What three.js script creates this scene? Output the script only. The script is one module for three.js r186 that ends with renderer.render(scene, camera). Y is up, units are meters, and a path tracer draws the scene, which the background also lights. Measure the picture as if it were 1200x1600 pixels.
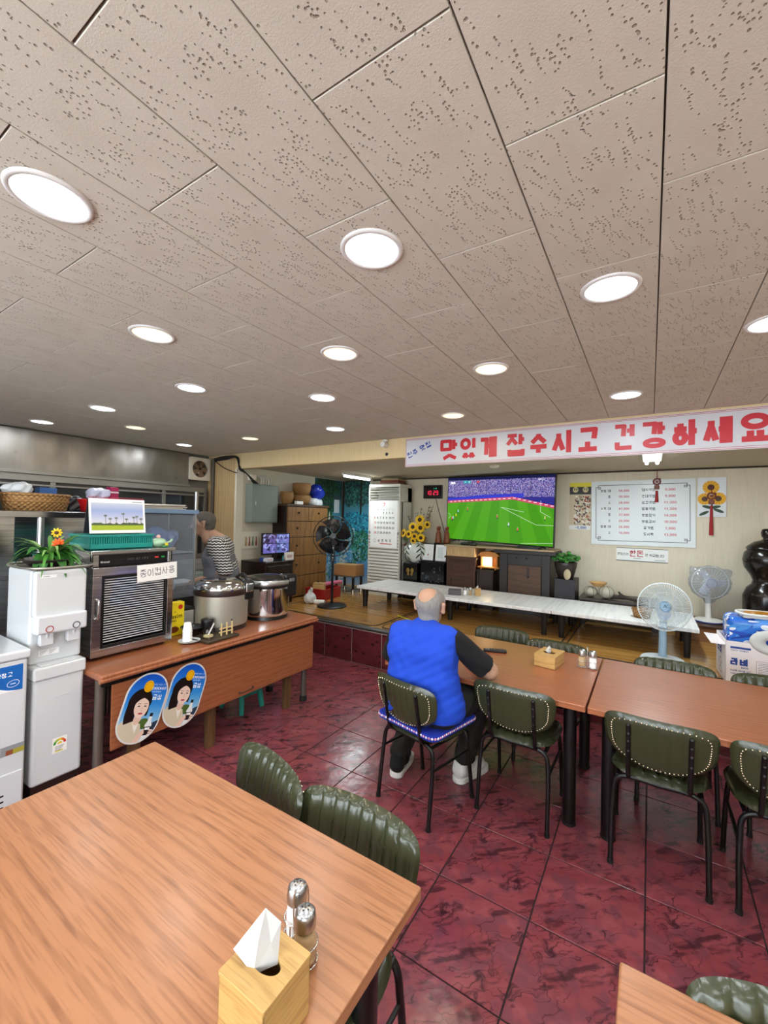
import * as THREE from 'three';
import { RoundedBoxGeometry } from 'three/addons/geometries/RoundedBoxGeometry.js';
import { mergeGeometries, mergeVertices } from 'three/addons/utils/BufferGeometryUtils.js';
import { MarchingCubes } from 'three/addons/objects/MarchingCubes.js';
import { RectAreaLightUniformsLib } from 'three/addons/lights/RectAreaLightUniformsLib.js';

// ---------------------------------------------------------------- camera, sky, exposure
RectAreaLightUniformsLib.init();
const scene = new THREE.Scene();
const camera = new THREE.PerspectiveCamera(2 * Math.atan(800 / 657) * 180 / Math.PI, 0.75, 0.02, 60);
camera.position.set(0, 1.63, 0);
camera.rotation.set(0.86 * Math.PI / 180, 32.34 * Math.PI / 180, 1.29 * Math.PI / 180, 'YXZ');
scene.add(camera);
scene.background = new THREE.Color(0.86, 0.94, 1.0).multiplyScalar(9);   // overcast daylight, reaches the room through the street windows behind the camera
const renderer = new THREE.WebGLRenderer({ antialias: true });
renderer.toneMapping = THREE.LinearToneMapping;
renderer.toneMappingExposure = 1.2;
renderer.shadowMap.enabled = true;
const COOL = [0.93, 0.97, 1.0], WARM = [1.0, 0.84, 0.62], LAMP = 46;       // downlights: colour, radiance
const CEIL = 2.465, PLAT = 0.41, PCEIL = 2.30, WALLZ = -6.1;

// ---------------------------------------------------------------- helpers
let seed = 7;
const rnd = () => { seed = (seed + 0x6d2b79f5) | 0; let t = Math.imul(seed ^ (seed >>> 15), 1 | seed); t = (t + Math.imul(t ^ (t >>> 7), 61 | t)) ^ t; return ((t ^ (t >>> 14)) >>> 0) / 4294967296; };
const rr = (a, b) => a + (b - a) * rnd();
const hash = (x, y, s) => { let h = Math.imul(x, 374761393) + Math.imul(y, 668265263) + Math.imul(s, 1442695041); h = Math.imul(h ^ (h >>> 13), 1274126177); return ((h ^ (h >>> 16)) >>> 0) / 4294967296; };
function noise(x, y, s = 0, px = 0, py = 0) {                                // value noise, period px, py cells when given
  const x0 = Math.floor(x), y0 = Math.floor(y); let fx = x - x0, fy = y - y0;
  fx = fx * fx * (3 - 2 * fx); fy = fy * fy * (3 - 2 * fy);
  const w = (a, p) => p ? ((a % p) + p) % p : a;
  const a = hash(w(x0, px), w(y0, py), s), b = hash(w(x0 + 1, px), w(y0, py), s), c = hash(w(x0, px), w(y0 + 1, py), s), d = hash(w(x0 + 1, px), w(y0 + 1, py), s);
  return a + (b - a) * fx + (c - a) * fy + (a - b - c + d) * fx * fy;
}
const fbm = (x, y, s, o, px = 0, py = 0) => { let v = 0, a = 0.5, n = 0; for (let i = 0; i < o; i++) { v += a * noise(x, y, s + i * 17, px, py); n += a; a *= 0.5; x *= 2; y *= 2; px *= 2; py *= 2; } return v / n; };
const mix = (a, b, t) => a.map((v, i) => v + (b[i] - v) * t);
const clamp01 = (t) => Math.max(0, Math.min(1, t)), ss = (a, b, t) => { t = clamp01((t - a) / (b - a)); return t * t * (3 - 2 * t); };
function tex(w, h, fn, color = true) {
  const d = new Uint8Array(w * h * 4);
  for (let y = 0; y < h; y++) for (let x = 0; x < w; x++) { const c = fn((x + 0.5) / w, (y + 0.5) / h, x, y), o = (y * w + x) * 4; if (typeof c === 'number') d[o] = d[o + 1] = d[o + 2] = c; else { d[o] = c[0]; d[o + 1] = c[1]; d[o + 2] = c[2]; } d[o + 3] = 255; }
  const t = new THREE.DataTexture(d, w, h); t.wrapS = t.wrapT = THREE.RepeatWrapping; t.magFilter = THREE.LinearFilter; t.minFilter = THREE.LinearFilter; t.needsUpdate = true;
  if (color) t.colorSpace = THREE.SRGBColorSpace;
  return t;
}
function canvasTex(w, h, draw) {
  const c = document.createElement('canvas'); c.width = w; c.height = h; const x = c.getContext('2d'); draw(x, w, h);
  const t = new THREE.CanvasTexture(c); t.colorSpace = THREE.SRGBColorSpace; t.magFilter = THREE.LinearFilter; return t;
}
const mat = (color, roughness = 0.6, extra = {}, metric = 0, swap = false) => { const m = new THREE.MeshPhysicalMaterial({ color, roughness, ...extra }); m.userData.metric = metric; m.userData.swap = swap; return m; };
const printMat = (t, roughness = 0.5, extra = {}) => new THREE.MeshPhysicalMaterial({ map: t, roughness, ...extra });

// geometry
const nonIdx = (g) => g.index ? g.toNonIndexed() : g;
const box = (w, h, d, x = 0, y = 0, z = 0, r = 0.003) => (r ? new RoundedBoxGeometry(w, h, d, 1, Math.min(r, w / 2.01, h / 2.01, d / 2.01)) : new THREE.BoxGeometry(w, h, d)).translate(x, y, z);
const span = (x0, x1, y0, y1, z0, z1, r = 0.003) => box(x1 - x0, y1 - y0, z1 - z0, (x0 + x1) / 2, (y0 + y1) / 2, (z0 + z1) / 2, r);
const cyl = (r0, r1, h, x = 0, y = 0, z = 0, n = 20) => new THREE.CylinderGeometry(r0, r1, h, n).translate(x, y, z);
const sph = (r, x = 0, y = 0, z = 0, n = 16, sx = 1, sy = 1, sz = 1) => new THREE.SphereGeometry(r, n, Math.max(6, Math.round(n * 0.7))).scale(sx, sy, sz).translate(x, y, z);
const tor = (R, r, x = 0, y = 0, z = 0, n = 32, m = 8) => new THREE.TorusGeometry(R, r, m, n).translate(x, y, z);
const V = (x, y, z) => new THREE.Vector3(x, y, z);
const tube = (pts, r, n = 8, seg = 0, closed = false) => new THREE.TubeGeometry(new THREE.CatmullRomCurve3(pts.map((p) => V(...p)), closed, 'centripetal'), seg || pts.length * 6, r, n, closed);
function rod(a, b, r0, r1 = r0, n = 10) { const A = V(...a), B = V(...b), d = B.clone().sub(A), g = new THREE.CylinderGeometry(r1, r0, d.length(), n); g.applyQuaternion(new THREE.Quaternion().setFromUnitVectors(V(0, 1, 0), d.clone().normalize())); const m = A.add(B).multiplyScalar(0.5); return g.translate(m.x, m.y, m.z); }
function poly(pts, r, n = 8) {                                                // straight rods joined by ball corners
  const g = []; for (let i = 0; i + 1 < pts.length; i++) { g.push(rod(pts[i], pts[i + 1], r, r, n)); if (i) g.push(sph(r, ...pts[i], 8)); } return g;
}
const lathe = (pts, n = 32) => new THREE.LatheGeometry(pts.map((p) => new THREE.Vector2(...p)), n);
const rotY = (g, a) => g.rotateY(a), rotX = (g, a) => g.rotateX(a), rotZ = (g, a) => g.rotateZ(a);
function shape(pts) { const s = new THREE.Shape(); pts.forEach((p, i) => i ? s.lineTo(...p) : s.moveTo(...p)); return s; }
const ext = (s, depth, bevel = 0, cs = 12) => new THREE.ExtrudeGeometry(s, { depth, bevelEnabled: bevel > 0, bevelSize: bevel, bevelThickness: bevel, bevelSegments: 2, curveSegments: cs });
function rrShape(w, h, r) { const s = new THREE.Shape(), x = -w / 2, y = -h / 2; s.moveTo(x + r, y); s.lineTo(x + w - r, y); s.quadraticCurveTo(x + w, y, x + w, y + r); s.lineTo(x + w, y + h - r); s.quadraticCurveTo(x + w, y + h, x + w - r, y + h); s.lineTo(x + r, y + h); s.quadraticCurveTo(x, y + h, x, y + h - r); s.lineTo(x, y + r); s.quadraticCurveTo(x, y, x + r, y); return s; }
function slab(w, h, d, c) {                                                   // tile, top at y = 0, chamfered upper edge: 18 triangles
  const W = w / 2, D = d / 2, P = [], U = [], q = (a, b, e, f) => { for (const v of [a, b, e, a, e, f]) { P.push(...v); U.push(v[0] / w + 0.5, v[2] / d + 0.5); } };
  const t = [[-W + c, 0, D - c], [W - c, 0, D - c], [W - c, 0, -D + c], [-W + c, 0, -D + c]], m = [[-W, -c, D], [W, -c, D], [W, -c, -D], [-W, -c, -D]], b = m.map((p) => [p[0], -h, p[2]]);
  q(...t); for (let i = 0; i < 4; i++) { const j = (i + 1) % 4; q(m[i], m[j], t[j], t[i]); q(b[i], b[j], m[j], m[i]); }
  const g = new THREE.BufferGeometry(); g.setAttribute('position', new THREE.Float32BufferAttribute(P, 3)); g.setAttribute('uv', new THREE.Float32BufferAttribute(U, 2)); g.computeVertexNormals(); return g;
}
function metricUV(g, k, swap) {
  const p = g.attributes.position, uv = new Float32Array(p.count * 2), a = V(0, 0, 0), b = V(0, 0, 0), c = V(0, 0, 0);
  for (let i = 0; i < p.count; i += 3) {
    a.fromBufferAttribute(p, i); b.fromBufferAttribute(p, i + 1); c.fromBufferAttribute(p, i + 2);
    const n = b.clone().sub(a).cross(c.clone().sub(a)), x = Math.abs(n.x), y = Math.abs(n.y), z = Math.abs(n.z);
    [a, b, c].forEach((v, j) => { let U = y >= x && y >= z ? [v.x, v.z] : x >= z ? [v.z, v.y] : [v.x, v.y]; if (swap) U.reverse(); uv[(i + j) * 2] = U[0] * k; uv[(i + j) * 2 + 1] = U[1] * k; });
  }
  g.setAttribute('uv', new THREE.BufferAttribute(uv, 2)); return g;
}
function join(list) {
  const gs = [].concat(list).map((g) => { g = nonIdx(g); for (const k of Object.keys(g.attributes)) if (!['position', 'normal', 'uv', 'color'].includes(k)) g.deleteAttribute(k); if (!g.attributes.uv) g.setAttribute('uv', new THREE.Float32BufferAttribute(new Float32Array(g.attributes.position.count * 2), 2)); return g; });
  return gs.length === 1 ? gs[0] : mergeGeometries(gs, false);
}
function mesh(name, list, m, parent = scene, pos, rot) {
  const g = join(list); if (m.userData.metric) metricUV(g, m.userData.metric, m.userData.swap);
  const o = new THREE.Mesh(g, m); o.name = name; o.castShadow = o.receiveShadow = true; if (pos) o.position.set(...pos); if (rot) o.rotation.set(...rot); parent.add(o); return o;
}
const used = {};
const numbered = (n) => { const k = used[n] = (used[n] ?? -1) + 1; return k ? n + '_' + String(k).padStart(3, '0') : n; };
function thing(name, label, category, pos = [0, 0, 0], turn = 0, group) {
  const o = new THREE.Group(); o.name = numbered(name); scene.add(o); o.position.set(...pos); o.rotation.y = turn; o.userData = { label, category }; if (group) o.userData.group = group; return o;
}
function copy(src, label, pos, turn = 0, group) {
  const r = src.clone(); r.name = numbered(src.name.replace(/_\d{3}$/, '')); r.userData = { ...src.userData, label }; if (group) r.userData.group = group; r.position.set(...pos); r.rotation.y = turn; scene.add(r); return r;
}
function struct(name, label, category) { const o = new THREE.Group(); o.name = name; o.userData = { label, category, kind: 'structure' }; scene.add(o); return o; }
function plate(name, w, h, t, m, edge, parent, pos, rot) {                    // a thin printed board: print on the front, plain edge and back
  const g = new THREE.BoxGeometry(w, h, t); const o = new THREE.Mesh(g, [edge, edge, edge, edge, m, edge]); o.name = name; o.castShadow = o.receiveShadow = true; if (pos) o.position.set(...pos); if (rot) o.rotation.set(...rot); parent.add(o); return o;
}

// Korean lettering drawn with strokes
const CHO = 'ㄱㄲㄴㄷㄸㄹㅁㅂㅃㅅㅆㅇㅈㅉㅊㅋㅌㅍㅎ', JUNG = 'ㅏㅐㅑㅒㅓㅔㅕㅖㅗㅘㅙㅚㅛㅜㅝㅞㅟㅠㅡㅢㅣ', JONG = ' ㄱㄲㄳㄴㄵㄶㄷㄹㄺㄻㄼㄽㄾㄿㅀㅁㅂㅄㅅㅆㅇㅈㅊㅋㅌㅍㅎ';
const JAMO = {
  ㄱ: [[[0, 0], [1, 0], [0.92, 1]]], ㄴ: [[[0, 0], [0, 1], [1, 1]]], ㄷ: [[[1, 0], [0, 0], [0, 1], [1, 1]]], ㄹ: [[[0, 0], [1, 0], [1, 0.5], [0, 0.5], [0, 1], [1, 1]]], ㅁ: [[[0, 0], [1, 0], [1, 1], [0, 1], [0, 0], [0.1, 0]]],
  ㅂ: [[[0, 0], [0, 1], [1, 1], [1, 0]], [[0, 0.48], [1, 0.48]]], ㅅ: [[[0.5, 0], [0.5, 0.25], [0, 1]], [[0.5, 0.3], [1, 1]]], ㅇ: ['o'], ㅈ: [[[0, 0], [1, 0]], [[0.5, 0], [0.5, 0.3], [0, 1]], [[0.5, 0.35], [1, 1]]],
  ㅊ: [[[0.5, -0.1], [0.5, 0.2]], [[0, 0.2], [1, 0.2]], [[0.5, 0.2], [0.5, 0.4], [0, 1]], [[0.5, 0.45], [1, 1]]], ㅋ: [[[0, 0], [1, 0], [0.92, 1]], [[0, 0.48], [0.95, 0.48]]], ㅌ: [[[1, 0], [0, 0], [0, 1], [1, 1]], [[0, 0.5], [1, 0.5]]],
  ㅍ: [[[0, 0], [1, 0]], [[0.3, 0], [0.3, 1]], [[0.7, 0], [0.7, 1]], [[0, 1], [1, 1]]], ㅎ: [[[0.5, -0.12], [0.5, 0.1]], [[0, 0.22], [1, 0.22]], 'h'],
};
const twin = (j) => { const s = { ㄲ: 'ㄱ', ㄸ: 'ㄷ', ㅃ: 'ㅂ', ㅆ: 'ㅅ', ㅉ: 'ㅈ' }[j]; return s; };
function jamo(ctx, j, x, y, w, h) {
  const s = twin(j); if (s) { jamo(ctx, s, x, y, w * 0.42, h); jamo(ctx, s, x + w * 0.58, y, w * 0.42, h); return; }
  for (const l of JAMO[j] ?? []) {
    ctx.beginPath();
    if (l === 'o') ctx.ellipse(x + w / 2, y + h / 2, w / 2, h / 2, 0, 0, 7);
    else if (l === 'h') ctx.ellipse(x + w / 2, y + h * 0.72, w * 0.38, h * 0.28, 0, 0, 7);
    else l.forEach((p, i) => i ? ctx.lineTo(x + p[0] * w, y + p[1] * h) : ctx.moveTo(x + p[0] * w, y + p[1] * h));
    ctx.stroke();
  }
}
function hangul(ctx, text, x, y, h, { w = h * 0.92, lw = h * 0.11, color = '#111', gap = h * 0.08, font = 'bold' } = {}) {
  ctx.strokeStyle = ctx.fillStyle = color; ctx.lineWidth = lw; ctx.lineJoin = 'round'; ctx.lineCap = lw > h * 0.13 ? 'butt' : 'round';
  const L = (...p) => { ctx.beginPath(); p.forEach((q, i) => i ? ctx.lineTo(...q) : ctx.moveTo(...q)); ctx.stroke(); };
  for (const ch of text) {
    const c = ch.charCodeAt(0) - 0xac00;
    if (ch === ' ') { x += w * 0.45; continue; }
    if (c < 0 || c > 11171) { ctx.font = font + ' ' + h * 1.05 + 'px sans-serif'; ctx.textBaseline = 'alphabetic'; ctx.fillText(ch, x, y + h * 0.92); x += ctx.measureText(ch).width + gap * 0.3; continue; }
    const i = CHO[Math.floor(c / 588)], v = JUNG[Math.floor((c % 588) / 28)], f = JONG[c % 28], p = lw / 2, X = x + p, Y = y + p, W = w - lw, H = (f === ' ' ? h : h * 0.57) - lw;
    const hor = 'ㅗㅛㅜㅠㅡ'.includes(v) ? v : { ㅘ: 'ㅗ', ㅙ: 'ㅗ', ㅚ: 'ㅗ', ㅝ: 'ㅜ', ㅞ: 'ㅜ', ㅟ: 'ㅜ', ㅢ: 'ㅡ' }[v], ver = 'ㅗㅛㅜㅠㅡ'.includes(v) ? null : { ㅘ: 'ㅏ', ㅙ: 'ㅐ', ㅚ: 'ㅣ', ㅝ: 'ㅓ', ㅞ: 'ㅔ', ㅟ: 'ㅣ', ㅢ: 'ㅣ' }[v] ?? v;
    const two = ver && 'ㅐㅔㅒㅖ'.includes(ver), left = ver && 'ㅓㅔㅕㅖ'.includes(ver), cw = !ver ? W * 0.8 : two ? W * 0.42 : left ? W * 0.5 : W * 0.56, ch2 = hor ? H * 0.46 : H * (f === ' ' ? 0.86 : 0.96), cx = ver ? X : X + W * 0.1, cy = ver && !hor && f === ' ' ? Y + H * 0.07 : Y;
    jamo(ctx, i, cx, cy + ('ㅊㅎ'.includes(i) ? ch2 * 0.12 : 0), cw, ch2 * ('ㅊㅎ'.includes(i) ? 0.9 : 1));
    if (hor) {
      const hw = ver ? W * 0.66 : W, by = hor === 'ㅜ' || hor === 'ㅠ' ? Y + H * 0.68 : Y + H * 0.97, m = X + hw / 2;
      L([X, by], [X + hw, by]);
      if (hor === 'ㅗ') L([m, by], [m, Y + H * 0.6]); if (hor === 'ㅛ') { L([m - hw * 0.18, by], [m - hw * 0.18, Y + H * 0.62]); L([m + hw * 0.18, by], [m + hw * 0.18, Y + H * 0.62]); }
      if (hor === 'ㅜ') L([m, by], [m, Y + H]); if (hor === 'ㅠ') { L([m - hw * 0.18, by], [m - hw * 0.18, Y + H]); L([m + hw * 0.18, by], [m + hw * 0.18, Y + H]); }
    }
    if (ver) {
      const s1 = X + W * (two ? 0.72 : left ? 0.94 : ver === 'ㅣ' ? 0.9 : 0.78), s2 = X + W * 0.97, mid = Y + H * 0.45;
      L([s1, Y - p * 0.6], [s1, Y + H + (f === ' ' ? p * 0.6 : 0)]); if (two) L([s2, Y - p * 0.6], [s2, Y + H + (f === ' ' ? p * 0.6 : 0)]);
      const ys = 'ㅑㅕㅒㅖ'.includes(ver) ? [Y + H * 0.33, Y + H * 0.62] : [mid];
      for (const yy of ys) { if (ver === 'ㅏ' || ver === 'ㅑ') L([s1, yy], [X + W, yy]); if (ver === 'ㅐ' || ver === 'ㅒ') L([s1, yy], [s2, yy]); if (left) L([s1, yy], [X + W * (two ? 0.53 : 0.66), yy]); }
    }
    if (f !== ' ') jamo(ctx, f, x + w * 0.1 + p, y + h * 0.61 + p, w * 0.84 - lw, h * 0.39 - lw);
    x += w + gap;
  }
  return x;
}

// people: bones as tapered capsules, smooth-joined, meshed by marching cubes
function capDist(b, x, y, z) {
  const dx = b[4] - b[0], dy = b[5] - b[1], dz = b[6] - b[2], px = x - b[0], py = y - b[1], pz = z - b[2], l = dx * dx + dy * dy + dz * dz;
  const t = l ? clamp01((px * dx + py * dy + pz * dz) / l) : 0, ex = px - dx * t, ey = py - dy * t, ez = pz - dz * t; return Math.sqrt(ex * ex + ey * ey + ez * ez) - (b[3] + (b[7] - b[3]) * t);
}
function flesh(bones, cell, k = 0.03, cuts = [], bump = null) {               // cuts: (x, y, z) => signed distance kept where negative
  const lo = [9, 9, 9], hi = [-9, -9, -9];
  for (const b of bones) for (const o of [0, 4]) for (let c = 0; c < 3; c++) { lo[c] = Math.min(lo[c], b[o + c] - b[o + 3] - 0.03); hi[c] = Math.max(hi[c], b[o + c] + b[o + 3] + 0.03); }
  const big = Math.max(...[0, 1, 2].map((c) => hi[c] - lo[c])), n = Math.min(120, Math.max(24, Math.ceil(big / cell) + 4)), mc = new MarchingCubes(n, new THREE.MeshBasicMaterial(), false, false, 120000), s = [0, 1, 2].map((c) => (hi[c] - lo[c]) / 2 * n / (n - 6)), m = [0, 1, 2].map((c) => (hi[c] + lo[c]) / 2), half = n / 2;
  mc.isolation = 0;
  for (let iz = 0; iz < n; iz++) for (let iy = 0; iy < n; iy++) for (let ix = 0; ix < n; ix++) {
    const x = m[0] + (ix - half) / half * s[0], y = m[1] + (iy - half) / half * s[1], z = m[2] + (iz - half) / half * s[2];
    let d = 9;
    for (const b of bones) { const e = capDist(b, x, y, z); const kk = b[8] ?? k; if (e - d > kk) continue; if (d - e > kk) { d = e; continue; } const h = clamp01(0.5 + 0.5 * (d - e) / kk); d = d + (e - d) * h - kk * h * (1 - h); }
    if (bump) d -= bump(x, y, z);
    for (const c of cuts) d = Math.max(d, c(x, y, z));
    mc.field[n * n * iz + n * iy + ix] = -d;
  }
  mc.update();
  const P = mc.positionArray.slice(0, mc.count * 3); for (let i = 0; i < P.length; i++) P[i] = m[i % 3] + P[i] * s[i % 3];
  let g = new THREE.BufferGeometry(); g.setAttribute('position', new THREE.BufferAttribute(P, 3)); g = mergeVertices(g, 1e-5); g.computeVertexNormals(); return g;
}
const J = (...j) => { const o = []; for (let i = 0; i + 1 < j.length; i++) o.push([...j[i], ...j[i + 1]]); return o; };
// ---------------------------------------------------------------- materials
const white = mat(0xe2e2e0, 0.45), black = mat(0x0c0c0d, 0.35), blackSteel = mat(0x0b0c0e, 0.32), rubber = mat(0x121212, 0.7);
const steel = mat(0xb9bbbd, 0.28, { metalness: 1 }), chrome = mat(0xd8dadc, 0.1, { metalness: 1 }), alu = mat(0x9a9a97, 0.42, { metalness: 0.9 });
const brushed = mat(0xffffff, 0.3, { metalness: 1, map: tex(256, 256, (u, v) => { const n = 150 + 45 * noise(u * 3, v * 160, 3, 3, 160) + 20 * fbm(u * 5, v * 5, 5, 3, 5, 5); return [n, n, n + 2]; }), roughnessMap: tex(256, 256, (u, v) => 110 + 70 * fbm(u * 4, v * 8, 9, 4, 4, 8), false) }, 1.2);
const hoodSteel = mat(0xffffff, 0.55, { metalness: 1, bumpMap: tex(256, 128, (u, v) => 255 * fbm(u * 5, v * 3, 39, 3, 5, 3), false), bumpScale: 0.03, map: tex(512, 256, (u, v) => { const n = 132 + 34 * fbm(u * 6, v * 3, 31, 4, 6, 3) + 5 * noise(u * 100, v * 20, 33, 100, 20), s = ss(0.62, 0.75, fbm(u * 9, v * 5, 35, 4, 9, 5)); return mix([n, n - 2, n - 6], [96, 84, 68], s * 0.55); }), roughnessMap: tex(256, 128, (u, v) => 130 + 70 * fbm(u * 7, v * 4, 37, 3, 7, 4), false) }, 0.5);
const glass = new THREE.MeshPhysicalMaterial({ color: 0xffffff, roughness: 0.03, transmission: 1, thickness: 0, ior: 1.45 });
const clearBottle = new THREE.MeshPhysicalMaterial({ color: 0xffffff, roughness: 0.02, transmission: 1, thickness: 0, ior: 1.45 });
const film = new THREE.MeshPhysicalMaterial({ color: 0xdfe6f0, roughness: 0.12, transmission: 0.85, thickness: 0, ior: 1.3 });
const wood = (c0, c1, c2, s, roughness, stretch = 14, metric = 1, swap = false, extra = {}) => mat(0xffffff, roughness, { map: tex(512, 512, (u, v) => {
  const warp = fbm(u * 1, v * 2, s, 3, 1, 2), g = fbm(u * 4, v * stretch * 3, s + 3, 4, 4, stretch * 3), f = noise(u * 8, v * 200, s + 5, 8, 200), ring = 0.5 + 0.5 * Math.sin((v * stretch + warp * 3.2) * 6.2832);
  return mix(mix(c0, c1, clamp01(0.1 + 0.55 * g + 0.35 * fbm(u * 2, v * 6, s + 9, 3, 2, 6))), c2, 0.4 * ss(0.72, 1, ring) * (0.3 + 0.7 * g) + 0.34 * ss(0.5, 0.95, f));
}), ...extra }, metric, swap);
const laminate = wood([186, 132, 92], [166, 110, 72], [118, 72, 44], 11, 0.34, 14, 1.6, false, { clearcoat: 0.25, clearcoatRoughness: 0.22 });
const laminateRed = wood([172, 106, 70], [154, 90, 56], [112, 62, 38], 21, 0.28, 18, 1.6, false, { clearcoat: 0.25, clearcoatRoughness: 0.2 });
const laminateRedZ = mat(0xffffff, 0.28, { map: laminateRed.map, clearcoat: 0.25, clearcoatRoughness: 0.2 }, 1.6, true);
const pine = wood([150, 110, 62], [124, 86, 44], [78, 48, 24], 41, 0.42, 8, 1.3, true), bamboo = wood([204, 168, 106], [188, 148, 86], [148, 106, 56], 51, 0.4, 10, 3);
const darkWood = wood([44, 26, 20], [34, 20, 15], [18, 10, 8], 61, 0.32, 10, 1.5), walnut = wood([84, 50, 30], [66, 38, 22], [36, 20, 12], 71, 0.4, 9, 1.5), rustic = wood([96, 66, 42], [74, 50, 32], [40, 26, 18], 81, 0.55, 8, 1.5);
const paleWood = wood([206, 180, 136], [192, 164, 118], [160, 130, 88], 91, 0.5, 14, 1.3, true), oldWood = wood([122, 88, 54], [98, 68, 40], [58, 38, 22], 95, 0.6, 8, 1.4, true);
const whiteWood = mat(0xffffff, 0.34, { map: tex(512, 512, (u, v) => { const n = fbm(u * 40, v * 3, 101, 4, 40, 3), k = noise(u * 150, v * 2, 105, 150, 2); return mix([240, 241, 241], [218, 220, 223], 0.75 * ss(0.45, 0.75, n) + 0.25 * k); }) }, 1.2);
const leather = mat(0x363a25, 0.24, { bumpMap: tex(256, 256, (u, v) => 255 * fbm(u * 40, v * 40, 111, 3, 40, 40), false), bumpScale: 0.0003, clearcoat: 0.2, clearcoatRoughness: 0.25 }, 5);
const brass = mat(0xe2d8ba, 0.25, { metalness: 1 }), cream = mat(0xe4dfd0, 0.5), greyPlastic = mat(0xc9cccf, 0.35), gloss = mat(0xd3d7da, 0.16, { clearcoat: 0.4, clearcoatRoughness: 0.1 });
const paper = mat(0xf4f2ec, 0.8), card = mat(0xb98a56, 0.8), cloth = (c, r = 0.9) => mat(c, r, { sheen: 0.15, bumpMap: weave, bumpScale: 0.0006 }, 6);
const weave = tex(128, 128, (u, v) => 128 + 90 * Math.sin(u * 6.2832 * 32) * Math.sin(v * 6.2832 * 32) + 30 * noise(u * 60, v * 60, 2, 60, 60), false);
const wicker = mat(0xffffff, 0.6, { map: tex(256, 256, (u, v) => { const a = Math.sin(u * 6.2832 * 12 + (Math.floor(v * 24) % 2) * Math.PI), b = Math.abs(Math.sin(v * 6.2832 * 12)); return mix([120, 84, 42], [196, 150, 92], clamp01(0.5 + 0.35 * a) * (0.45 + 0.55 * b)); }), bumpMap: tex(256, 256, (u, v) => 128 + 110 * Math.sin(u * 6.2832 * 12 + (Math.floor(v * 24) % 2) * Math.PI) * Math.abs(Math.sin(v * 6.2832 * 12)), false), bumpScale: 0.006 }, 3);
const skin = mat(0xb48c74, 0.55, {}), greyHair = mat(0x8d8a86, 0.75, { bumpMap: tex(128, 128, (u, v) => 255 * noise(u * 90, v * 6, 7, 90, 6), false), bumpScale: 0.003 }, 8);
const wallpaper = mat(0xffffff, 0.85, { map: tex(512, 512, (u, v) => { const n = 0.6 * noise(u * 130, v * 8, 121, 130, 8) + 0.4 * fbm(u * 8, v * 8, 123, 3, 8, 8); return mix([224, 215, 194], [211, 201, 178], n); }) }, 1.0);
const plaster = mat(0xd6cfbc, 0.9), kitchenWall = mat(0x6f6a62, 0.8);

// ---------------------------------------------------------------- setting
const ROOM = { x0: -5.4, x1: 2.2, z0: -3.86, z1: 1.8 };
{ // floor of red marbled tiles, 40 cm
  const f = struct('floor', 'dark red marbled floor tiles with black veins and dark joints', 'floor');
  mesh('grout_bed', span(ROOM.x0 - 0.1, ROOM.x1 + 0.1, -0.12, -0.004, -6.3, ROOM.z1 + 0.1, 0), mat(0x2a1a1c, 0.9), f);
  const marble = (s) => {
    const W = 512, t = tex(W, W, (u, v) => {
      const ang = 0.75, x = u * Math.cos(ang) - v * Math.sin(ang), y = u * Math.sin(ang) + v * Math.cos(ang);
      const w1 = fbm(u * 3, v * 3, s, 4), w2 = fbm(u * 7, v * 7, s + 40, 3), base = fbm(x * 3 + w1 * 2, y * 9 + w1 * 3, s + 3, 4);
      const vein = Math.abs(fbm(x * 2.6 + w1 * 1.2, y * 7 + w2 * 1.6, s + 7, 4) - 0.5), v2 = Math.abs(fbm(x * 5 + w2, y * 10 + w1 * 2, s + 11, 3) - 0.52);
      let c = mix([122, 52, 60], [152, 80, 86], base); c = mix(c, [108, 62, 74], ss(0.45, 0.7, w2) * 0.6);
      c = mix(c, [46, 24, 30], 0.6 * ss(0.05, 0.0, vein) * ss(0.5, 0.7, fbm(u * 4, v * 4, s + 19, 3))); c = mix(c, [60, 28, 36], 0.5 * ss(0.04, 0, v2) * ss(0.4, 0.6, w1));
      return mix(c, [48, 26, 32], 0.6 * ss(0.6, 0.78, fbm(x * 3.2 + w2 * 0.8, y * 11, s + 23, 4)));
    });
    return mat(0xffffff, 0.26, { map: t, roughnessMap: tex(128, 128, (u, v) => 150 + 105 * fbm(u * 5, v * 5, s + 31, 4, 5, 5), false), bumpMap: tex(128, 128, (u, v) => 255 * fbm(u * 8, v * 8, s + 37, 3, 8, 8), false), bumpScale: 0.0012 });
  };
  const ms = [marble(201), marble(301), marble(401)], geos = {};
  const xs = [ROOM.x0], zs = [ROOM.z1];
  for (let x = -5.2; x < ROOM.x1 - 0.02; x += 0.4) xs.push(x); xs.push(ROOM.x1);
  for (let z = 1.39; z > ROOM.z0 + 0.02; z -= 0.4) zs.push(z); zs.push(ROOM.z0);
  for (let i = 0; i + 1 < xs.length; i++) for (let j = 0; j + 1 < zs.length; j++) {
    const w = xs[i + 1] - xs[i] - 0.006, d = zs[j] - zs[j + 1] - 0.006, k = w.toFixed(3) + d.toFixed(3), g = geos[k] ??= slab(w, 0.01, d, 0.0015);
    const o = new THREE.Mesh(g, ms[Math.floor(hash(i, j, 5) * 3)]); o.name = 'floor_tile'; o.receiveShadow = true; o.position.set((xs[i] + xs[i + 1]) / 2, 0.0005 * (hash(i, j, 8) - 0.5), (zs[j] + zs[j + 1]) / 2); if (Math.abs(w - d) < 0.001) o.rotation.y = Math.floor(hash(i, j, 6) * 2) * Math.PI; f.add(o);
  }
}
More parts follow.
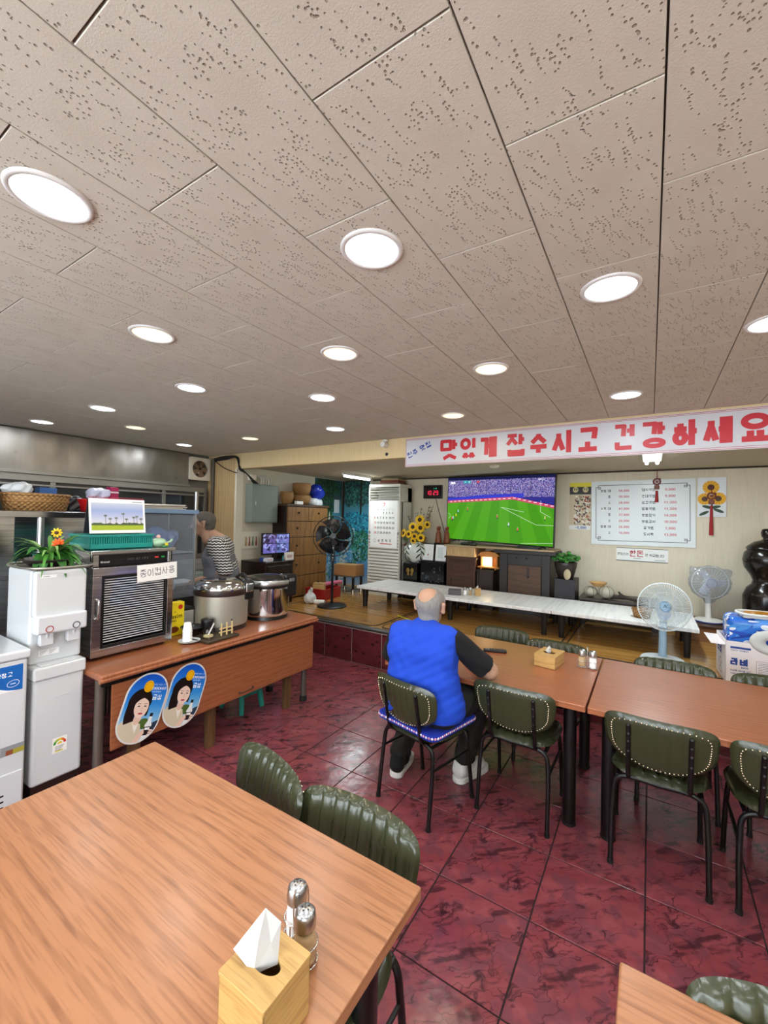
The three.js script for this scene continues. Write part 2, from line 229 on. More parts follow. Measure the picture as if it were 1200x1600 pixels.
{ // ceiling of pitted boards, 30 x 60 cm in a half bond
  const c = struct('ceiling', 'pale pitted ceiling boards laid in a half bond with thin dark joints', 'ceiling');
  mesh('ceiling_deck', span(ROOM.x0 - 0.1, ROOM.x1 + 0.1, CEIL + 0.01, CEIL + 0.12, -3.86, ROOM.z1 + 0.1, 0), mat(0x3a3128, 0.9), c);
  const board = (s) => {
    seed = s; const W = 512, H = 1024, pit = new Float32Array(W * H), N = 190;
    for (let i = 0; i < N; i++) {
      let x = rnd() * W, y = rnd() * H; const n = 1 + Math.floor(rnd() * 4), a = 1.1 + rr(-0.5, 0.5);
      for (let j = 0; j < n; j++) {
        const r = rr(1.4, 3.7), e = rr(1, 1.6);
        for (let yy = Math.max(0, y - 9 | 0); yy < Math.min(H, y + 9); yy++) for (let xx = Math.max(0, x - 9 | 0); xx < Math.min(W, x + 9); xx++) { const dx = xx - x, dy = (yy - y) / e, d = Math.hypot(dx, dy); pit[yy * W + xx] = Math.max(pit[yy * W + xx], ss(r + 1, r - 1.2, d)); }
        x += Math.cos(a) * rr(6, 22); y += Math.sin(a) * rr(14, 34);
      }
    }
    const map = tex(W, H, (u, v, x, y) => { const n = fbm(u * 3, v * 6, s, 4), g = noise(u * 200, v * 400, s + 2); return mix(mix([212, 207, 194], [200, 193, 178], n * 0.8 + g * 0.2), [130, 114, 98], pit[y * W + x] * 0.55); });  // pits painted darker in the colour map, standing in for shade inside the holes
    const bump = tex(W, H, (u, v, x, y) => 225 - 200 * pit[y * W + x] + 14 * noise(u * 150, v * 300, s + 9), false);
    return mat(0xffffff, 0.9, { map, bumpMap: bump, bumpScale: 0.004 });
  };
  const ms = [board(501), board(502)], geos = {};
  for (let k = -19; k < 8; k++) {
    const x0 = Math.max(ROOM.x0, 0.016 + 0.3 * k), x1 = Math.min(ROOM.x1, 0.016 + 0.3 * (k + 1)), off = -0.917 + (k & 1 ? 0 : 0.3); if (x1 - x0 < 0.02) continue;
    for (let m = -6; m < 7; m++) {
      const za = Math.min(ROOM.z1, off - 0.6 * m), zb = Math.max(-3.76, off - 0.6 * (m + 1)); if (za - zb < 0.02) continue;
      const w = x1 - x0 - 0.004, d = za - zb - 0.004, g = geos[w.toFixed(3) + d.toFixed(3)] ??= slab(w, 0.012, d, 0.0012);
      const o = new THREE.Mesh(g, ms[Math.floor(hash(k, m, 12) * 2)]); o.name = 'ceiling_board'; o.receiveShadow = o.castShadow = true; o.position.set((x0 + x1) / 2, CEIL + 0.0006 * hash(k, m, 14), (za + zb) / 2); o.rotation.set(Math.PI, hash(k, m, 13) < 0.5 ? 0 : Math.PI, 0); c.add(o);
    }
  }
}
{ // walls of the room
  const l = struct('wall_left', 'grimy kitchen wall behind the steel sheet', 'wall'); mesh('wall_panel', span(-5.55, ROOM.x0, -0.1, CEIL + 0.1, -3.9, ROOM.z1 + 0.1, 0), kitchenWall, l);
  const r = struct('wall_right', 'cream papered side wall of the dining room', 'wall'); mesh('wall_panel', span(ROOM.x1, ROOM.x1 + 0.14, -0.1, CEIL + 0.1, -6.24, ROOM.z1 + 0.1, 0), wallpaper, r);
  const f = struct('wall_front', 'cream street wall with a row of window openings', 'wall'), z0 = ROOM.z1, z1 = ROOM.z1 + 0.14;
  const wins = [[-3.4, -2.1], [-1.95, -0.65], [-0.5, 0.8], [0.95, 2.0]];
  mesh('wall_panel', [span(ROOM.x0 - 0.1, ROOM.x1 + 0.1, -0.1, 0.75, z0, z1, 0), span(ROOM.x0 - 0.1, ROOM.x1 + 0.1, 2.2, CEIL + 0.1, z0, z1, 0), ...[[ROOM.x0 - 0.1, -3.4], [-2.1, -1.95], [-0.65, -0.5], [0.8, 0.95], [2.0, ROOM.x1 + 0.1]].map(([a, b]) => span(a, b, 0.75, 2.2, z0, z1, 0))], wallpaper, f);
  wins.forEach(([a, b], i) => { const w = struct('window_' + (i + 1), 'aluminium street window behind the dining tables', 'window'); mesh('window_frame', [span(a, b, 0.75, 0.8, z0 + 0.03, z0 + 0.09), span(a, b, 2.15, 2.2, z0 + 0.03, z0 + 0.09), span(a, a + 0.05, 0.8, 2.15, z0 + 0.03, z0 + 0.09), span(b - 0.05, b, 0.8, 2.15, z0 + 0.03, z0 + 0.09), span((a + b) / 2 - 0.025, (a + b) / 2 + 0.025, 0.8, 2.15, z0 + 0.03, z0 + 0.09)], alu, w); mesh('pane', new THREE.PlaneGeometry(b - a - 0.1, 1.35).translate((a + b) / 2, 1.475, z0 + 0.06), glass, w); });
}
{ // raised floor with tiled riser
  const p = struct('floor_platform', 'raised platform floor in glossy wood print', 'floor');
  const planks = mat(0xffffff, 0.24, { map: tex(1024, 1024, (u, v) => { const row = Math.floor(v * 16), sh = hash(row, 0, 3), pl = Math.floor(u * 4 + sh * 4), t = hash(pl % 4, row, 7), g = fbm(u * 6, v * 120, row + 50, 3, 6, 120), e = Math.min(v * 16 % 1, 1 - v * 16 % 1), e2 = Math.abs((u * 4 + sh * 4) % 1 - 0.5); let c = mix([192, 148, 82], [150, 106, 54], 0.55 * t + 0.45 * g); c = mix(c, [92, 58, 24], 0.6 * ss(0.62, 0.8, fbm(u * 9, v * 16, 77, 4, 9, 16))); return mix(c, [70, 44, 20], 0.7 * Math.max(ss(0.04, 0.0, e), ss(0.492, 0.5, e2))); }), clearcoat: 0.3, clearcoatRoughness: 0.12 }, 0.7);
  mesh('platform_deck', span(-4.9, ROOM.x1, 0, PLAT, -6.2, -3.87, 0), planks, p);
  mesh('edge_nosing', [rotZ(cyl(0.018, 0.018, 7.0, 0, 0, 0, 12), Math.PI / 2).translate(-1.3, PLAT - 0.012, -3.868), span(-4.8, ROOM.x1, PLAT - 0.002, PLAT + 0.004, -3.93, -3.862)], mat(0x4a4a48, 0.3, { metalness: 0.5 }), p);
  const m = mat(0xffffff, 0.25, { map: tex(512, 512, (u, v) => { const w = fbm(u * 3, v * 3, 601, 4), b = fbm(u * 4 + w * 2, v * 9 + w * 3, 603, 4), k = ss(0.6, 0.75, fbm(u * 7, v * 12, 607, 4)); return mix(mix([74, 26, 32], [104, 44, 50], b), [34, 16, 20], k * 0.8); }) });
  const g = slab(0.392, 0.01, 0.37, 0.0015).rotateX(Math.PI / 2);
  mesh('riser_bed', span(-4.8, ROOM.x1, 0, PLAT - 0.02, -3.88, -3.862, 0), mat(0xb9aaa2, 0.8), p);
  for (let i = 0; i < 17; i++) { const o = new THREE.Mesh(g, m); o.name = 'riser_tile'; o.receiveShadow = true; o.position.set(-4.635 + 0.4 * i, 0.19, -3.855); p.add(o); }
}
{ // platform alcove
  const b = struct('wall_back', 'cream papered back wall of the platform', 'wall'); mesh('wall_panel', span(-4.9, ROOM.x1 + 0.1, 0, PCEIL + 0.1, WALLZ - 0.14, WALLZ, 0), wallpaper, b);
  const l = struct('wall_alcove', 'cream side wall of the platform carrying the fuse box', 'wall'); mesh('wall_panel', span(-4.9, -4.78, 0, PCEIL + 0.1, WALLZ, -3.8, 0), plaster, l);
  const c = struct('ceiling_platform', 'lower beige ceiling above the platform', 'ceiling'); mesh('ceiling_panel', span(-4.9, ROOM.x1 + 0.1, PCEIL, PCEIL + 0.1, WALLZ - 0.1, -3.8, 0), mat(0xbfb39a, 0.75), c);
  const t = struct('trim_1', 'cream papered beam between the ceiling and the platform alcove', 'beam'); mesh('beam_face', span(-4.8, ROOM.x1 + 0.1, 2.262, CEIL + 0.1, -3.86, -3.76, 0), mat(0xffffff, 0.85, { map: wallpaper.map, color: 0xfff0d0 }, 1), t);
  const w = struct('wall_partition', 'wood-grain panel at the end of the kitchen wall', 'wall'); mesh('wood_panel', span(-5.45, -4.8, 0, CEIL, -3.86, -3.76, 0), paleWood, w); mesh('corner_strip', span(-4.8, -4.765, 0, 2.262, -3.87, -3.755), cream, w);
  const d = struct('baseboard_back', 'brown skirting strip along the back wall', 'baseboard'); mesh('strip', span(-0.2, ROOM.x1, PLAT, PLAT + 0.1, WALLZ, WALLZ + 0.015), walnut, d);
  const tr = struct('trim_2', 'dark cable moulding along the back wall top', 'moulding'); mesh('strip', span(-4.7, ROOM.x1, PCEIL - 0.02, PCEIL, WALLZ, WALLZ + 0.012), mat(0x3a3026, 0.7), tr);
}
// ---------------------------------------------------------------- lamps
function areaLight(name, parent, w, h, x, y, z, rgb, k) { const l = new THREE.RectAreaLight(new THREE.Color(...rgb), k, w, h); l.name = name; l.position.set(x, y, z); l.rotation.x = -Math.PI / 2; parent.add(l); return l; }
{
  const rim = lathe([[0.082, 0.0], [0.083, -0.006], [0.092, -0.007], [0.097, -0.003], [0.098, 0.0]], 40), disc = new THREE.CircleGeometry(0.083, 40).rotateX(Math.PI / 2).translate(0, -0.003, 0);
  const glow = { c: new THREE.MeshStandardMaterial({ color: 0xffffff, emissive: new THREE.Color(...COOL), emissiveIntensity: 3 }), w: new THREE.MeshStandardMaterial({ color: 0xffffff, emissive: new THREE.Color(1, 0.8, 0.45), emissiveIntensity: 1.25 }) };
  const at = (x, z, warm, label) => { const t = thing('ceiling_downlight', label, 'downlight', [x, CEIL, z], 0, warm ? 'warm downlights' : 'cool downlights'); mesh('trim_ring', rim.clone(), white, t); mesh('diffuser', disc.clone(), warm ? glow.w : glow.c, t); areaLight('downlight_glow', t, 0.146, 0.146, 0, -0.012, 0, warm ? WARM : COOL, LAMP); };
  const C = 'round cool white recessed downlight in the pitted ceiling', W = 'round warm yellow recessed downlight in the pitted ceiling';
  for (const [x, z] of [[-1.36, -0.45], [-0.741, -1.065], [-0.128, -1.67], [0.42, -2.28], [-2.576, -1.65], [-1.944, -2.234], [-0.141, -3.122], [-3.734, -1.631], [-4.838, -1.6], [-4.773, -2.987], [-2.522, -3.091], [-0.14, -0.45], [0.48, -1.06], [1.08, -1.67], [1.08, -0.45], [1.08, -3.1], [-2.58, -0.45], [-0.74, 0.15], [-1.97, 0.15], [0.48, 0.15], [-1.36, 0.85], [-0.14, 0.85], [1.6, -2.3]]) at(x, z, false, C);
  for (const [x, z] of [[-1.972, -1.059], [-1.344, -1.669], [-0.748, -2.245], [-4.271, -2.161], [-3.679, -3.062], [-1.339, -3.115]]) at(x, z, true, W);
  const tl = (x, z, turn, label, n, len) => { const t = thing('fluorescent_lamp', label, 'ceiling lamp', [x, PCEIL, z], turn); mesh('housing', box(len + 0.04, 0.035, n > 1 ? 0.16 : 0.07, 0, -0.0185, 0), white, t); for (let i = 0; i < n; i++) mesh('tube', rotZ(cyl(0.016, 0.016, len, 0, 0, 0, 12), Math.PI / 2).translate(0, -0.052, (i - (n - 1) / 2) * 0.09), new THREE.MeshStandardMaterial({ color: 0xffffff, emissive: new THREE.Color(0.85, 0.98, 1), emissiveIntensity: 5 }), t); areaLight('fluorescent_glow', t, len, n * 0.06, 0, -0.075, 0, [0.88, 0.98, 1], 74); };
  tl(-3.86, -5.3, Math.PI / 2, 'single fluorescent tube lamp over the tall air conditioner', 1, 0.66);
  tl(0.01, -4.72, Math.PI / 2, 'twin fluorescent tube lamp behind the red lettered banner', 2, 0.62);
}
// ---------------------------------------------------------------- dining tables
function diningTable(label, x0, x1, z0, z1, m, legs) {
  const t = thing('dining_table', label, 'table', [(x0 + x1) / 2, 0, (z0 + z1) / 2], 0, 'laminate dining tables'), w = x1 - x0, d = z1 - z0;
  mesh('tabletop', box(w, 0.034, d, 0, 0.683, 0, 0.006), m, t); mesh('underframe', [box(w - 0.16, 0.03, 0.03, 0, 0.65, -d / 2 + 0.12), box(w - 0.16, 0.03, 0.03, 0, 0.65, d / 2 - 0.12), box(0.03, 0.03, d - 0.24, -w / 2 + 0.1, 0.65, 0), box(0.03, 0.03, d - 0.24, w / 2 - 0.1, 0.65, 0)], blackSteel, t);
  for (const [lx, lz] of [[-1, -1], [1, -1], [-1, 1], [1, 1]]) { const l = mesh('leg', cyl(0.034, 0.034, 0.65, 0, 0.341, 0, 24), blackSteel, t, [lx * (w / 2 - 0.09), 0, lz * (d / 2 - (legs ?? 0.12))]); mesh('foot_glide', cyl(0.036, 0.036, 0.016, 0, 0.008, 0, 24), rubber, l); }
  return t;
}
diningTable('long pale oak laminate table carrying a wooden tissue box and steel-capped shakers', -1.7, -0.478, -0.975, -0.066, laminate);
diningTable('pale oak laminate table with an empty top beside a lone green chair', -0.045, 1.155, -1.051, -0.146, laminate);
diningTable('reddish laminate table where the man in the blue vest sits', -1.466, -0.266, -3.276, -2.367, laminateRed, 0.14);
diningTable('reddish laminate table with an empty top in front of the pale blue fan', -0.258, 0.942, -3.276, -2.367, laminateRed, 0.14);

// ---------------------------------------------------------------- chairs (front towards -z)
function buildChair(name, label) {
  const t = thing(name, label, 'chair', [0, 0, 0], 0, 'green leatherette chairs');
  const grid = (nu, nv, fn) => { const P = [], I = []; for (let j = 0; j <= nv; j++) for (let i = 0; i <= nu; i++) P.push(...fn(i / nu * 2 - 1, j / nv * 2 - 1)); for (let j = 0; j < nv; j++) for (let i = 0; i < nu; i++) { const a = j * (nu + 1) + i; I.push(a, a + 1, a + nu + 2, a, a + nu + 2, a + nu + 1); } const g = new THREE.BufferGeometry(); g.setAttribute('position', new THREE.Float32BufferAttribute(P, 3)); g.setIndex(I); g.computeVertexNormals(); return g; };
  // rounded outline: square (u, v) squeezed into a superellipse-like plan
  const plan = (u, v, hw, hh, top, bot) => { const e = v > 0 ? top : bot, au = Math.abs(u), av = Math.abs(v), m = Math.max(au, av), n = Math.pow(Math.pow(au, e) + Math.pow(av, e), 1 / e) || 1, k = m / n * (1 - 0) ; return [u * k * hw, v * k * hh, m]; };
  const chan = (x, p, d) => -d * Math.pow(Math.abs(Math.cos(Math.PI * x / p)), 10);
  // backrest: centre 0.625 high, leaning back
  const lean = (x, y, z) => { const c = y * Math.cos(0.2) - z * Math.sin(0.2), s = y * Math.sin(0.2) + z * Math.cos(0.2); return [x, 0.612 + c, 0.222 + s - 0.75 * x * x]; };
  const bp = (u, v) => plan(u, v, 0.232 * (1 - 0.06 * (1 - v)), 0.13, 5, 2.25);
  const edge = (m) => Math.sqrt(Math.max(0, 1 - Math.pow(m, 6)));
  const front = grid(56, 22, (u, v) => { const [x, y, m] = bp(u, v); return lean(x, y, -0.006 - 0.03 * edge(m) + -chan(x, 0.048, 0.009) * Math.min(1, (1 - m) * 6)); });
  const back = grid(56, 14, (u, v) => { const [x, y, m] = bp(-u, v); return lean(x, y, -0.006 + 0.02 * edge(m) + 0.5 * chan(x, 0.048, 0.006) * Math.min(1, (1 - m) * 6)); });
  mesh('backrest', [front, back], leather, t);
  const nails = []; for (let i = 0; i < 66; i++) { const a = i / 66 * 6.2832, c = Math.cos(a), s = Math.sin(a), k = 1 / Math.max(Math.abs(c), Math.abs(s)), [x, y] = bp(c * k * 0.86, s * k * 0.84); nails.push(new THREE.SphereGeometry(0.0044, 6, 4).translate(...lean(x, y, 0.0115))); }
  mesh('nailhead_trim', nails, brass, t);
  // seat
  const sp = (u, v) => { const [x, z, m] = plan(u, v, 0.21, 0.2, 3.2, 4); return [x * (1 - 0.06 * (v + 1) / 2), z - 0.01, m]; };
  mesh('seat', [grid(44, 20, (u, v) => { const [x, z, m] = sp(u, v); return [x, 0.43 + 0.034 * edge(m) + chan(x, 0.05, 0.008) * Math.min(1, (1 - m) * 5), z]; }), grid(16, 10, (u, v) => { const [x, z, m] = sp(-u, v); return [x, 0.43 - 0.02 * edge(m), z]; })], leather, t);
  const R = 0.0115, arch = (z, fz, w, fw) => tube([[-fw, 0.008, fz], [-w - 0.012, 0.3, z + (fz - z) * 0.18], [-w, 0.385, z], [-w + 0.035, 0.41, z], [0, 0.412, z], [w - 0.035, 0.41, z], [w, 0.385, z], [w + 0.012, 0.3, z + (fz - z) * 0.18], [fw, 0.008, fz]], R, 10, 72);
  mesh('rear_leg_frame', arch(0.16, 0.2, 0.172, 0.19), blackSteel, t); mesh('front_leg_frame', arch(-0.15, -0.2, 0.17, 0.19), blackSteel, t);
  for (const s of [-1, 1]) { mesh('side_stretcher', rod([s * 0.185, 0.29, 0.165], [s * 0.185, 0.29, -0.165], 0.007), blackSteel, t); mesh('seat_rail', rod([s * 0.165, 0.404, 0.16], [s * 0.165, 0.404, -0.15], 0.009), blackSteel, t); }
  for (const s of [-1, 1]) { const p = mesh('back_post', [tube([[s * 0.12, 0.4, 0.1], [s * 0.12, 0.43, 0.182], [s * 0.12, 0.5, 0.205], [s * 0.12, 0.6, 0.225], [s * 0.12, 0.69, 0.243]], 0.0105, 10, 30), sph(0.0105, s * 0.12, 0.69, 0.243, 8)], blackSteel, t); for (const y of [0.565, 0.615, 0.655]) mesh('bolt', rotX(cyl(0.005, 0.005, 0.005, 0, 0, 0, 10), Math.PI / 2).translate(s * 0.12, y, 0.234 + (y - 0.6) * 0.19), mat(0x55585c, 0.3, { metalness: 0.8 }), p); }
  for (const [x, z] of [[-0.19, 0.2], [0.19, 0.2], [-0.19, -0.2], [0.19, -0.2]]) mesh('foot_cap', cyl(0.013, 0.014, 0.02, x, 0.01, z, 12), rubber, t);
  return t;
}
const chair = buildChair('dining_chair', 'green leatherette chair under the blue-vested man, holding a blue seat pad'); chair.position.set(-1.1, 0, -2.26); chair.rotation.y = -0.237;
copy(chair, 'green leatherette chair with nailhead back beside the seated man', [-0.62, 0, -2.535], -0.02);
copy(chair, 'green leatherette chair tucked under the empty reddish table, next to the black table legs', [0.045, 0, -2.535], 0.0);
copy(chair, 'green leatherette chair at the far half of the empty reddish table, nailhead back outward', [0.52, 0, -2.54], 0.02);
copy(chair, 'green leatherette chair facing the seated man across his table', [-1.02, 0, -3.3], Math.PI + 0.06);
copy(chair, 'green leatherette chair pushed low behind the tissue box and shakers', [-0.58, 0, -3.14], Math.PI - 0.02);
copy(chair, 'green leatherette chair in front of the pale blue fan, only its top edge showing', [0.14, 0, -3.14], Math.PI);
copy(chair, 'green leatherette chair in front of the white napkin carton', [0.65, 0, -3.14], Math.PI);
copy(chair, 'green leatherette chair turned askew at the pale oak table, beside another green chair', [-1.205, 0, -0.897], Math.PI - 0.25);
copy(chair, 'green leatherette chair pushed straight in at the pale oak table corner', [-0.755, 0, -0.875], Math.PI + 0.0);
copy(chair, 'green leatherette chair at the empty pale oak table', [0.31, 0, -0.88], Math.PI + 0.1);
{ // blue seat pad on the man's chair
  const t = thing('seat_pad', 'blue fabric seat pad with pink and white braided edge', 'cushion', [-1.1, 0.467, -2.26], -0.237);
  const s = rrShape(0.43, 0.4, 0.05); mesh('pad', ext(s, 0.018, 0.006).rotateX(-Math.PI / 2), cloth(0x1230a8), t);
  const pts = s.getPoints(10), mk = (o) => { const g = []; for (let i = o; i < 96; i += 2) { const p = s.getPointAt(i / 96); g.push(sph(0.0075, p.x * 1.015, 0.012, -p.y * 1.015, 8)); } return g; };
  mesh('braid_white', mk(0), cloth(0xf0e6ea), t); mesh('braid_pink', mk(1), cloth(0xe39ab0), t);
}
// ---------------------------------------------------------------- people
function shoe(parent, heel, toe, upper, sole) {
  const d = V(toe[0] - heel[0], 0, toe[2] - heel[2]), L = d.length(), a = Math.atan2(-d.x, -d.z), g = new THREE.Group(); g.name = 'shoe'; g.position.set(heel[0], 0, heel[2]); g.rotation.y = a; parent.add(g);
  const out = (k) => { const s = new THREE.Shape(); s.moveTo(-0.036 * k, -0.01); s.bezierCurveTo(-0.036 * k, -0.055, 0.036 * k, -0.055, 0.036 * k, -0.01); s.bezierCurveTo(0.034 * k, 0.06, 0.055 * k, 0.14, 0.048 * k, L - 0.06); s.bezierCurveTo(0.04 * k, L, -0.03 * k, L, -0.042 * k, L - 0.06); s.bezierCurveTo(-0.05 * k, 0.14, -0.034 * k, 0.06, -0.036 * k, -0.01); return s; };
  mesh('sole', ext(out(1.08), 0.024, 0.005).rotateX(-Math.PI / 2).translate(0, 0.006, 0), sole, g);
  mesh('upper', flesh(J([0, 0.07, 0.005, 0.04], [0, 0.055, -0.1, 0.042], [0, 0.045, -L + 0.07, 0.038]).concat(J([0, 0.07, 0.01, 0.04], [0, 0.11, 0, 0.042])), 0.007, 0.03, [(x, y) => 0.03 - y, (x, y) => y - 0.125]), upper, g);
}
function ellipsoidHead(bones, c, yaw) { return bones; }
{
  const man = thing('person', 'seated grey-haired man in bright blue vest and black shirt', 'person', [0, 0, 0]);
  const sL = [-1.285, 0.945, -2.235], sR = [-0.935, 0.955, -2.235], eL = [-1.385, 0.755, -2.33], eR = [-0.775, 0.762, -2.4], wL = [-1.24, 0.752, -2.62], wR = [-0.945, 0.752, -2.64], hL = [-1.185, 0.565, -2.2], hR = [-0.985, 0.565, -2.2], kL = [-1.25, 0.545, -2.56], kR = [-0.89, 0.55, -2.55], aL = [-1.355, 0.1, -2.39], aR = [-0.97, 0.1, -2.55];
  const HX = -1.112, HY = 1.108, HZ = -2.3;
  const head = [[HX, HY + 0.03, HZ + 0.015, 0.078, HX, HY + 0.02, HZ - 0.03, 0.076], [HX, HY - 0.02, HZ - 0.02, 0.066, HX, HY - 0.07, HZ - 0.055, 0.045], [HX, HY - 0.045, HZ + 0.01, 0.056, HX, HY - 0.13, HZ + 0.025, 0.058], [HX, HY - 0.015, HZ - 0.1, 0.012, HX, HY - 0.035, HZ - 0.118, 0.015, 0.012]];
  for (const s of [-1, 1]) head.push([HX + s * 0.078, HY + 0.012, HZ + 0.0, 0.012, HX + s * 0.094, HY + 0.022, HZ + 0.016, 0.011, 0.008], [HX + s * 0.094, HY + 0.022, HZ + 0.016, 0.011, HX + s * 0.09, HY - 0.02, HZ + 0.012, 0.011, 0.006], [HX + s * 0.078, HY - 0.022, HZ - 0.002, 0.012, HX + s * 0.09, HY - 0.022, HZ + 0.008, 0.01, 0.006]);
  const hand = (w, d, up) => { const [x, y, z] = w, o = [], nx = -d[2], nz = d[0]; const pt = (f, s, h) => [x + d[0] * f + nx * s, y + h, z + d[2] * f + nz * s]; o.push([...pt(0, 0, 0), 0.025, ...pt(0.045, 0.014, 0.004), 0.017], [...pt(0, 0, 0), 0.025, ...pt(0.045, -0.016, 0.004), 0.018]); [[-0.03, 0.075], [-0.01, 0.088], [0.01, 0.084], [0.028, 0.066]].forEach(([s, l]) => o.push([...pt(0.05, s * 0.9, 0.004), 0.0095, ...pt(0.06 + l * 0.5, s, 0.012), 0.009, 0.004], [...pt(0.06 + l * 0.5, s, 0.012), 0.009, ...pt(0.055 + l * 0.9, s, -0.008), 0.0078, 0.004])); o.push([...pt(0.015, -up * 0.022, 0), 0.012, ...pt(0.05, -up * 0.05, -0.004), 0.0095, 0.006], [...pt(0.05, -up * 0.05, -0.004), 0.0095, ...pt(0.08, -up * 0.045, -0.008), 0.008, 0.004]); return o; };
  const dir = (a, b) => { const l = Math.hypot(b[0] - a[0], b[2] - a[2]); return [(b[0] - a[0]) / l, 0, (b[2] - a[2]) / l]; };
  const arms = [...J([...sL, 0.045], [...eL, 0.042], [...wL, 0.028]), ...J([...sR, 0.045], [...eR, 0.042], [...wR, 0.028])];
  const core = [[HX, 0.98, -2.245, 0.055, HX, 0.9, -2.22, 0.09], [-1.2, 0.9, -2.22, 0.075, -1.02, 0.9, -2.22, 0.075], [-1.17, 0.72, -2.2, 0.1, -1.03, 0.72, -2.2, 0.1], [-1.15, 0.58, -2.2, 0.1, -1.03, 0.58, -2.2, 0.1]];
  const legs = [...J([...hL, 0.085], [...kL, 0.06], [...aL, 0.04]), ...J([...hR, 0.085], [...kR, 0.06], [...aR, 0.04])];
  const body = join([flesh([...core, ...arms, ...legs], 0.012, 0.04), flesh(head, 0.0045, 0.03), flesh(hand(wL, dir(eL, wL), 1), 0.004, 0.012), flesh(hand(wR, dir(eR, wR), -1), 0.004, 0.012)]);
  mesh('body', body, skin, man);
  const eyes = [-1, 1].map((s) => sph(0.011, HX + s * 0.03, HY + 0.005, HZ - 0.092, 12)); mesh('eyes', eyes, mat(0xe8e4dc, 0.2), man);
  const fold = (x, y, z) => 0.0016 * Math.sin(y * 58 + x * 30 + 3 * Math.sin(x * 21)) + 0.0014 * Math.sin(y * 120 - x * 70);
  // hair: shell over back and sides, thin on the crown
  const hairG = flesh([[HX, HY + 0.03, HZ + 0.018, 0.0825, HX, HY + 0.022, HZ - 0.025, 0.08], [HX, HY - 0.03, HZ + 0.012, 0.066, HX, HY - 0.07, HZ + 0.018, 0.06]], 0.0045, 0.02, [(x, y, z) => -0.9 * (z - HZ) - 0.06 + 0.2 * (HY - y), (x, y, z) => HY - 0.085 - y, (x, y, z) => 0.066 - Math.hypot((x - HX) * 1.2, (y - HY - 0.095) * 1.05, (z - HZ - 0.06) * 0.9) + 0.002 * Math.sin(x * 260) * Math.sin(z * 140 + y * 90), (x, y, z) => 0.03 - Math.hypot((Math.abs(x - HX) - 0.088), (y - HY + 0.004) * 0.7, z - HZ + 0.004)], (x, y, z) => 0.0025 * Math.sin(x * 420 + 4 * Math.sin(y * 60)) * Math.sin(z * 300));
  mesh('hair', hairG, greyHair, man);
  // clothing
  const torso = [[-1.23, 0.935, -2.215, 0.07, -0.99, 0.945, -2.215, 0.07], [-1.22, 0.86, -2.2, 0.105, -1.0, 0.86, -2.2, 0.105], [-1.2, 0.72, -2.195, 0.115, -1.0, 0.72, -2.195, 0.115], [-1.2, 0.58, -2.195, 0.132, -0.98, 0.58, -2.195, 0.132], [HX, 0.94, -2.225, 0.085, HX, 1.0, -2.255, 0.062]];
  const armhole = (x, y) => y > 0.8 ? Math.max(-1.318 - x, x - -0.9) : -1;
  mesh('vest', flesh([...torso.map((b) => [b[0], b[1], b[2], b[3] + 0.004, b[4], b[5], b[6], b[7] + 0.004]), [-1.28, 0.955, -2.225, 0.052, -0.94, 0.965, -2.225, 0.052]], 0.009, 0.05, [(x, y) => 0.53 - y + 0.0, (x, y, z) => y - 1.03 + 0.35 * (z + 2.2), armhole], fold), cloth(0x0f43c0, 0.85), man);
  const along = (a, b, f) => a.map((v, i) => v + (b[i] - v) * f), seglen = (a, b) => Math.hypot(...a.map((v, i) => b[i] - v));
  const plane = (a, b, f) => { const p = along(a, b, f), l = seglen(a, b), n = a.map((v, i) => (b[i] - v) / l); return (x, y, z) => (x - p[0]) * n[0] + (y - p[1]) * n[1] + (z - p[2]) * n[2]; };
  for (const [s, e, k] of [[sL, eL, 0.96], [sR, eR, 0.86]]) mesh('sleeve', flesh(J([...s, 0.06], [...e, 0.072]), 0.008, 0.03, [plane(s, e, k)], (x, y, z) => 0.003 * Math.sin(y * 70 + x * 40)), cloth(0x0a0a0c), man);
  mesh('trousers', flesh([...J([...hL, 0.1], [...kL, 0.08], [aL[0], 0.13, aL[2], 0.062]), ...J([...hR, 0.1], [...kR, 0.08], [aR[0], 0.13, aR[2], 0.062]), [-1.17, 0.575, -2.19, 0.115, -1.0, 0.575, -2.19, 0.115]], 0.01, 0.05, [(x, y) => 0.115 - y, (x, y) => y - 0.7], (x, y, z) => 0.004 * Math.sin(z * 60 + y * 50) + 0.003 * Math.sin(x * 90 + z * 40)), cloth(0x1b1a18), man);
  shoe(man, [-1.345, 0, -2.35], [-1.4, 0, -2.6], cloth(0x141416), mat(0xe9e9e6, 0.5)); shoe(man, [-0.985, 0, -2.52], [-0.91, 0, -2.77], mat(0xe6e6e4, 0.55), mat(0xe9e9e6, 0.5));
  const st = thing('thin_stick', 'thin yellow stick lying on the platform mat behind the man', 'stick', [-2.45, PLAT + 0.012, -4.46]); mesh('stick', rod([-0.2, 0, -0.1], [0.2, 0, 0.1], 0.005), mat(0xd8d820, 0.4), st);
}
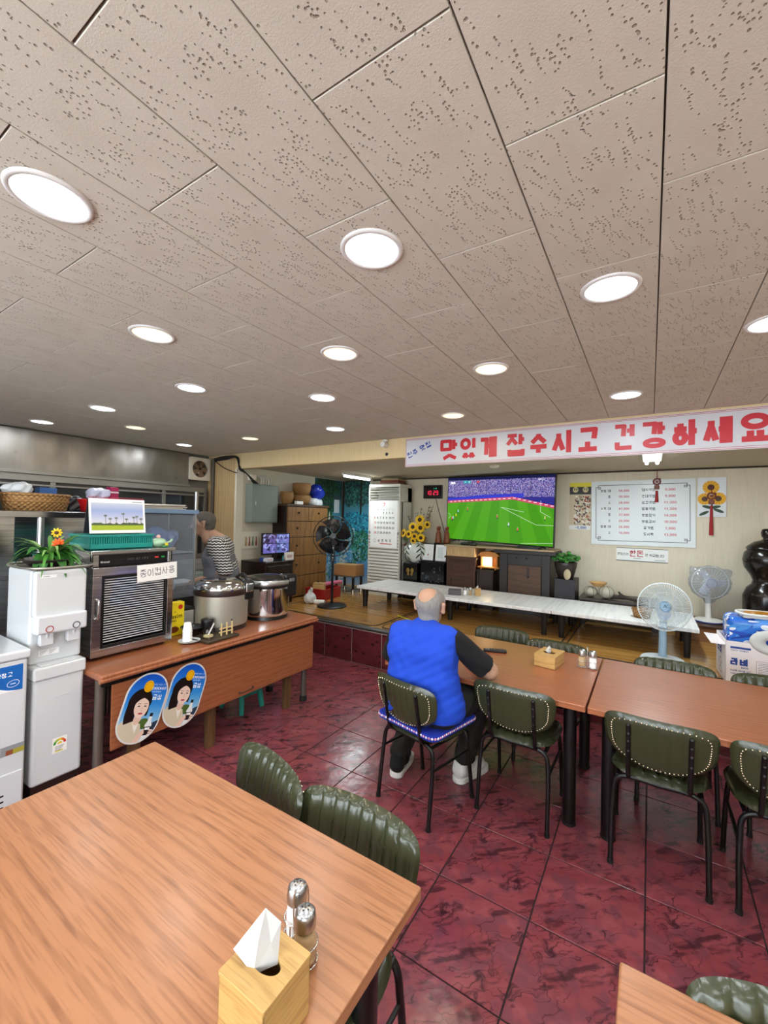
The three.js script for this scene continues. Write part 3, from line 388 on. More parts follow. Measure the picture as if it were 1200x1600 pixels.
{
  const cook = thing('person', 'cook in grey apron and black and white striped shirt at the kitchen', 'person', [-3.53, 0, -2.6], 0.8);
  // faces -x; built about the feet
  const HX = -0.14, HY = 1.54, sh = 1.36;
  const head = [[HX + 0.015, HY + 0.025, 0, 0.078, HX - 0.03, HY + 0.02, 0, 0.076], [HX - 0.02, HY - 0.02, 0, 0.066, HX - 0.055, HY - 0.075, 0, 0.045], [HX + 0.01, HY - 0.05, 0, 0.056, HX + 0.04, HY - 0.15, 0, 0.058], [HX - 0.1, HY - 0.01, 0, 0.01, HX - 0.118, HY - 0.03, 0, 0.015, 0.012]];
  for (const s of [-1, 1]) head.push([HX, HY + 0.01, s * 0.078, 0.012, HX + 0.014, HY + 0.02, s * 0.09, 0.011, 0.008], [HX + 0.014, HY + 0.02, s * 0.09, 0.011, HX + 0.01, HY - 0.022, s * 0.086, 0.01, 0.006]);
  const S = (s) => [0.0, sh - 0.03, s * 0.18], E = (s) => [0.09, 1.12, s * 0.22], W = (s) => [-0.16, 0.99, s * 0.13];
  const arms = [1, -1].flatMap((s) => J([...S(s), 0.055], [...E(s), 0.044], [...W(s), 0.03])), legs = [1, -1].flatMap((s) => J([0.03, 0.86, s * 0.09, 0.09], [0.02, 0.46, s * 0.1, 0.062], [0.04, 0.09, s * 0.1, 0.042], [-0.12, 0.045, s * 0.1, 0.035]));
  const hands = [1, -1].flatMap((s) => [[-0.16, 0.99, s * 0.13, 0.026, -0.22, 0.975, s * 0.12, 0.026], ...[-0.025, -0.008, 0.01, 0.026].flatMap((q, i) => [[-0.22, 0.98, s * 0.12 + q, 0.0095, -0.262 - 0.008 * (i % 2), 0.97, s * 0.12 + q * 1.1, 0.009, 0.005], [-0.262 - 0.008 * (i % 2), 0.97, s * 0.12 + q * 1.1, 0.009, -0.285, 0.945, s * 0.12 + q, 0.008, 0.005]]), [-0.18, 0.985, s * 0.12 - s * 0.022, 0.012, -0.225, 0.965, s * 0.12 - s * 0.05, 0.0095, 0.006]]);
  const core = [[0.02, 1.3, -0.12, 0.085, 0.02, 1.3, 0.12, 0.085], [0.04, 1.1, -0.06, 0.11, 0.04, 1.1, 0.06, 0.11], [0.04, 0.93, -0.06, 0.115, 0.04, 0.93, 0.06, 0.115], [0.0, 1.38, 0, 0.07, -0.08, 1.44, 0, 0.055]];
  mesh('body', join([flesh([...core, ...arms, ...legs], 0.014, 0.04), flesh(head, 0.0055, 0.03), flesh(hands, 0.005, 0.012)]), skin, cook);
  mesh('hair', flesh([[HX + 0.02, HY + 0.032, 0, 0.084, HX - 0.02, HY + 0.035, 0, 0.08], [HX + 0.03, HY - 0.03, 0, 0.066, HX + 0.03, HY - 0.05, 0, 0.06]], 0.0055, 0.02, [(x, y) => -(x - HX) - 0.035 - 0.6 * (y - HY - 0.02), (x, y) => HY - 0.06 - y], (x, y, z) => 0.002 * Math.sin(z * 300 + x * 90)), mat(0x55504a, 0.8), cook);
  mesh('glasses', [[-1, 1].map((s) => tor(0.022, 0.0025, 0, 0, 0, 20, 6).rotateY(Math.PI / 2).translate(HX - 0.108, HY + 0.008, s * 0.031)), [-1, 1].map((s) => rod([HX - 0.108, HY + 0.012, s * 0.053], [HX + 0.015, HY + 0.014, s * 0.086], 0.0022, 0.0022, 6))].flat(), black, cook);
  const stripes = mat(0xffffff, 0.85, { map: tex(64, 64, (u, v) => { const s = (v * 8 + 0.12 * Math.sin(u * 6.2832 * 6)) % 1; return s < 0.5 ? [22, 22, 24] : [206, 204, 200]; }) }, 5);
  mesh('shirt', flesh([...core.slice(0, 3).map((b) => [b[0], b[1], b[2], b[3] + 0.022, b[4], b[5], b[6], b[7] + 0.022]), [0, 1.37, -0.12, 0.07, 0, 1.37, 0.12, 0.07], ...[1, -1].flatMap((s) => J([...S(s), 0.075], [...E(s), 0.072]))], 0.011, 0.05, [(x, y) => 0.88 - y, (x, y, z) => (Math.abs(z) > 0.1 ? 1.12 - y - 0.25 * (Math.abs(z) - 0.1) : -1), (x, y) => y - 1.425]), stripes, cook);
  mesh('apron', flesh([[0.0, 1.22, -0.1, 0.137, 0.0, 1.22, 0.1, 0.137], [0.03, 1.05, -0.09, 0.152, 0.03, 1.05, 0.09, 0.152], [0.03, 0.85, -0.1, 0.16, 0.03, 0.85, 0.1, 0.16], [0.02, 0.6, -0.1, 0.16, 0.02, 0.6, 0.1, 0.16], [0.0, 1.36, 0.1, 0.088, 0.0, 1.36, -0.1, 0.088]], 0.011, 0.05, [(x, y) => 0.5 - y, (x, y, z) => (y > 1.24 ? Math.abs(z) - 0.17 + 0.2 * (y - 1.15) : -1), (x, y) => (y > 1.24 ? x - 0.05 : x - 0.19), (x, y) => y - 1.4], (x, y, z) => 0.004 * Math.sin(z * 50 + y * 12)), cloth(0x6d7078), cook);
  mesh('trousers', flesh([1, -1].flatMap((s) => J([0.03, 0.86, s * 0.09, 0.11], [0.02, 0.46, s * 0.1, 0.085], [0.04, 0.12, s * 0.1, 0.07])), 0.012, 0.05, [(x, y) => 0.1 - y]), cloth(0x25272c), cook);
}
// ---------------------------------------------------------------- tabletop things
function tissueBox(label, pos, turn, w, d, h, tall) {
  const t = thing('tissue_box', label, 'tissue box', pos, turn, 'wooden tissue boxes');
  const hole = new THREE.Path(); hole.absellipse(0, 0, w * 0.3, d * 0.17, 0, Math.PI * 2); const top = rrShape(w, d, 0.003); top.holes.push(hole);
  mesh('case', [span(-w / 2, w / 2, 0, h - 0.006, -d / 2, -d / 2 + 0.006), span(-w / 2, w / 2, 0, h - 0.006, d / 2 - 0.006, d / 2), span(-w / 2, -w / 2 + 0.006, 0, h - 0.006, -d / 2, d / 2), span(w / 2 - 0.006, w / 2, 0, h - 0.006, -d / 2, d / 2), span(-w / 2, w / 2, 0, 0.006, -d / 2, d / 2)], bamboo, t);
  mesh('lid', ext(top, 0.006, 0.001, 16).rotateX(-Math.PI / 2).translate(0, h - 0.006, 0), bamboo, t);
  mesh('lid_inlay', [span(-w * 0.4, w * 0.4, h, h + 0.0008, -d * 0.4, -d * 0.388, 0), span(-w * 0.4, w * 0.4, h, h + 0.0008, d * 0.388, d * 0.4, 0), span(-w * 0.4, -w * 0.388, h, h + 0.0008, -d * 0.4, d * 0.4, 0), span(w * 0.388, w * 0.4, h, h + 0.0008, -d * 0.4, d * 0.4, 0)], mat(0x8a6a38, 0.6), t);
  const k = tall, v = { bf: [-0.2, -0.1, 0.12], l: [-0.62, 0.3, 0.05], t: [-0.04, 1, -0.06], m: [-0.1, 0.62, 0.16], r: [0.26, 0.7, -0.1], br: [0.22, -0.08, -0.06], bb: [-0.02, -0.1, -0.14], q: [0.1, 0.4, 0.02] }, tri = [['bf', 'm', 'l'], ['l', 'm', 't'], ['m', 'q', 't'], ['q', 'r', 't'], ['bf', 'q', 'm'], ['bf', 'br', 'q'], ['q', 'br', 'r'], ['l', 't', 'bb'], ['t', 'r', 'bb'], ['r', 'br', 'bb']], P = [];
  for (const q of tri) for (const n of q) P.push(v[n][0] * k, h - 0.002 + v[n][1] * k, v[n][2] * k); let g = new THREE.BufferGeometry(); g.setAttribute('position', new THREE.Float32BufferAttribute(P, 3)); g.computeVertexNormals(); g.rotateY(0.56 - turn);
  mesh('tissue', g, mat(0xcacac8, 0.9, { side: THREE.DoubleSide }), t);
  return t;
}
tissueBox('tall wooden tissue box with a white tissue pulled up, on the pale oak table', [-0.588, 0.7, -0.557], 0.0, 0.117, 0.114, 0.11, 0.095);
tissueBox('wooden tissue box with a small tuft of tissue on the reddish table', [-0.549, 0.7, -2.938], -0.12, 0.135, 0.2, 0.075, 0.045);
function shakers(label, pos, turn, s) {
  const t = thing('shaker_rack', label, 'wire rack', pos, turn, 'condiment racks'); const R = 0.0016 * s;
  mesh('wire', [...[-0.03, 0.03].flatMap((x) => [tor(0.026 * s, R, 0, 0, 0, 28, 6).rotateX(Math.PI / 2).translate(x * s, 0.006, 0), tor(0.026 * s, R, 0, 0, 0, 28, 6).rotateX(Math.PI / 2).translate(x * s, 0.04 * s, 0), ...[0, 1, 2, 3].map((k) => rod([x * s + 0.026 * s * Math.cos(k * 1.571 + 0.8), 0.003, 0.026 * s * Math.sin(k * 1.571 + 0.8)], [x * s + 0.026 * s * Math.cos(k * 1.571 + 0.8), 0.04 * s, 0.026 * s * Math.sin(k * 1.571 + 0.8)], R, R, 6)), rod([x * s - 0.024 * s, 0.004, 0], [x * s + 0.024 * s, 0.004, 0], R, R, 6)]), tube([[0, 0.004, 0.012 * s], [0, 0.12 * s, 0.012 * s], [0, 0.13 * s, 0], [0, 0.12 * s, -0.012 * s], [0, 0.004, -0.012 * s]], R, 6, 40)], chrome, t);
  return t;
}
function shaker(label, pos, fill, s) {
  const t = thing('shaker', label, 'shaker', pos, 0, 'condiment shakers');
  mesh('glass_jar', lathe([[0.0, 0.0], [0.02, 0], [0.0225, 0.004], [0.0225, 0.05], [0.0195, 0.068], [0.0195, 0.073]].map(([a, b]) => [a * s, b * s]), 24), clearBottle, t);
  mesh('contents', lathe([[0.0, 0.002], [0.019, 0.002], [0.021, 0.006], [0.021, 0.046], [0.0185, 0.06], [0, 0.061]].map(([a, b]) => [a * s, b * s]), 24), fill, t);
  const cap = mesh('cap', lathe([[0.0205, 0.066], [0.0215, 0.067], [0.0215, 0.082], [0.0205, 0.085], [0.02, 0.094], [0.014, 0.1], [0, 0.1025]].map(([a, b]) => [a * s, b * s]), 28), steel, t);
  mesh('holes', [[0, 0], [1, 0], [0, 1], [-1, 0.3], [0.3, -1]].map(([a, b]) => cyl(0.0016 * s, 0.0016 * s, 0.002, a * 0.007 * s, 0.1015 * s, b * 0.007 * s, 8)), black, cap);
  return t;
}
const salt = mat(0xf5f5f3, 0.9), pepper = mat(0xb79b72, 0.95);
{ const c = [-0.627, 0.702, -0.692], a = -0.55, dx = 0.0315 * 1.05 * Math.cos(a), dz = -0.0315 * 1.05 * Math.sin(a); shakers('chromed wire rack holding two shakers behind the tall tissue box', c, a, 1.05); shaker('glass shaker of white salt in the rack on the pale oak table', [c[0] - dx, 0.707, c[2] - dz], salt, 1.05); shaker('glass shaker of beige seasoning in the rack on the pale oak table', [c[0] + dx, 0.707, c[2] + dz], pepper, 1.05); }
{ const c = [-0.33, 0.702, -3.0], a = 0.05, dx = 0.03 * 1.05; shakers('chromed wire rack holding two shakers at the seam of the reddish tables', c, a, 1.05); shaker('glass shaker of beige seasoning on the reddish table', [c[0] - dx, 0.707, c[2]], pepper, 1.05); shaker('glass shaker of white salt on the reddish table', [c[0] + dx, 0.707, c[2]], salt, 1.05); }
{ const t = thing('remote_control', 'black remote control on the reddish table near the man', 'remote', [-0.92, 0.701, -2.965], 0.35); mesh('case', box(0.16, 0.018, 0.042, 0, 0.009, 0, 0.006), mat(0x1a1a1c, 0.4), t); for (let i = 0; i < 8; i++) for (let j = 0; j < 3; j++) mesh('button', box(0.009, 0.003, 0.008, -0.06 + i * 0.016, 0.019, (j - 1) * 0.012, 0.001), i < 2 ? mat(0x8a8a8a, 0.5) : mat(0x3a3a3e, 0.5), t); }

// ---------------------------------------------------------------- serving counter
{
  const t = thing('serving_counter', 'orange laminate serving counter with hanging front panel', 'counter');
  const x0 = -3.06, x1 = -2.46, z0 = -2.84, z1 = -1.105;
  mesh('countertop', box(x1 - x0, 0.04, z1 - z0, (x0 + x1) / 2, 0.735, (z0 + z1) / 2, 0.014), laminateRedZ, t);
  mesh('top_edge', rotX(cyl(0.014, 0.014, z1 - z0, 0, 0, 0, 12), Math.PI / 2).translate(x1 - 0.01, 0.722, (z0 + z1) / 2), laminateRedZ, t);
  mesh('front_panel', span(-2.535, -2.52, 0.3, 0.665, -2.85, -1.195, 0.002), laminateRed, t);
  mesh('panel_gap_rail', span(-2.56, -2.54, 0.66, 0.715, -2.82, -1.15), black, t);
  const lm = mat(0x6b625a, 0.4, { metalness: 0.5 }); for (const [x, z] of [[-2.585, -2.81], [-2.585, -1.16], [-2.98, -2.78], [-2.98, -1.16]]) { const l = mesh('leg', cyl(0.025, 0.025, 0.69, x, 0.37, z, 18), lm, t); mesh('foot', [cyl(0.03, 0.034, 0.045, x, 0.024, z, 18)], rubber, l); }
  for (const [x, z] of [[-2.6, -2.62], [-2.6, -1.88], [-2.6, -1.36]]) mesh('wooden_post', box(0.045, 0.71, 0.06, x, 0.356, z), oldWood, t);
  mesh('panel_handle', [tube([[-2.518, 0.335, -2.06], [-2.5, 0.335, -2.065], [-2.495, 0.338, -2.12], [-2.5, 0.34, -2.175], [-2.518, 0.34, -2.18]], 0.004, 8, 30), sph(0.008, -2.515, 0.335, -2.06, 8), sph(0.008, -2.515, 0.34, -2.18, 8)], mat(0x3a2a20, 0.5), t);
}
{ // oval advertising boards on the panel
  const ad = canvasTex(400, 640, (c, w, h) => {
    const sky = c.createLinearGradient(0, 0, 0, h); sky.addColorStop(0, '#0b54c8'); sky.addColorStop(0.45, '#2f8fe0'); sky.addColorStop(0.75, '#a6d4f0'); sky.addColorStop(1, '#dfe9ee'); c.fillStyle = sky; c.fillRect(0, 0, w, h);
    c.fillStyle = '#4d6b2e'; c.beginPath(); c.ellipse(250, 470, 60, 50, 0, 0, 7); c.fill(); c.fillStyle = '#23394f'; c.beginPath(); c.moveTo(270, 640); c.lineTo(330, 470); c.lineTo(400, 440); c.lineTo(400, 640); c.fill();
    c.fillStyle = '#d9cdb4'; c.beginPath(); c.moveTo(0, 640); c.lineTo(0, 470); c.quadraticCurveTo(60, 400, 130, 430); c.lineTo(220, 470); c.quadraticCurveTo(260, 560, 250, 640); c.fill(); c.fillStyle = '#f3efe4'; c.beginPath(); c.moveTo(130, 450); c.lineTo(200, 470); c.lineTo(190, 560); c.fill();
    c.fillStyle = '#17120f'; c.beginPath(); c.ellipse(150, 265, 118, 125, 0.1, 0, 7); c.fill(); c.beginPath(); c.moveTo(40, 240); c.quadraticCurveTo(20, 400, 50, 470); c.lineTo(140, 440); c.lineTo(120, 260); c.fill(); c.beginPath(); c.moveTo(230, 250); c.quadraticCurveTo(280, 330, 255, 400); c.lineTo(220, 380); c.fill();
    c.fillStyle = '#e9c6b2'; c.beginPath(); c.ellipse(175, 420, 38, 60, 0.2, 0, 7); c.fill(); c.fillStyle = '#f2d5c4'; c.beginPath(); c.ellipse(180, 315, 72, 98, -0.08, 0, 7); c.fill();
    c.fillStyle = '#17120f'; c.beginPath(); c.moveTo(98, 300); c.quadraticCurveTo(120, 215, 185, 205); c.quadraticCurveTo(245, 210, 256, 280); c.quadraticCurveTo(215, 235, 180, 228); c.quadraticCurveTo(130, 240, 98, 300); c.fill();
    c.fillStyle = '#2a1c18'; for (const x of [150, 216]) { c.beginPath(); c.ellipse(x, 305, 13, 6, 0, 0, 7); c.fill(); } c.strokeStyle = '#3a2a22'; c.lineWidth = 4; for (const x of [150, 216]) { c.beginPath(); c.moveTo(x - 17, 284); c.quadraticCurveTo(x, 276, x + 16, 284); c.stroke(); } c.strokeStyle = '#d2a48e'; c.beginPath(); c.moveTo(188, 312); c.lineTo(194, 346); c.lineTo(184, 348); c.stroke();
    c.fillStyle = '#c4465a'; c.beginPath(); c.ellipse(186, 374, 24, 9, 0, 0, 7); c.fill();
    c.fillStyle = '#eef3f5'; c.beginPath(); c.moveTo(296, 400); c.lineTo(324, 400); c.lineTo(330, 450); c.lineTo(346, 480); c.lineTo(346, 630); c.lineTo(274, 630); c.lineTo(274, 480); c.lineTo(290, 450); c.fill(); c.fillStyle = '#15161a'; c.fillRect(294, 372, 32, 32); c.fillRect(274, 500, 72, 80); c.fillStyle = '#fff'; c.fillRect(284, 508, 52, 22);
    c.fillStyle = '#eccab6'; c.beginPath(); c.moveTo(190, 640); c.quadraticCurveTo(230, 540, 278, 520); c.lineTo(290, 560); c.quadraticCurveTo(260, 600, 250, 640); c.fill(); c.fillStyle = '#f2d5c4'; for (let i = 0; i < 4; i++) { c.beginPath(); c.ellipse(352 - i * 3, 535 + i * 20, 22, 9, 0.1, 0, 7); c.fill(); }
    c.fillStyle = '#f2b50c'; c.beginPath(); c.ellipse(190, 118, 50, 56, 0, 0, 7); c.fill(); c.strokeStyle = '#d08c06'; c.lineWidth = 5; c.beginPath(); c.ellipse(190, 118, 36, 42, 0, 0, 7); c.stroke();
    hangul(c, '세계가 인정한 소주', 236, 92, 15, { color: '#cfe6ff', lw: 2 }); c.fillStyle = '#fff'; c.font = 'bold 34px sans-serif'; c.fillText('CHICAGO', 228, 148); hangul(c, '국제주류품평회', 240, 162, 14, { color: '#cfe6ff', lw: 2 }); hangul(c, '금상', 262, 196, 52, { color: '#fff', lw: 7 });
  });
  const shp = (w, h) => { const s = new THREE.Shape(), r = w / 2; s.absarc(0, h / 2 - r, r, 0, Math.PI, false); s.absarc(0, -h / 2 + r, r, Math.PI, Math.PI * 2, false); return s; };
  const sign = (label, z, y, off) => { const o = thing('advertising_board', label, 'sign', [-2.516 + off, y, z], Math.PI / 2, 'oval advertising boards'), pv = new THREE.Group(); const w = 0.255, h = 0.395;
    const a = mesh('white_backing', ext(shp(w, h), 0.003, 0, 24), white, o); a.rotation.z = -0.32; const f = new THREE.ShapeGeometry(shp(w - 0.018, h - 0.018), 24), p = f.attributes.position, uv = f.attributes.uv; for (let i = 0; i < p.count; i++) uv.setXY(i, p.getX(i) / (w - 0.018) + 0.5, p.getY(i) / (h - 0.018) + 0.5); const b = mesh('print', f.translate(0, 0, 0.0036), printMat(ad, 0.3), o); b.rotation.z = -0.32; };
  sign('blue oval advertising board with a woman and a bottle, by the counter end', -1.36, 0.485, 0.008); sign('blue oval advertising board with a woman and a bottle, half behind its twin', -1.63, 0.468, 0.001);
}
{ // stool under the counter
  const t = thing('plastic_stool', 'small teal plastic stool under the serving counter', 'stool', [-2.92, 0, -2.42]); const m = mat(0x2c9a8c, 0.4);
  mesh('stool_seat', [box(0.25, 0.02, 0.22, 0, 0.185, 0, 0.008), box(0.26, 0.025, 0.23, 0, 0.17, 0, 0.008)], m, t); for (const [x, z] of [[-1, -1], [1, -1], [-1, 1], [1, 1]]) mesh('leg', rod([x * 0.105, 0.17, z * 0.09], [x * 0.125, 0.001, z * 0.108], 0.03, 0.024, 4), m, t); mesh('skirt', [0, 1].flatMap((k) => [box(0.24, 0.04, 0.008, 0, 0.145, k ? 0.1 : -0.1), box(0.008, 0.04, 0.2, k ? 0.115 : -0.115, 0.145, 0)]), m, t);
}
{ // cup steriliser
  const t = thing('cup_steriliser', 'stainless steel cup steriliser with striped glass door and handwritten note', 'steriliser'); const shadeTintGlass = new THREE.MeshPhysicalMaterial({ color: 0x4a5058, roughness: 0.03, transmission: 1, thickness: 0, ior: 1.45 }), x0 = -3.14, x1 = -2.745, z0 = -1.655, z1 = -1.165, y0 = 0.757, y1 = 1.4;  // door glass tinted dark to stand in for shade inside the cabinet
  mesh('cabinet', [span(x0, x0 + 0.01, y0 + 0.02, y1, z0, z1), span(x0, x1, y0 + 0.02, y0 + 0.035, z0, z1), span(x0, x1, y0 + 0.02, y1 - 0.02, z0, z0 + 0.012), span(x0, x1, y0 + 0.02, y1 - 0.02, z1 - 0.012, z1), span(x0 - 0.01, x1 + 0.02, y1 - 0.022, y1, z0 - 0.012, z1 + 0.012), span(x1 - 0.02, x1, y1 - 0.095, y1 - 0.022, z1 - 0.04, z1), span(x1 - 0.02, x1, y1 - 0.095, y1 - 0.022, z0, z0 + 0.03), span(x0, x1 - 0.02, y1 - 0.11, y1 - 0.1, z0, z1)], brushed, t);
  const pc = canvasTex(512, 80, (c, w, h) => { c.fillStyle = '#0d0d10'; c.fillRect(0, 0, w, h); c.fillStyle = '#d8d8d8'; c.font = 'bold 20px sans-serif'; c.fillText('Rinnai', 14, 62); c.fillStyle = '#555'; hangul(c, '자외선 살균 소독기', 200, 34, 18, { color: '#555', lw: 2 }); c.fillStyle = '#e23a2a'; c.fillRect(410, 36, 30, 10); c.fillStyle = '#25c45a'; c.fillRect(462, 36, 28, 10); });
  plate('control_strip', z1 - z0 - 0.07, 0.062, 0.006, printMat(pc, 0.25), black, t, [x1 - 0.012, y1 - 0.058, (z0 + z1) / 2 - 0.005], [0, Math.PI / 2, 0]);
  const d = mesh('door', [span(x1 - 0.006, x1 + 0.022, y1 - 0.15, y1 - 0.1, z0, z1), span(x1 - 0.006, x1 + 0.022, y0 + 0.02, y0 + 0.065, z0, z1), span(x1 - 0.006, x1 + 0.022, y0 + 0.065, y1 - 0.15, z0, z0 + 0.04), span(x1 - 0.006, x1 + 0.022, y0 + 0.065, y1 - 0.15, z1 - 0.05, z1)], brushed, t);
  mesh('door_seal', [span(x1 + 0.004, x1 + 0.02, y1 - 0.168, y1 - 0.15, z0 + 0.04, z1 - 0.05), span(x1 + 0.004, x1 + 0.02, y0 + 0.065, y0 + 0.083, z0 + 0.04, z1 - 0.05), span(x1 + 0.004, x1 + 0.02, y0 + 0.07, y1 - 0.16, z0 + 0.04, z0 + 0.055), span(x1 + 0.004, x1 + 0.02, y0 + 0.07, y1 - 0.16, z1 - 0.065, z1 - 0.05)], black, d);
  mesh('door_glass', new THREE.PlaneGeometry(z1 - z0 - 0.12, y1 - y0 - 0.24).rotateY(Math.PI / 2).translate(x1 + 0.008, (y0 + y1) / 2 - 0.04, (z0 + z1) / 2 - 0.005), shadeTintGlass, d);
  for (let i = 0; i < 27; i++) mesh('door_stripe', box(0.0012, 0.0055, z1 - z0 - 0.13, x1 + 0.0095, y0 + 0.1 + i * 0.0148, (z0 + z1) / 2 - 0.005, 0), mat(0xc4c8cc, 0.4), d);
  mesh('door_handle', tube([[x1 + 0.02, 1.0, z1 - 0.025], [x1 + 0.04, 1.01, z1 - 0.025], [x1 + 0.046, 1.06, z1 - 0.025], [x1 + 0.04, 1.11, z1 - 0.025], [x1 + 0.02, 1.12, z1 - 0.025]], 0.007, 10, 30), chrome, d);
  mesh('foot', [[x0 + 0.04, z0 + 0.04], [x0 + 0.04, z1 - 0.04], [x1 - 0.04, z0 + 0.04], [x1 - 0.04, z1 - 0.04]].map(([x, z]) => cyl(0.018, 0.018, 0.022, x, y0 + 0.011, z, 14)), rubber, t);
  mesh('shelf', [1.0, 1.15].map((y) => span(x0 + 0.02, x1 - 0.02, y, y + 0.006, z0 + 0.015, z1 - 0.015)), steel, t);
  const cup = lathe([[0.02, 0], [0.022, 0.002], [0.03, 0.075], [0.0285, 0.075], [0.021, 0.004], [0, 0.004]], 16), cm = mat(0xc8ccd0, 0.3, { metalness: 0.6 });
  for (let y = 0; y < 3; y++) for (let i = 0; i < 6; i++) { const o = thing('steel_cup', 'steel cup standing behind the striped steriliser door', 'cup', [x1 - 0.07 - 0.02 * (i & 1), [0.794, 1.0065, 1.1565][y], z0 + 0.07 + i * 0.068], 0, 'cups in the steriliser'); mesh('cup_body', cup.clone(), cm, o); }
  const note = canvasTex(512, 200, (c, w, h) => { c.fillStyle = '#f0efec'; c.fillRect(0, 0, w, h); c.save(); c.translate(20, 40); c.rotate(-0.03); hangul(c, '종이컵사용', 12, 18, 88, { w: 78, gap: 14, lw: 7, color: '#3a3a44' }); c.restore(); });
  const nt = thing('paper_note', 'white paper note with handwritten Korean taped on the steriliser door', 'note', [x1 + 0.0235, 1.247, -1.545], 0); plate('sheet', 0.262, 0.108, 0.001, printMat(note, 0.8), paper, nt, [0, 0, 0], [0, Math.PI / 2, 0.03]);
}
{ // water purifier
  const t = thing('water_dispenser', 'tall white water dispenser with two square taps', 'water dispenser', [0, 0, 0]); const z0 = -1.1, z1 = -0.862, x1 = -2.62, x0 = -3.0;
  mesh('lower_body', span(x0, x1, 0.222, 0.79, z0 + 0.004, z1 - 0.004, 0.018), gloss, t); mesh('drip_tray', [span(x0, x1 + 0.012, 0.76, 0.83, z0, z1, 0.012), span(x1 - 0.1, x1 + 0.006, 0.83, 0.834, z0 + 0.03, z1 - 0.03)], gloss, t);
  mesh('upper_body', span(x0, x1 - 0.06, 0.83, 1.32, z0, z1, 0.014), gloss, t); mesh('upper_front', [span(x1 - 0.062, x1 - 0.012, 1.08, 1.32, z0, z1, 0.014)], gloss, t); mesh('tap_hood', span(x1 - 0.062, x1 + 0.012, 0.995, 1.09, z0 + 0.002, z1 - 0.008, 0.012), mat(0xd3d6da, 0.3), t);
  for (const z of [-1.045, -0.925]) { mesh('tap', [span(x1 - 0.05, x1 - 0.015, 0.93, 0.995, z - 0.03, z + 0.03, 0.006), cyl(0.01, 0.008, 0.03, x1 - 0.02, 0.985, z, 12)], gloss, t); mesh('button_ring', rotY(tor(0.016, 0.0022, 0, 0, 0, 24, 6), Math.PI / 2).translate(x1 + 0.0125, 1.02, z), z < -1 ? mat(0x303236, 0.4) : mat(0xa33a34, 0.4), t); }
  const br = canvasTex(256, 64, (c, w, h) => { c.fillStyle = '#f3f4f5'; c.fillRect(0, 0, w, h); c.fillStyle = '#33363c'; c.font = 'bold 30px sans-serif'; c.fillText('COWAY', 40, 44); }); plate('maker_print', 0.07, 0.016, 0.0006, printMat(br, 0.3), white, t, [x1 - 0.0118, 1.29, z1 - 0.06], [0, Math.PI / 2, 0]);
  const ee = canvasTex(128, 160, (c, w, h) => { c.fillStyle = '#f6f6f2'; c.fillRect(0, 0, w, h); c.lineWidth = 22; ['#2a8f3c', '#8fbf2c', '#e8c81e', '#e0761e', '#c8281e'].forEach((k, i) => { c.strokeStyle = k; c.beginPath(); c.arc(64, 72, 46, Math.PI + i * 0.628, Math.PI + (i + 1) * 0.628); c.stroke(); }); c.fillStyle = '#e8c81e'; c.beginPath(); c.arc(64, 72, 22, Math.PI, 0); c.fill(); c.fillStyle = '#666'; for (let i = 0; i < 4; i++) c.fillRect(24, 92 + i * 14, 80 - i * 9, 5); c.fillStyle = '#e6d84a'; c.fillRect(24, 140, 70, 12); }); plate('energy_label', 0.065, 0.08, 0.0006, printMat(ee, 0.5), white, t, [x1 + 0.0005, 0.4, -0.99], [0, Math.PI / 2, 0]);
  const sm = canvasTex(256, 80, (c, w, h) => { c.fillStyle = '#f3f4f5'; c.fillRect(0, 0, w, h); c.fillStyle = '#7a7d82'; for (let k = 0; k < 2; k++) for (let i = 0; i < 4; i++) c.fillRect(10 + k * 120, 12 + i * 16, 100 - i * 20, 5); }); plate('usage_print', 0.09, 0.03, 0.0006, printMat(sm, 0.4), white, t, [x1 - 0.0598, 0.885, -0.95], [0, Math.PI / 2, 0]);
  mesh('lower_grip', span(x1 - 0.003, x1 + 0.002, 0.655, 0.66, -1.02, -0.96, 0), greyPlastic, t);
  const b = thing('wooden_block', 'dark wooden stand under the white water dispenser', 'stand', [0, 0, 0]); mesh('block', span(x0 + 0.02, x1 - 0.02, 0, 0.221, z0 + 0.015, z1 - 0.015), darkWood, b);
  const tr = thing('metal_tray', 'shallow metal tray on top of the water dispenser', 'tray', [(x0 + x1) / 2 - 0.01, 1.321, (z0 + z1) / 2 - 0.01]); mesh('tray_body', [box(0.36, 0.005, 0.25, 0, 0.004, 0), tube([[-0.18, 0.012, -0.13], [0.18, 0.012, -0.13], [0.18, 0.012, 0.12], [-0.18, 0.012, 0.12]], 0.006, 8, 60, true)], mat(0xa8a59c, 0.4, { metalness: 0.8 }), tr);
  // orchid-like plant in a dish
  const p = thing('potted_plant', 'leafy potted plant with orange flower in a dark dish on the dispenser', 'plant', [-2.8, 1.33, -0.985]);
  mesh('dish', lathe([[0, 0.002], [0.09, 0.002], [0.13, 0.035], [0.135, 0.037], [0.13, 0.04], [0.088, 0.01], [0, 0.01]], 32), mat(0x2b2220, 0.5), p); mesh('pot', lathe([[0, 0.01], [0.06, 0.01], [0.075, 0.055], [0.07, 0.057], [0.064, 0.05], [0, 0.05]], 28), mat(0x8f7f4a, 0.35), p);
  seed = 91; const lf = [mat(0x2f6a24, 0.45), mat(0x4b8a2f, 0.45), mat(0x7fa85a, 0.5)];
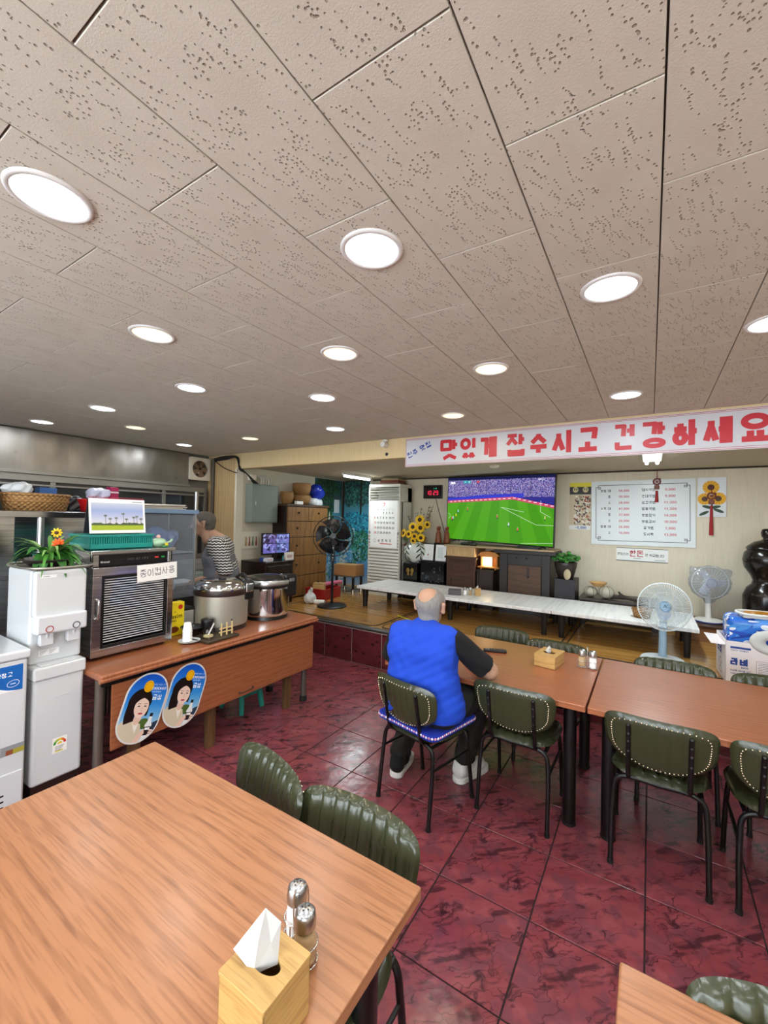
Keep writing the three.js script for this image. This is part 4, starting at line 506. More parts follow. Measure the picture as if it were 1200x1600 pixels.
  const leaf = (L, w, rise, droop, a) => { const P = [], I = [], n = 8; for (let i = 0; i <= n; i++) { const s = i / n, r = 0.02 + L * s, y = 0.05 + rise * s - droop * s * s, ww = w * Math.sin(Math.PI * (0.08 + 0.92 * s)) + 0.001; for (const k of [-1, 0, 1]) P.push(Math.cos(a) * r - Math.sin(a) * ww * k, y + (k ? 0.25 * ww : 0), Math.sin(a) * r + Math.cos(a) * ww * k); } for (let i = 0; i < n; i++) for (let k = 0; k < 2; k++) { const q = i * 3 + k; I.push(q, q + 1, q + 4, q, q + 4, q + 3); } const g = new THREE.BufferGeometry(); g.setAttribute('position', new THREE.Float32BufferAttribute(P, 3)); g.setIndex(I); g.computeVertexNormals(); return g; };
  for (let i = 0; i < 52; i++) { const wide = i % 3 === 0, m = lf[i % 3].clone(); m.side = THREE.DoubleSide; mesh('leaf', leaf(rr(0.1, 0.2), wide ? rr(0.02, 0.032) : rr(0.006, 0.011), rr(0.08, 0.24), rr(0.1, 0.26), rr(0, 6.28)), m, p); }
  const fl = (x, y, z, r, c, c2) => { mesh('stem', rod([0, 0.05, 0], [x, y, z], 0.003), lf[0], p); for (let i = 0; i < 9; i++) { const a = i * 0.698; mesh('petal', sph(r * 0.42, 0, 0, 0, 10, 1, 0.55, 0.3).translate(r * 0.7, 0, 0).rotateZ(a).rotateY(Math.PI / 2.6).translate(x, y, z), mat(c, 0.5), p); } mesh('flower_centre', sph(r * 0.42, x + 0.006, y, z + 0.004, 10), mat(c2, 0.7), p); };
  fl(0.04, 0.12, -0.02, 0.028, 0xf0641a, 0xd84a10); fl(0.03, 0.18, -0.015, 0.024, 0xf0c81e, 0x4a2a12);
}
{ // broth refrigerator at the left edge
  const t = thing('broth_refrigerator', 'white chest refrigerator with blue Korean sticker beside the dispenser', 'refrigerator', [0, 0, 0]); const x1 = -2.6, x0 = -3.2, z0 = -0.838, z1 = -0.15;
  mesh('cabinet', span(x0, x1, 0.06, 0.9, z0, z1, 0.012), gloss, t); mesh('lid_rim', span(x0 - 0.01, x1 + 0.012, 0.9, 0.945, z0 - 0.01, z1 + 0.01, 0.012), gloss, t); mesh('round_lid', [cyl(0.14, 0.14, 0.02, -2.85, 0.955, -0.62, 36), cyl(0.1, 0.11, 0.01, -2.85, 0.97, -0.62, 36), sph(0.02, -2.85, 0.985, -0.62, 12)], steel, t);
  mesh('lower_panel', span(x1 - 0.002, x1 + 0.006, 0.09, 0.36, z0 + 0.01, z1 - 0.01), gloss, t); for (let i = 0; i < 6; i++) mesh('vent_slot', span(x1 + 0.0055, x1 + 0.007, 0.12 + i * 0.028, 0.128 + i * 0.028, z0 + 0.08, z0 + 0.36, 0), black, t); mesh('foot', [[x0 + 0.05, z0 + 0.05], [x1 - 0.05, z0 + 0.05], [x0 + 0.05, z1 - 0.05], [x1 - 0.05, z1 - 0.05]].map(([x, z]) => cyl(0.02, 0.025, 0.06, x, 0.03, z, 12)), rubber, t);
  const s = canvasTex(512, 256, (c, w, h) => { c.fillStyle = '#f4f5f5'; c.fillRect(0, 0, w, h); c.fillStyle = '#1462b4'; c.beginPath(); c.moveTo(0, 0); c.lineTo(w, 0); c.lineTo(w, h); c.quadraticCurveTo(w * 0.75, h * 0.98, w * 0.6, h * 0.72); c.lineTo(0, h * 0.6); c.fill(); hangul(c, '냉면육수냉장고', 130, 62, 44, { color: '#fff', lw: 6 }); hangul(c, '위생적', 190, 20, 22, { color: '#fff', lw: 3 }); c.strokeStyle = '#fff'; c.lineWidth = 4; c.beginPath(); c.ellipse(440, 180, 46, 32, -0.2, 0, 7); c.stroke(); c.font = 'bold 20px sans-serif'; c.fillStyle = '#fff'; c.fillText('cool', 418, 186); }); plate('sticker', 0.26, 0.125, 0.0008, printMat(s, 0.4), white, t, [x1 + 0.001, 0.815, z0 + 0.15], [0, Math.PI / 2, 0]);
  const s2 = canvasTex(256, 64, (c, w, h) => { c.fillStyle = '#8e9196'; c.fillRect(0, 0, w, h); c.fillStyle = '#a8a03a'; c.fillRect(150, 30, 106, 34); c.fillStyle = '#8a4a2a'; c.fillRect(150, 30, 40, 34); c.fillStyle = '#d8d8d8'; for (let i = 0; i < 3; i++) c.fillRect(10, 10 + i * 16, 110, 5); }); plate('rating_label', 0.17, 0.045, 0.0008, printMat(s2, 0.5), white, t, [x1 + 0.001, 0.47, z0 + 0.09], [0, Math.PI / 2, 0]);
}
// rice cookers
{
  const t = thing('rice_cooker', 'large commercial rice cooker with grey body and steel dome lid', 'rice cooker', [-2.83, 0.756, -2.12]); const bodyM = mat(0xb9b5a8, 0.35, { metalness: 0.6 });
  mesh('base_ring', cyl(0.185, 0.19, 0.04, 0, 0.02, 0, 40), mat(0x2a1c1c, 0.4), t); mesh('body', lathe([[0.19, 0.035], [0.196, 0.05], [0.2, 0.24], [0.2, 0.265]], 48), bodyM, t); mesh('band', lathe([[0.201, 0.262], [0.204, 0.267], [0.204, 0.3], [0.2, 0.305]], 48), mat(0x2c1a1a, 0.35), t);
  mesh('lid', lathe([[0.201, 0.302], [0.203, 0.315], [0.196, 0.345], [0.15, 0.368], [0, 0.378]], 48), chrome, t); mesh('steam_vent', cyl(0.025, 0.03, 0.012, 0.03, 0.382, 0.02, 20), black, t);
  const l = mesh('latch', [box(0.06, 0.15, 0.1, 0.165, 0.29, -0.11, 0.02)], black, t); mesh('latch_plate', box(0.02, 0.07, 0.07, 0.19, 0.31, -0.11, 0.008), chrome, l); mesh('hinge_handle', tube([[-0.05, 0.36, -0.17], [0.06, 0.4, -0.15], [0.12, 0.385, -0.13], [0.16, 0.33, -0.11]], 0.012, 8, 30), black, t); mesh('indicator', sph(0.006, 0.19, 0.09, 0.05, 8), black, t);
}
{
  const t = thing('rice_cooker', 'large commercial rice cooker with polished steel body and black lid', 'rice cooker', [-2.82, 0.756, -2.57]);
  mesh('base_ring', cyl(0.18, 0.185, 0.035, 0, 0.018, 0, 40), black, t); mesh('body', lathe([[0.185, 0.03], [0.19, 0.045], [0.193, 0.25], [0.192, 0.27]], 48), chrome, t); mesh('band', lathe([[0.194, 0.262], [0.196, 0.268], [0.196, 0.285]], 48), black, t); mesh('lid_rim', lathe([[0.196, 0.285], [0.199, 0.29], [0.199, 0.32], [0.19, 0.33]], 48), steel, t);
  mesh('lid', lathe([[0.19, 0.33], [0.18, 0.345], [0.08, 0.362], [0, 0.365]], 48), mat(0x1a1b1d, 0.2), t); const l = mesh('latch', box(0.1, 0.19, 0.14, 0.13, 0.27, -0.12, 0.02), mat(0x111214, 0.3), t); mesh('latch_plate', box(0.01, 0.03, 0.06, 0.181, 0.32, -0.12, 0.004), steel, l);
}
{ // small things at the steriliser end
  const yb = 0.756; const m = thing('coffee_mix_box', 'yellow coffee mix box standing beside the steriliser', 'box', [-2.9, yb, -1.76], Math.PI / 2); const pr = canvasTex(256, 400, (c, w, h) => { c.fillStyle = '#f2d818'; c.fillRect(0, 0, w, h); c.fillStyle = '#1a1208'; c.font = 'bold 62px sans-serif'; c.fillText('maxim', 30, 190); c.font = '22px sans-serif'; c.fillText('the', 120, 120); hangul(c, '모카골드', 70, 210, 22, { lw: 3 }); c.fillStyle = '#c8281e'; c.beginPath(); c.arc(206, 58, 30, 0, 7); c.fill(); c.fillStyle = '#7a3a14'; c.beginPath(); c.ellipse(128, 330, 60, 40, 0, 0, 7); c.fill(); });
  mesh('carton', box(0.15, 0.235, 0.06, 0, 0.1175, 0, 0.002), mat(0xefd318, 0.5), m); plate('carton_print', 0.146, 0.231, 0.001, printMat(pr, 0.45), mat(0xefd318, 0.5), m, [0, 0.1175, 0.0306]);
  const cupM = mat(0xf2f2f0, 0.6); const cu = lathe([[0, 0], [0.022, 0], [0.03, 0.07], [0.0315, 0.072], [0.029, 0.072], [0, 0.066]], 20);
  const pl = thing('saucer', 'white saucer on the counter under the paper cups', 'saucer', [-2.64, yb, -1.73]); mesh('dish', lathe([[0, 0.002], [0.04, 0.002], [0.07, 0.014], [0.071, 0.016], [0.04, 0.008], [0, 0.006]], 32), gloss, pl);
  const st = thing('paper_cup_stack', 'stack of white paper cups upside down on a saucer', 'paper cups', [-2.655, yb + 0.009, -1.725]); for (let i = 0; i < 4; i++) mesh('cup', lathe([[0.03, 0], [0.0315, 0.002], [0.022, 0.066], [0, 0.067]], 20).translate(0, i * 0.02, 0), cupM, st);
  const ty = thing('serving_tray', 'brown tray of jars and spoons on the counter', 'tray', [-2.6, yb, -1.9], 0.05); mesh('tray_body', [box(0.2, 0.006, 0.26, 0, 0.004, 0), box(0.2, 0.014, 0.006, 0, 0.009, 0.13), box(0.2, 0.014, 0.006, 0, 0.009, -0.13), box(0.006, 0.014, 0.26, 0.1, 0.009, 0), box(0.006, 0.014, 0.26, -0.1, 0.009, 0)], mat(0x3b3020, 0.5), ty);
  const bw = thing('black_bowl', 'black bowl on the brown tray by the coffee box', 'bowl', [-2.77, yb + 0.012, -1.84]); mesh('bowl_body', lathe([[0, 0], [0.04, 0], [0.075, 0.05], [0.085, 0.055], [0.07, 0.05], [0.036, 0.006], [0, 0.006]], 32), mat(0x17171a, 0.35), bw);
  const gj = thing('glass_jar', 'small glass jar with a white spoon on the brown tray', 'jar', [-2.61, yb + 0.008, -1.855]); mesh('jar_body', lathe([[0, 0], [0.033, 0], [0.036, 0.01], [0.036, 0.045], [0.03, 0.06], [0.031, 0.066]], 24), clearBottle, gj); mesh('sugar', lathe([[0, 0.003], [0.031, 0.003], [0.033, 0.02], [0, 0.024]], 20), mat(0xa89a70, 0.9), gj); mesh('spoon', rod([0, 0.02, 0], [0.02, 0.1, -0.03], 0.005), white, gj);
  const bj = thing('black_canister', 'black lidded canister behind the wooden caddy', 'canister', [-2.71, yb + 0.008, -1.915]); mesh('canister_body', lathe([[0, 0], [0.042, 0], [0.042, 0.085], [0.045, 0.087], [0.045, 0.105], [0.03, 0.112], [0, 0.114]], 28), mat(0x17161a, 0.3), bj);
  const wc = thing('wooden_caddy', 'small pale wooden picket caddy on the brown tray', 'caddy', [-2.575, yb + 0.008, -1.98], Math.PI / 2); for (let i = 0; i < 3; i++) mesh('picket', box(0.012, 0.09, 0.006, (i - 1) * 0.045, 0.045, 0), mat(0xe0c48e, 0.6), wc); for (const y of [0.025, 0.05]) mesh('rail', box(0.12, 0.01, 0.005, 0, y, -0.006), mat(0xe0c48e, 0.6), wc);
}
{ // on top of the steriliser
  const y = 1.401; const bk = thing('plastic_basket', 'teal perforated plastic basket on top of the steriliser', 'basket', [-2.96, y, -1.375]); const m = mat(0x11877e, 0.4);
  mesh('basket_body', [box(0.26, 0.006, 0.36, 0, 0.004, 0), ...[[0.135, 0, 0.006, 0.37], [-0.135, 0, 0.006, 0.37], [0, 0.187, 0.27, 0.006], [0, -0.187, 0.27, 0.006]].flatMap(([x, z, w, d]) => [box(w, 0.03, d, x, 0.018, z), box(w + 0.012, 0.014, d + 0.012, x, 0.082, z)])], m, bk);
  for (let i = 0; i < 28; i++) mesh('slat', box(0.005, 0.055, 0.007, 0.135, 0.05, -0.18 + i * 0.0133, 0), m, bk); for (let i = 0; i < 16; i++) for (const z of [-0.187, 0.187]) mesh('slat', box(0.007, 0.055, 0.005, -0.125 + i * 0.0167, 0.05, z, 0), m, bk); mesh('basket_back', box(0.004, 0.06, 0.36, -0.135, 0.05, 0, 0), m, bk);
  const ca = thing('desk_calendar', 'desk calendar with a palm tree picture standing on the teal basket', 'calendar', [-2.99, y + 0.089, -1.41], Math.PI / 2);
  const pic = canvasTex(512, 340, (c, w, h) => { c.fillStyle = '#f7f7f5'; c.fillRect(0, 0, w, h); const g = c.createLinearGradient(0, 30, 0, 250); g.addColorStop(0, '#c9cfd6'); g.addColorStop(0.4, '#98a6d2'); g.addColorStop(1, '#d9d4dc'); c.fillStyle = g; c.fillRect(18, 40, w - 36, 270); c.fillStyle = '#a8b82a'; c.fillRect(18, 258, w - 36, 52); c.fillStyle = '#4a5a34'; c.beginPath(); c.moveTo(18, 262); for (let i = 0; i <= 40; i++) c.lineTo(18 + i * 11.9, 250 - 18 * noise(i * 0.6, 0, 4)); c.lineTo(494, 264); c.fill(); c.strokeStyle = '#5a4630'; for (const [x, hh] of [[140, 90], [180, 60], [235, 66], [300, 110], [330, 56], [400, 74], [430, 84], [470, 60]]) { c.lineWidth = 4; c.beginPath(); c.moveTo(x, 256); c.lineTo(x, 256 - hh); c.stroke(); c.strokeStyle = '#4a5a2c'; c.lineWidth = 3; for (let k = 0; k < 9; k++) { c.beginPath(); c.moveTo(x, 256 - hh); c.lineTo(x + 18 * Math.cos(k * 0.7), 258 - hh + 12 * Math.sin(k * 0.7)); c.stroke(); } c.strokeStyle = '#5a4630'; } c.fillStyle = '#666'; c.fillRect(390, 22, 100, 6); });
  plate('front_sheet', 0.345, 0.225, 0.003, printMat(pic, 0.5), paper, ca, [0, 0.115, 0.02], [-0.14, 0, 0]); const bs = mesh('back_stand', box(0.345, 0.225, 0.003, 0, 0.115, 0), mat(0x202228, 0.6), ca, [0, 0, -0.05]); bs.rotation.x = 0.18; mesh('wire_binding', Array.from({ length: 30 }, (_, i) => rotY(tor(0.007, 0.0009, 0, 0, 0, 10, 4), Math.PI / 2).translate(-0.165 + i * 0.0114, 0.232, 0.0)), mat(0xc0304a, 0.4), ca);
  const tp = thing('teapot', 'celadon teapot on top of the steriliser', 'teapot', [-2.85, y, -1.615]); const ce = mat(0x9fc0a2, 0.2); mesh('pot_body', lathe([[0, 0], [0.03, 0], [0.05, 0.02], [0.052, 0.035], [0.035, 0.055], [0, 0.06]], 28), ce, tp); mesh('lid_knob', sph(0.014, 0, 0.068, 0, 12), mat(0xd8a8a0, 0.4), tp); mesh('spout', tube([[0.02, 0.025, -0.045], [0.03, 0.035, -0.07], [0.03, 0.05, -0.08]], 0.008, 8), ce, tp); mesh('handle', tube([[0, 0.045, 0.045], [0, 0.05, 0.07], [0, 0.03, 0.072], [0, 0.018, 0.048]], 0.005, 8, 24), ce, tp);
  const tb = thing('green_tray', 'small green dish under the celadon teapot with a yellow tag', 'dish', [-2.775, y, -1.62]); mesh('dish', lathe([[0, 0], [0.02, 0], [0.024, 0.014], [0.018, 0.006], [0, 0.005]], 20), mat(0x3c8a50, 0.4), tb); mesh('tag', box(0.012, 0.02, 0.02, 0.0, 0.018, -0.01), mat(0xe8c81e, 0.5), tb);
}
// ---------------------------------------------------------------- kitchen
{ // steel sheet, windows and exhaust fan along the kitchen wall
  const h = thing('steel_hood_sheet', 'long stained stainless steel sheet below the kitchen ceiling', 'steel sheet'); mesh('sheet', span(-5.39, -5.34, 2.02, 2.45, -3.42, -1.2, 0.004), hoodSteel, h); mesh('bottom_lip', span(-5.34, -5.3, 2.0, 2.03, -3.42, -1.2), alu, h);
  const w = struct('window_5', 'dark sliding kitchen windows in aluminium frames under the steel sheet', 'window'); const x = -5.36; mesh('window_frame', [span(x - 0.03, x + 0.04, 1.93, 2.0, -3.7, -1.2), span(x - 0.03, x + 0.04, 1.02, 1.08, -3.7, -1.2), ...[-3.7, -3.1, -2.5, -1.9, -1.25].map((z) => span(x - 0.02, x + 0.035, 1.05, 1.96, z, z + 0.05)), span(x - 0.03, x + 0.05, 1.88, 1.9, -3.7, -1.2)], alu, w); for (const [a, b] of [[-3.65, -3.1], [-3.05, -2.5], [-2.45, -1.9], [-1.85, -1.25]]) mesh('pane', span(x - 0.005, x, 1.08, 1.88, a, b, 0), mat(0x2a2e30, 0.12, { metalness: 0.0 }), w);
  const f = thing('exhaust_fan', 'square white exhaust fan at the end of the steel sheet', 'fan', [-5.345, 2.26, -3.575], Math.PI / 2); mesh('frame', ext((() => { const s = rrShape(0.31, 0.31, 0.02), p = new THREE.Path(); p.absarc(0, 0, 0.12, 0, Math.PI * 2); s.holes.push(p); return s; })(), 0.03, 0.004, 32), mat(0xcfc8b6, 0.5), f); mesh('duct', rotX(cyl(0.125, 0.125, 0.01, 0, 0, 0, 32), Math.PI / 2), mat(0x2c2622, 0.8), f); for (let i = 0; i < 5; i++) mesh('blade', ext(shape([[0.02, -0.015], [0.11, -0.05], [0.115, 0.03], [0.025, 0.02]]), 0.003).rotateX(0.35).rotateZ(i * 1.2566).translate(0, 0, 0.02), mat(0x7d6248, 0.6), f); for (const r of [0.03, 0.055, 0.08, 0.105]) mesh('guard_ring', tor(r, 0.002, 0, 0, 0.04, 32, 6), mat(0x6a5a48, 0.5), f); mesh('hub', rotX(cyl(0.026, 0.026, 0.02, 0, 0, 0.042, 20), Math.PI / 2), mat(0xd8d2c4, 0.5), f);
  const p = thing('metal_pipe', 'dark vertical pipe between the exhaust fan and the wood panel', 'pipe', [-5.25, 0, -3.735]); mesh('pipe', cyl(0.022, 0.022, 2.42, 0, 1.212, 0, 14), mat(0x4a443c, 0.5), p);
  const p2 = thing('steel_pipe', 'bright steel pipe standing by the kitchen window', 'pipe', [-5.2, 0, -3.45]); mesh('pipe', cyl(0.03, 0.03, 1.93, 0, 0.966, 0, 16), steel, p2);
  const wt = thing('kitchen_worktop', 'stainless kitchen worktop in front of the cook', 'worktop', [0, 0, 0]); mesh('worktop_slab', span(-4.6, -3.98, 0.86, 0.9, -3.3, -1.3), brushed, wt); for (const [a, b] of [[-4.55, -3.25], [-4.03, -3.25], [-4.55, -1.35], [-4.03, -1.35]]) mesh('leg', cyl(0.02, 0.02, 0.86, a, 0.431, b, 12), steel, wt); mesh('backsplash', span(-4.6, -4.59, 0.9, 1.1, -3.3, -1.3), brushed, wt);
  const cb = thing('chopping_board', 'white chopping board in front of the cook', 'chopping board', [-4.13, 0.901, -2.45]); mesh('board', box(0.26, 0.03, 0.5, 0, 0.015, 0, 0.006), white, cb);
}
{ // stainless shelf rack behind the dispenser
  const x0 = -3.72, x1 = -3.32, z0 = -1.72, z1 = -0.7; const t = thing('steel_shelf_rack', 'stainless shelf rack behind the water dispenser', 'shelf');
  mesh('top_shelf', span(x0, x1, 1.585, 1.625, z0, z1), brushed, t); mesh('middle_shelf', span(x0, x1, 1.2, 1.23, z0, z1), brushed, t); mesh('lower_shelf', span(x0, x1, 0.55, 0.58, z0, z1), brushed, t); mesh('back_sheet', span(x0, x0 + 0.006, 0.55, 1.6, z0, z1), brushed, t); for (const [a, b] of [[x0 + 0.03, z0 + 0.03], [x1 - 0.03, z0 + 0.03], [x0 + 0.03, z1 - 0.03], [x1 - 0.03, z1 - 0.03], [x1 - 0.03, -1.12]]) mesh('post', cyl(0.019, 0.019, 1.585, a, 0.7925, b, 14), steel, t); mesh('front_panel', span(x1 - 0.01, x1 - 0.004, 0.56, 1.59, -0.98, -0.86), brushed, t);
  const y = 1.626;
  const wb = thing('wicker_basket', 'wide flat wicker basket on the steel rack', 'basket', [-3.47, y, -1.13]); mesh('basket_body', [lathe([[0, 0], [0.17, 0], [0.185, 0.1], [0.19, 0.11], [0.178, 0.11], [0.165, 0.01], [0, 0.01]], 40).scale(0.72, 1, 1)], wicker, wb); mesh('basket_rim', tor(0.187, 0.009, 0, 0, 0, 40, 8).rotateX(Math.PI / 2).scale(0.72, 1, 1).translate(0, 0.108, 0), wicker, wb); mesh('middle_band', tor(0.181, 0.006, 0, 0, 0, 40, 8).rotateX(Math.PI / 2).scale(0.72, 1, 1).translate(0, 0.065, 0), wicker, wb);
  const bag = (name, label, x, z, yy, r, c, s, sy = 0.7) => { const b = thing(name, label, 'plastic bag', [x, yy, z]); seed = s; const bones = []; for (let i = 0; i < 7; i++) bones.push([rr(-r, r) * 0.6, r * sy * 0.5 + rr(-0.2, 0.3) * r * sy, rr(-r, r) * 0.7, r * 0.45 * sy, rr(-r, r) * 0.4, r * sy * 0.5, rr(-r, r) * 0.4, r * 0.5 * sy]); mesh('bag_body', flesh(bones, r / 14, 0.03, [(x, y) => -y + 0.001], (x, y, z) => 0.006 * Math.sin(x * 90 + z * 50) * Math.sin(y * 80 + z * 60)), c, b); return b; };
  const filmW = mat(0xdfe4e8, 0.35, { transmission: 0.35, thickness: 0 });
  bag('plastic_bag', 'white crumpled plastic bag heaped on the wicker basket', -3.44, -1.03, y + 0.11, 0.08, filmW, 5); bag('plastic_bag', 'black crumpled plastic bag beside the wicker basket', -3.56, -1.36, y, 0.075, mat(0x14151a, 0.3), 6, 1.2); bag('plastic_bag', 'pale lilac plastic bag on the red tub', -3.5, -1.5, y + 0.1, 0.09, mat(0xc8cce4, 0.35, { transmission: 0.3, thickness: 0 }), 8);
  const bx2 = thing('blue_carton', 'small blue carton on the wicker basket', 'box', [-3.52, y + 0.111, -1.2]); mesh('carton', box(0.08, 0.05, 0.1, 0, 0.025, 0), mat(0x2a5a9a, 0.5), bx2);
  const rt = thing('red_tub', 'red plastic tub on the steel rack beside the wicker basket', 'tub', [-3.48, y, -1.49]); mesh('tub_body', lathe([[0, 0], [0.09, 0], [0.12, 0.09], [0.125, 0.095], [0.117, 0.095], [0.088, 0.006], [0, 0.006]], 36), mat(0xb81a1c, 0.35), rt);
  const cp = thing('paper_bucket', 'white cup-shaped bucket on the steel rack', 'bucket', [-3.42, y, -0.86]); mesh('bucket_body', lathe([[0, 0], [0.045, 0], [0.058, 0.11], [0.062, 0.113], [0.055, 0.113], [0.042, 0.005], [0, 0.005]], 28), mat(0xe8e0d0, 0.5), cp);
  const pk = (label, x, z, w, hh, c) => { const b = thing('snack_carton', label, 'box', [x, y, z], 0.2, 'cartons on the rack'); mesh('carton', box(0.05, hh, w, 0, hh / 2, 0), mat(c, 0.5), b); mesh('lid_band', box(0.051, 0.012, w + 0.001, 0, hh * 0.8, 0, 0.001), mat(0xf0e0e8, 0.5), b); };
  pk('tall magenta carton on the steel rack', -3.6, -1.66, 0.07, 0.2, 0xa81458); pk('white and green carton in front of the magenta cartons', -3.42, -1.6, 0.07, 0.1, 0xd8e6c8);
  const rb = thing('red_bottle', 'small red bottle behind the wicker basket', 'bottle', [-3.62, y, -1.05]); mesh('bottle', lathe([[0, 0], [0.022, 0], [0.024, 0.12], [0.01, 0.15], [0.01, 0.17], [0, 0.17]], 18), mat(0xa01a18, 0.3), rb);
  const tb = thing('plastic_basket', 'teal plastic basket on the middle shelf of the steel rack', 'basket', [-3.46, 1.231, -1.3]); mesh('basket_body', [box(0.2, 0.006, 0.3, 0, 0.004, 0), box(0.006, 0.12, 0.3, 0.1, 0.06, 0), box(0.006, 0.12, 0.3, -0.1, 0.06, 0), box(0.2, 0.12, 0.006, 0, 0.06, 0.15), box(0.2, 0.12, 0.006, 0, 0.06, -0.15)], mat(0x0f7a72, 0.45), tb);
  const wbx = thing('storage_bin', 'pale grey storage bin on the middle shelf of the steel rack', 'bin', [-3.5, 1.231, -1.58]); mesh('bin_body', box(0.22, 0.24, 0.2, 0, 0.12, 0, 0.015), mat(0xc0c6cc, 0.4), wbx);
  const lf = thing('steel_frame_stand', 'pale steel frame standing at the end of the rack', 'frame', [-3.5, y, -0.78]); mesh('frame_bars', poly([[0, 0, 0.05], [0, 0.42, 0.05], [0, 0.42, -0.08], [0, 0, -0.08]], 0.014, 8), mat(0xb0a8c0, 0.4, { metalness: 0.5 }), lf);
}
{ // glazed case holding blue bags
  const x0 = -3.72, x1 = -3.3, z0 = -2.2, z1 = -1.73; const t = thing('display_case', 'glass-sided case with a steel top in front of the cook', 'display case'); mesh('base_cabinet', span(x0, x1, 0, 0.93, z0, z1), mat(0x1d1f22, 0.35), t); mesh('top_cap', span(x0, x1 + 0.01, 1.63, 1.665, z0 - 0.015, z1 + 0.015), mat(0x7f9ab8, 0.35, { metalness: 0.5 }), t);
  for (const [a, b] of [[x0, z0], [x1 - 0.012, z0], [x0, z1 - 0.012], [x1 - 0.012, z1 - 0.012]]) mesh('corner_post', span(a, a + 0.012, 0.93, 1.63, b, b + 0.012), alu, t);
  mesh('glass_pane', new THREE.PlaneGeometry(z1 - z0 - 0.02, 0.69).rotateY(Math.PI / 2).translate(x1 - 0.004, 1.28, (z0 + z1) / 2), film, t); mesh('glass_pane', new THREE.PlaneGeometry(x1 - x0 - 0.02, 0.69).translate((x0 + x1) / 2, 1.28, z0 + 0.004), film, t); mesh('inner_shelf', span(x0 + 0.01, x1 - 0.02, 1.3, 1.306, z0 + 0.01, z1 - 0.01), steel, t); mesh('back_sheet', span(x0, x0 + 0.004, 0.93, 1.63, z0, z1), mat(0x5f6a78, 0.4, { metalness: 0.4 }), t);
  const filmB = mat(0x5f7fae, 0.3), filmG = mat(0xb8c4d2, 0.35), fld = (x, y, z) => 0.007 * Math.sin(x * 80 + z * 60 + y * 30) * Math.sin(y * 95 - z * 40);
  const pb = (label, y, z, m, s) => { seed = s; const b = thing('plastic_bag', label, 'plastic bag', [-3.5, y, z]); const bones = []; for (let i = 0; i < 8; i++) bones.push([rr(-0.1, 0.1), rr(0.07, 0.16), rr(-0.11, 0.11), 0.06, rr(-0.06, 0.06), 0.09, rr(-0.06, 0.06), 0.075]); mesh('bag_body', flesh(bones, 0.012, 0.04, [(x, y) => 0.002 - y], fld), m, b); };
  pb('blue plastic bag on the upper shelf of the glass case', 1.307, -1.97, filmB, 31); pb('pale plastic bag at the bottom of the glass case', 0.931, -1.97, filmG, 35);
  const np = thing('newspaper_stack', 'loose stack of papers on top of the glass case', 'papers', [-3.5, 1.666, -1.96]); for (let i = 0; i < 6; i++) mesh('sheet', box(0.26 + rr(-0.03, 0.03), 0.006, 0.36 + rr(-0.04, 0.04), rr(-0.02, 0.02), 0.003 + i * 0.0065, rr(-0.02, 0.02), 0), mat([0xd8d4c8, 0xc8b8a0, 0xe4e0d8, 0x9a8a78, 0xd0c4b0, 0xe0dcd0][i], 0.85), np).rotation.y = rr(-0.15, 0.15);
  const pot = thing('steel_canister', 'square steel canister with black lid beside the yellow coffee box', 'canister', [-3.2, 0.756, -2.0]); pot.position.x = -2.96; pot.position.z = -1.99 + 0.11; pot.position.set(-2.95, 0.756, -1.88); mesh('canister_body', box(0.12, 0.16, 0.1, 0, 0.08, 0, 0.01), mat(0xb8b8b4, 0.4, { metalness: 0.6 }), pot); mesh('canister_lid', box(0.125, 0.02, 0.105, 0, 0.17, 0, 0.006), black, pot);
}
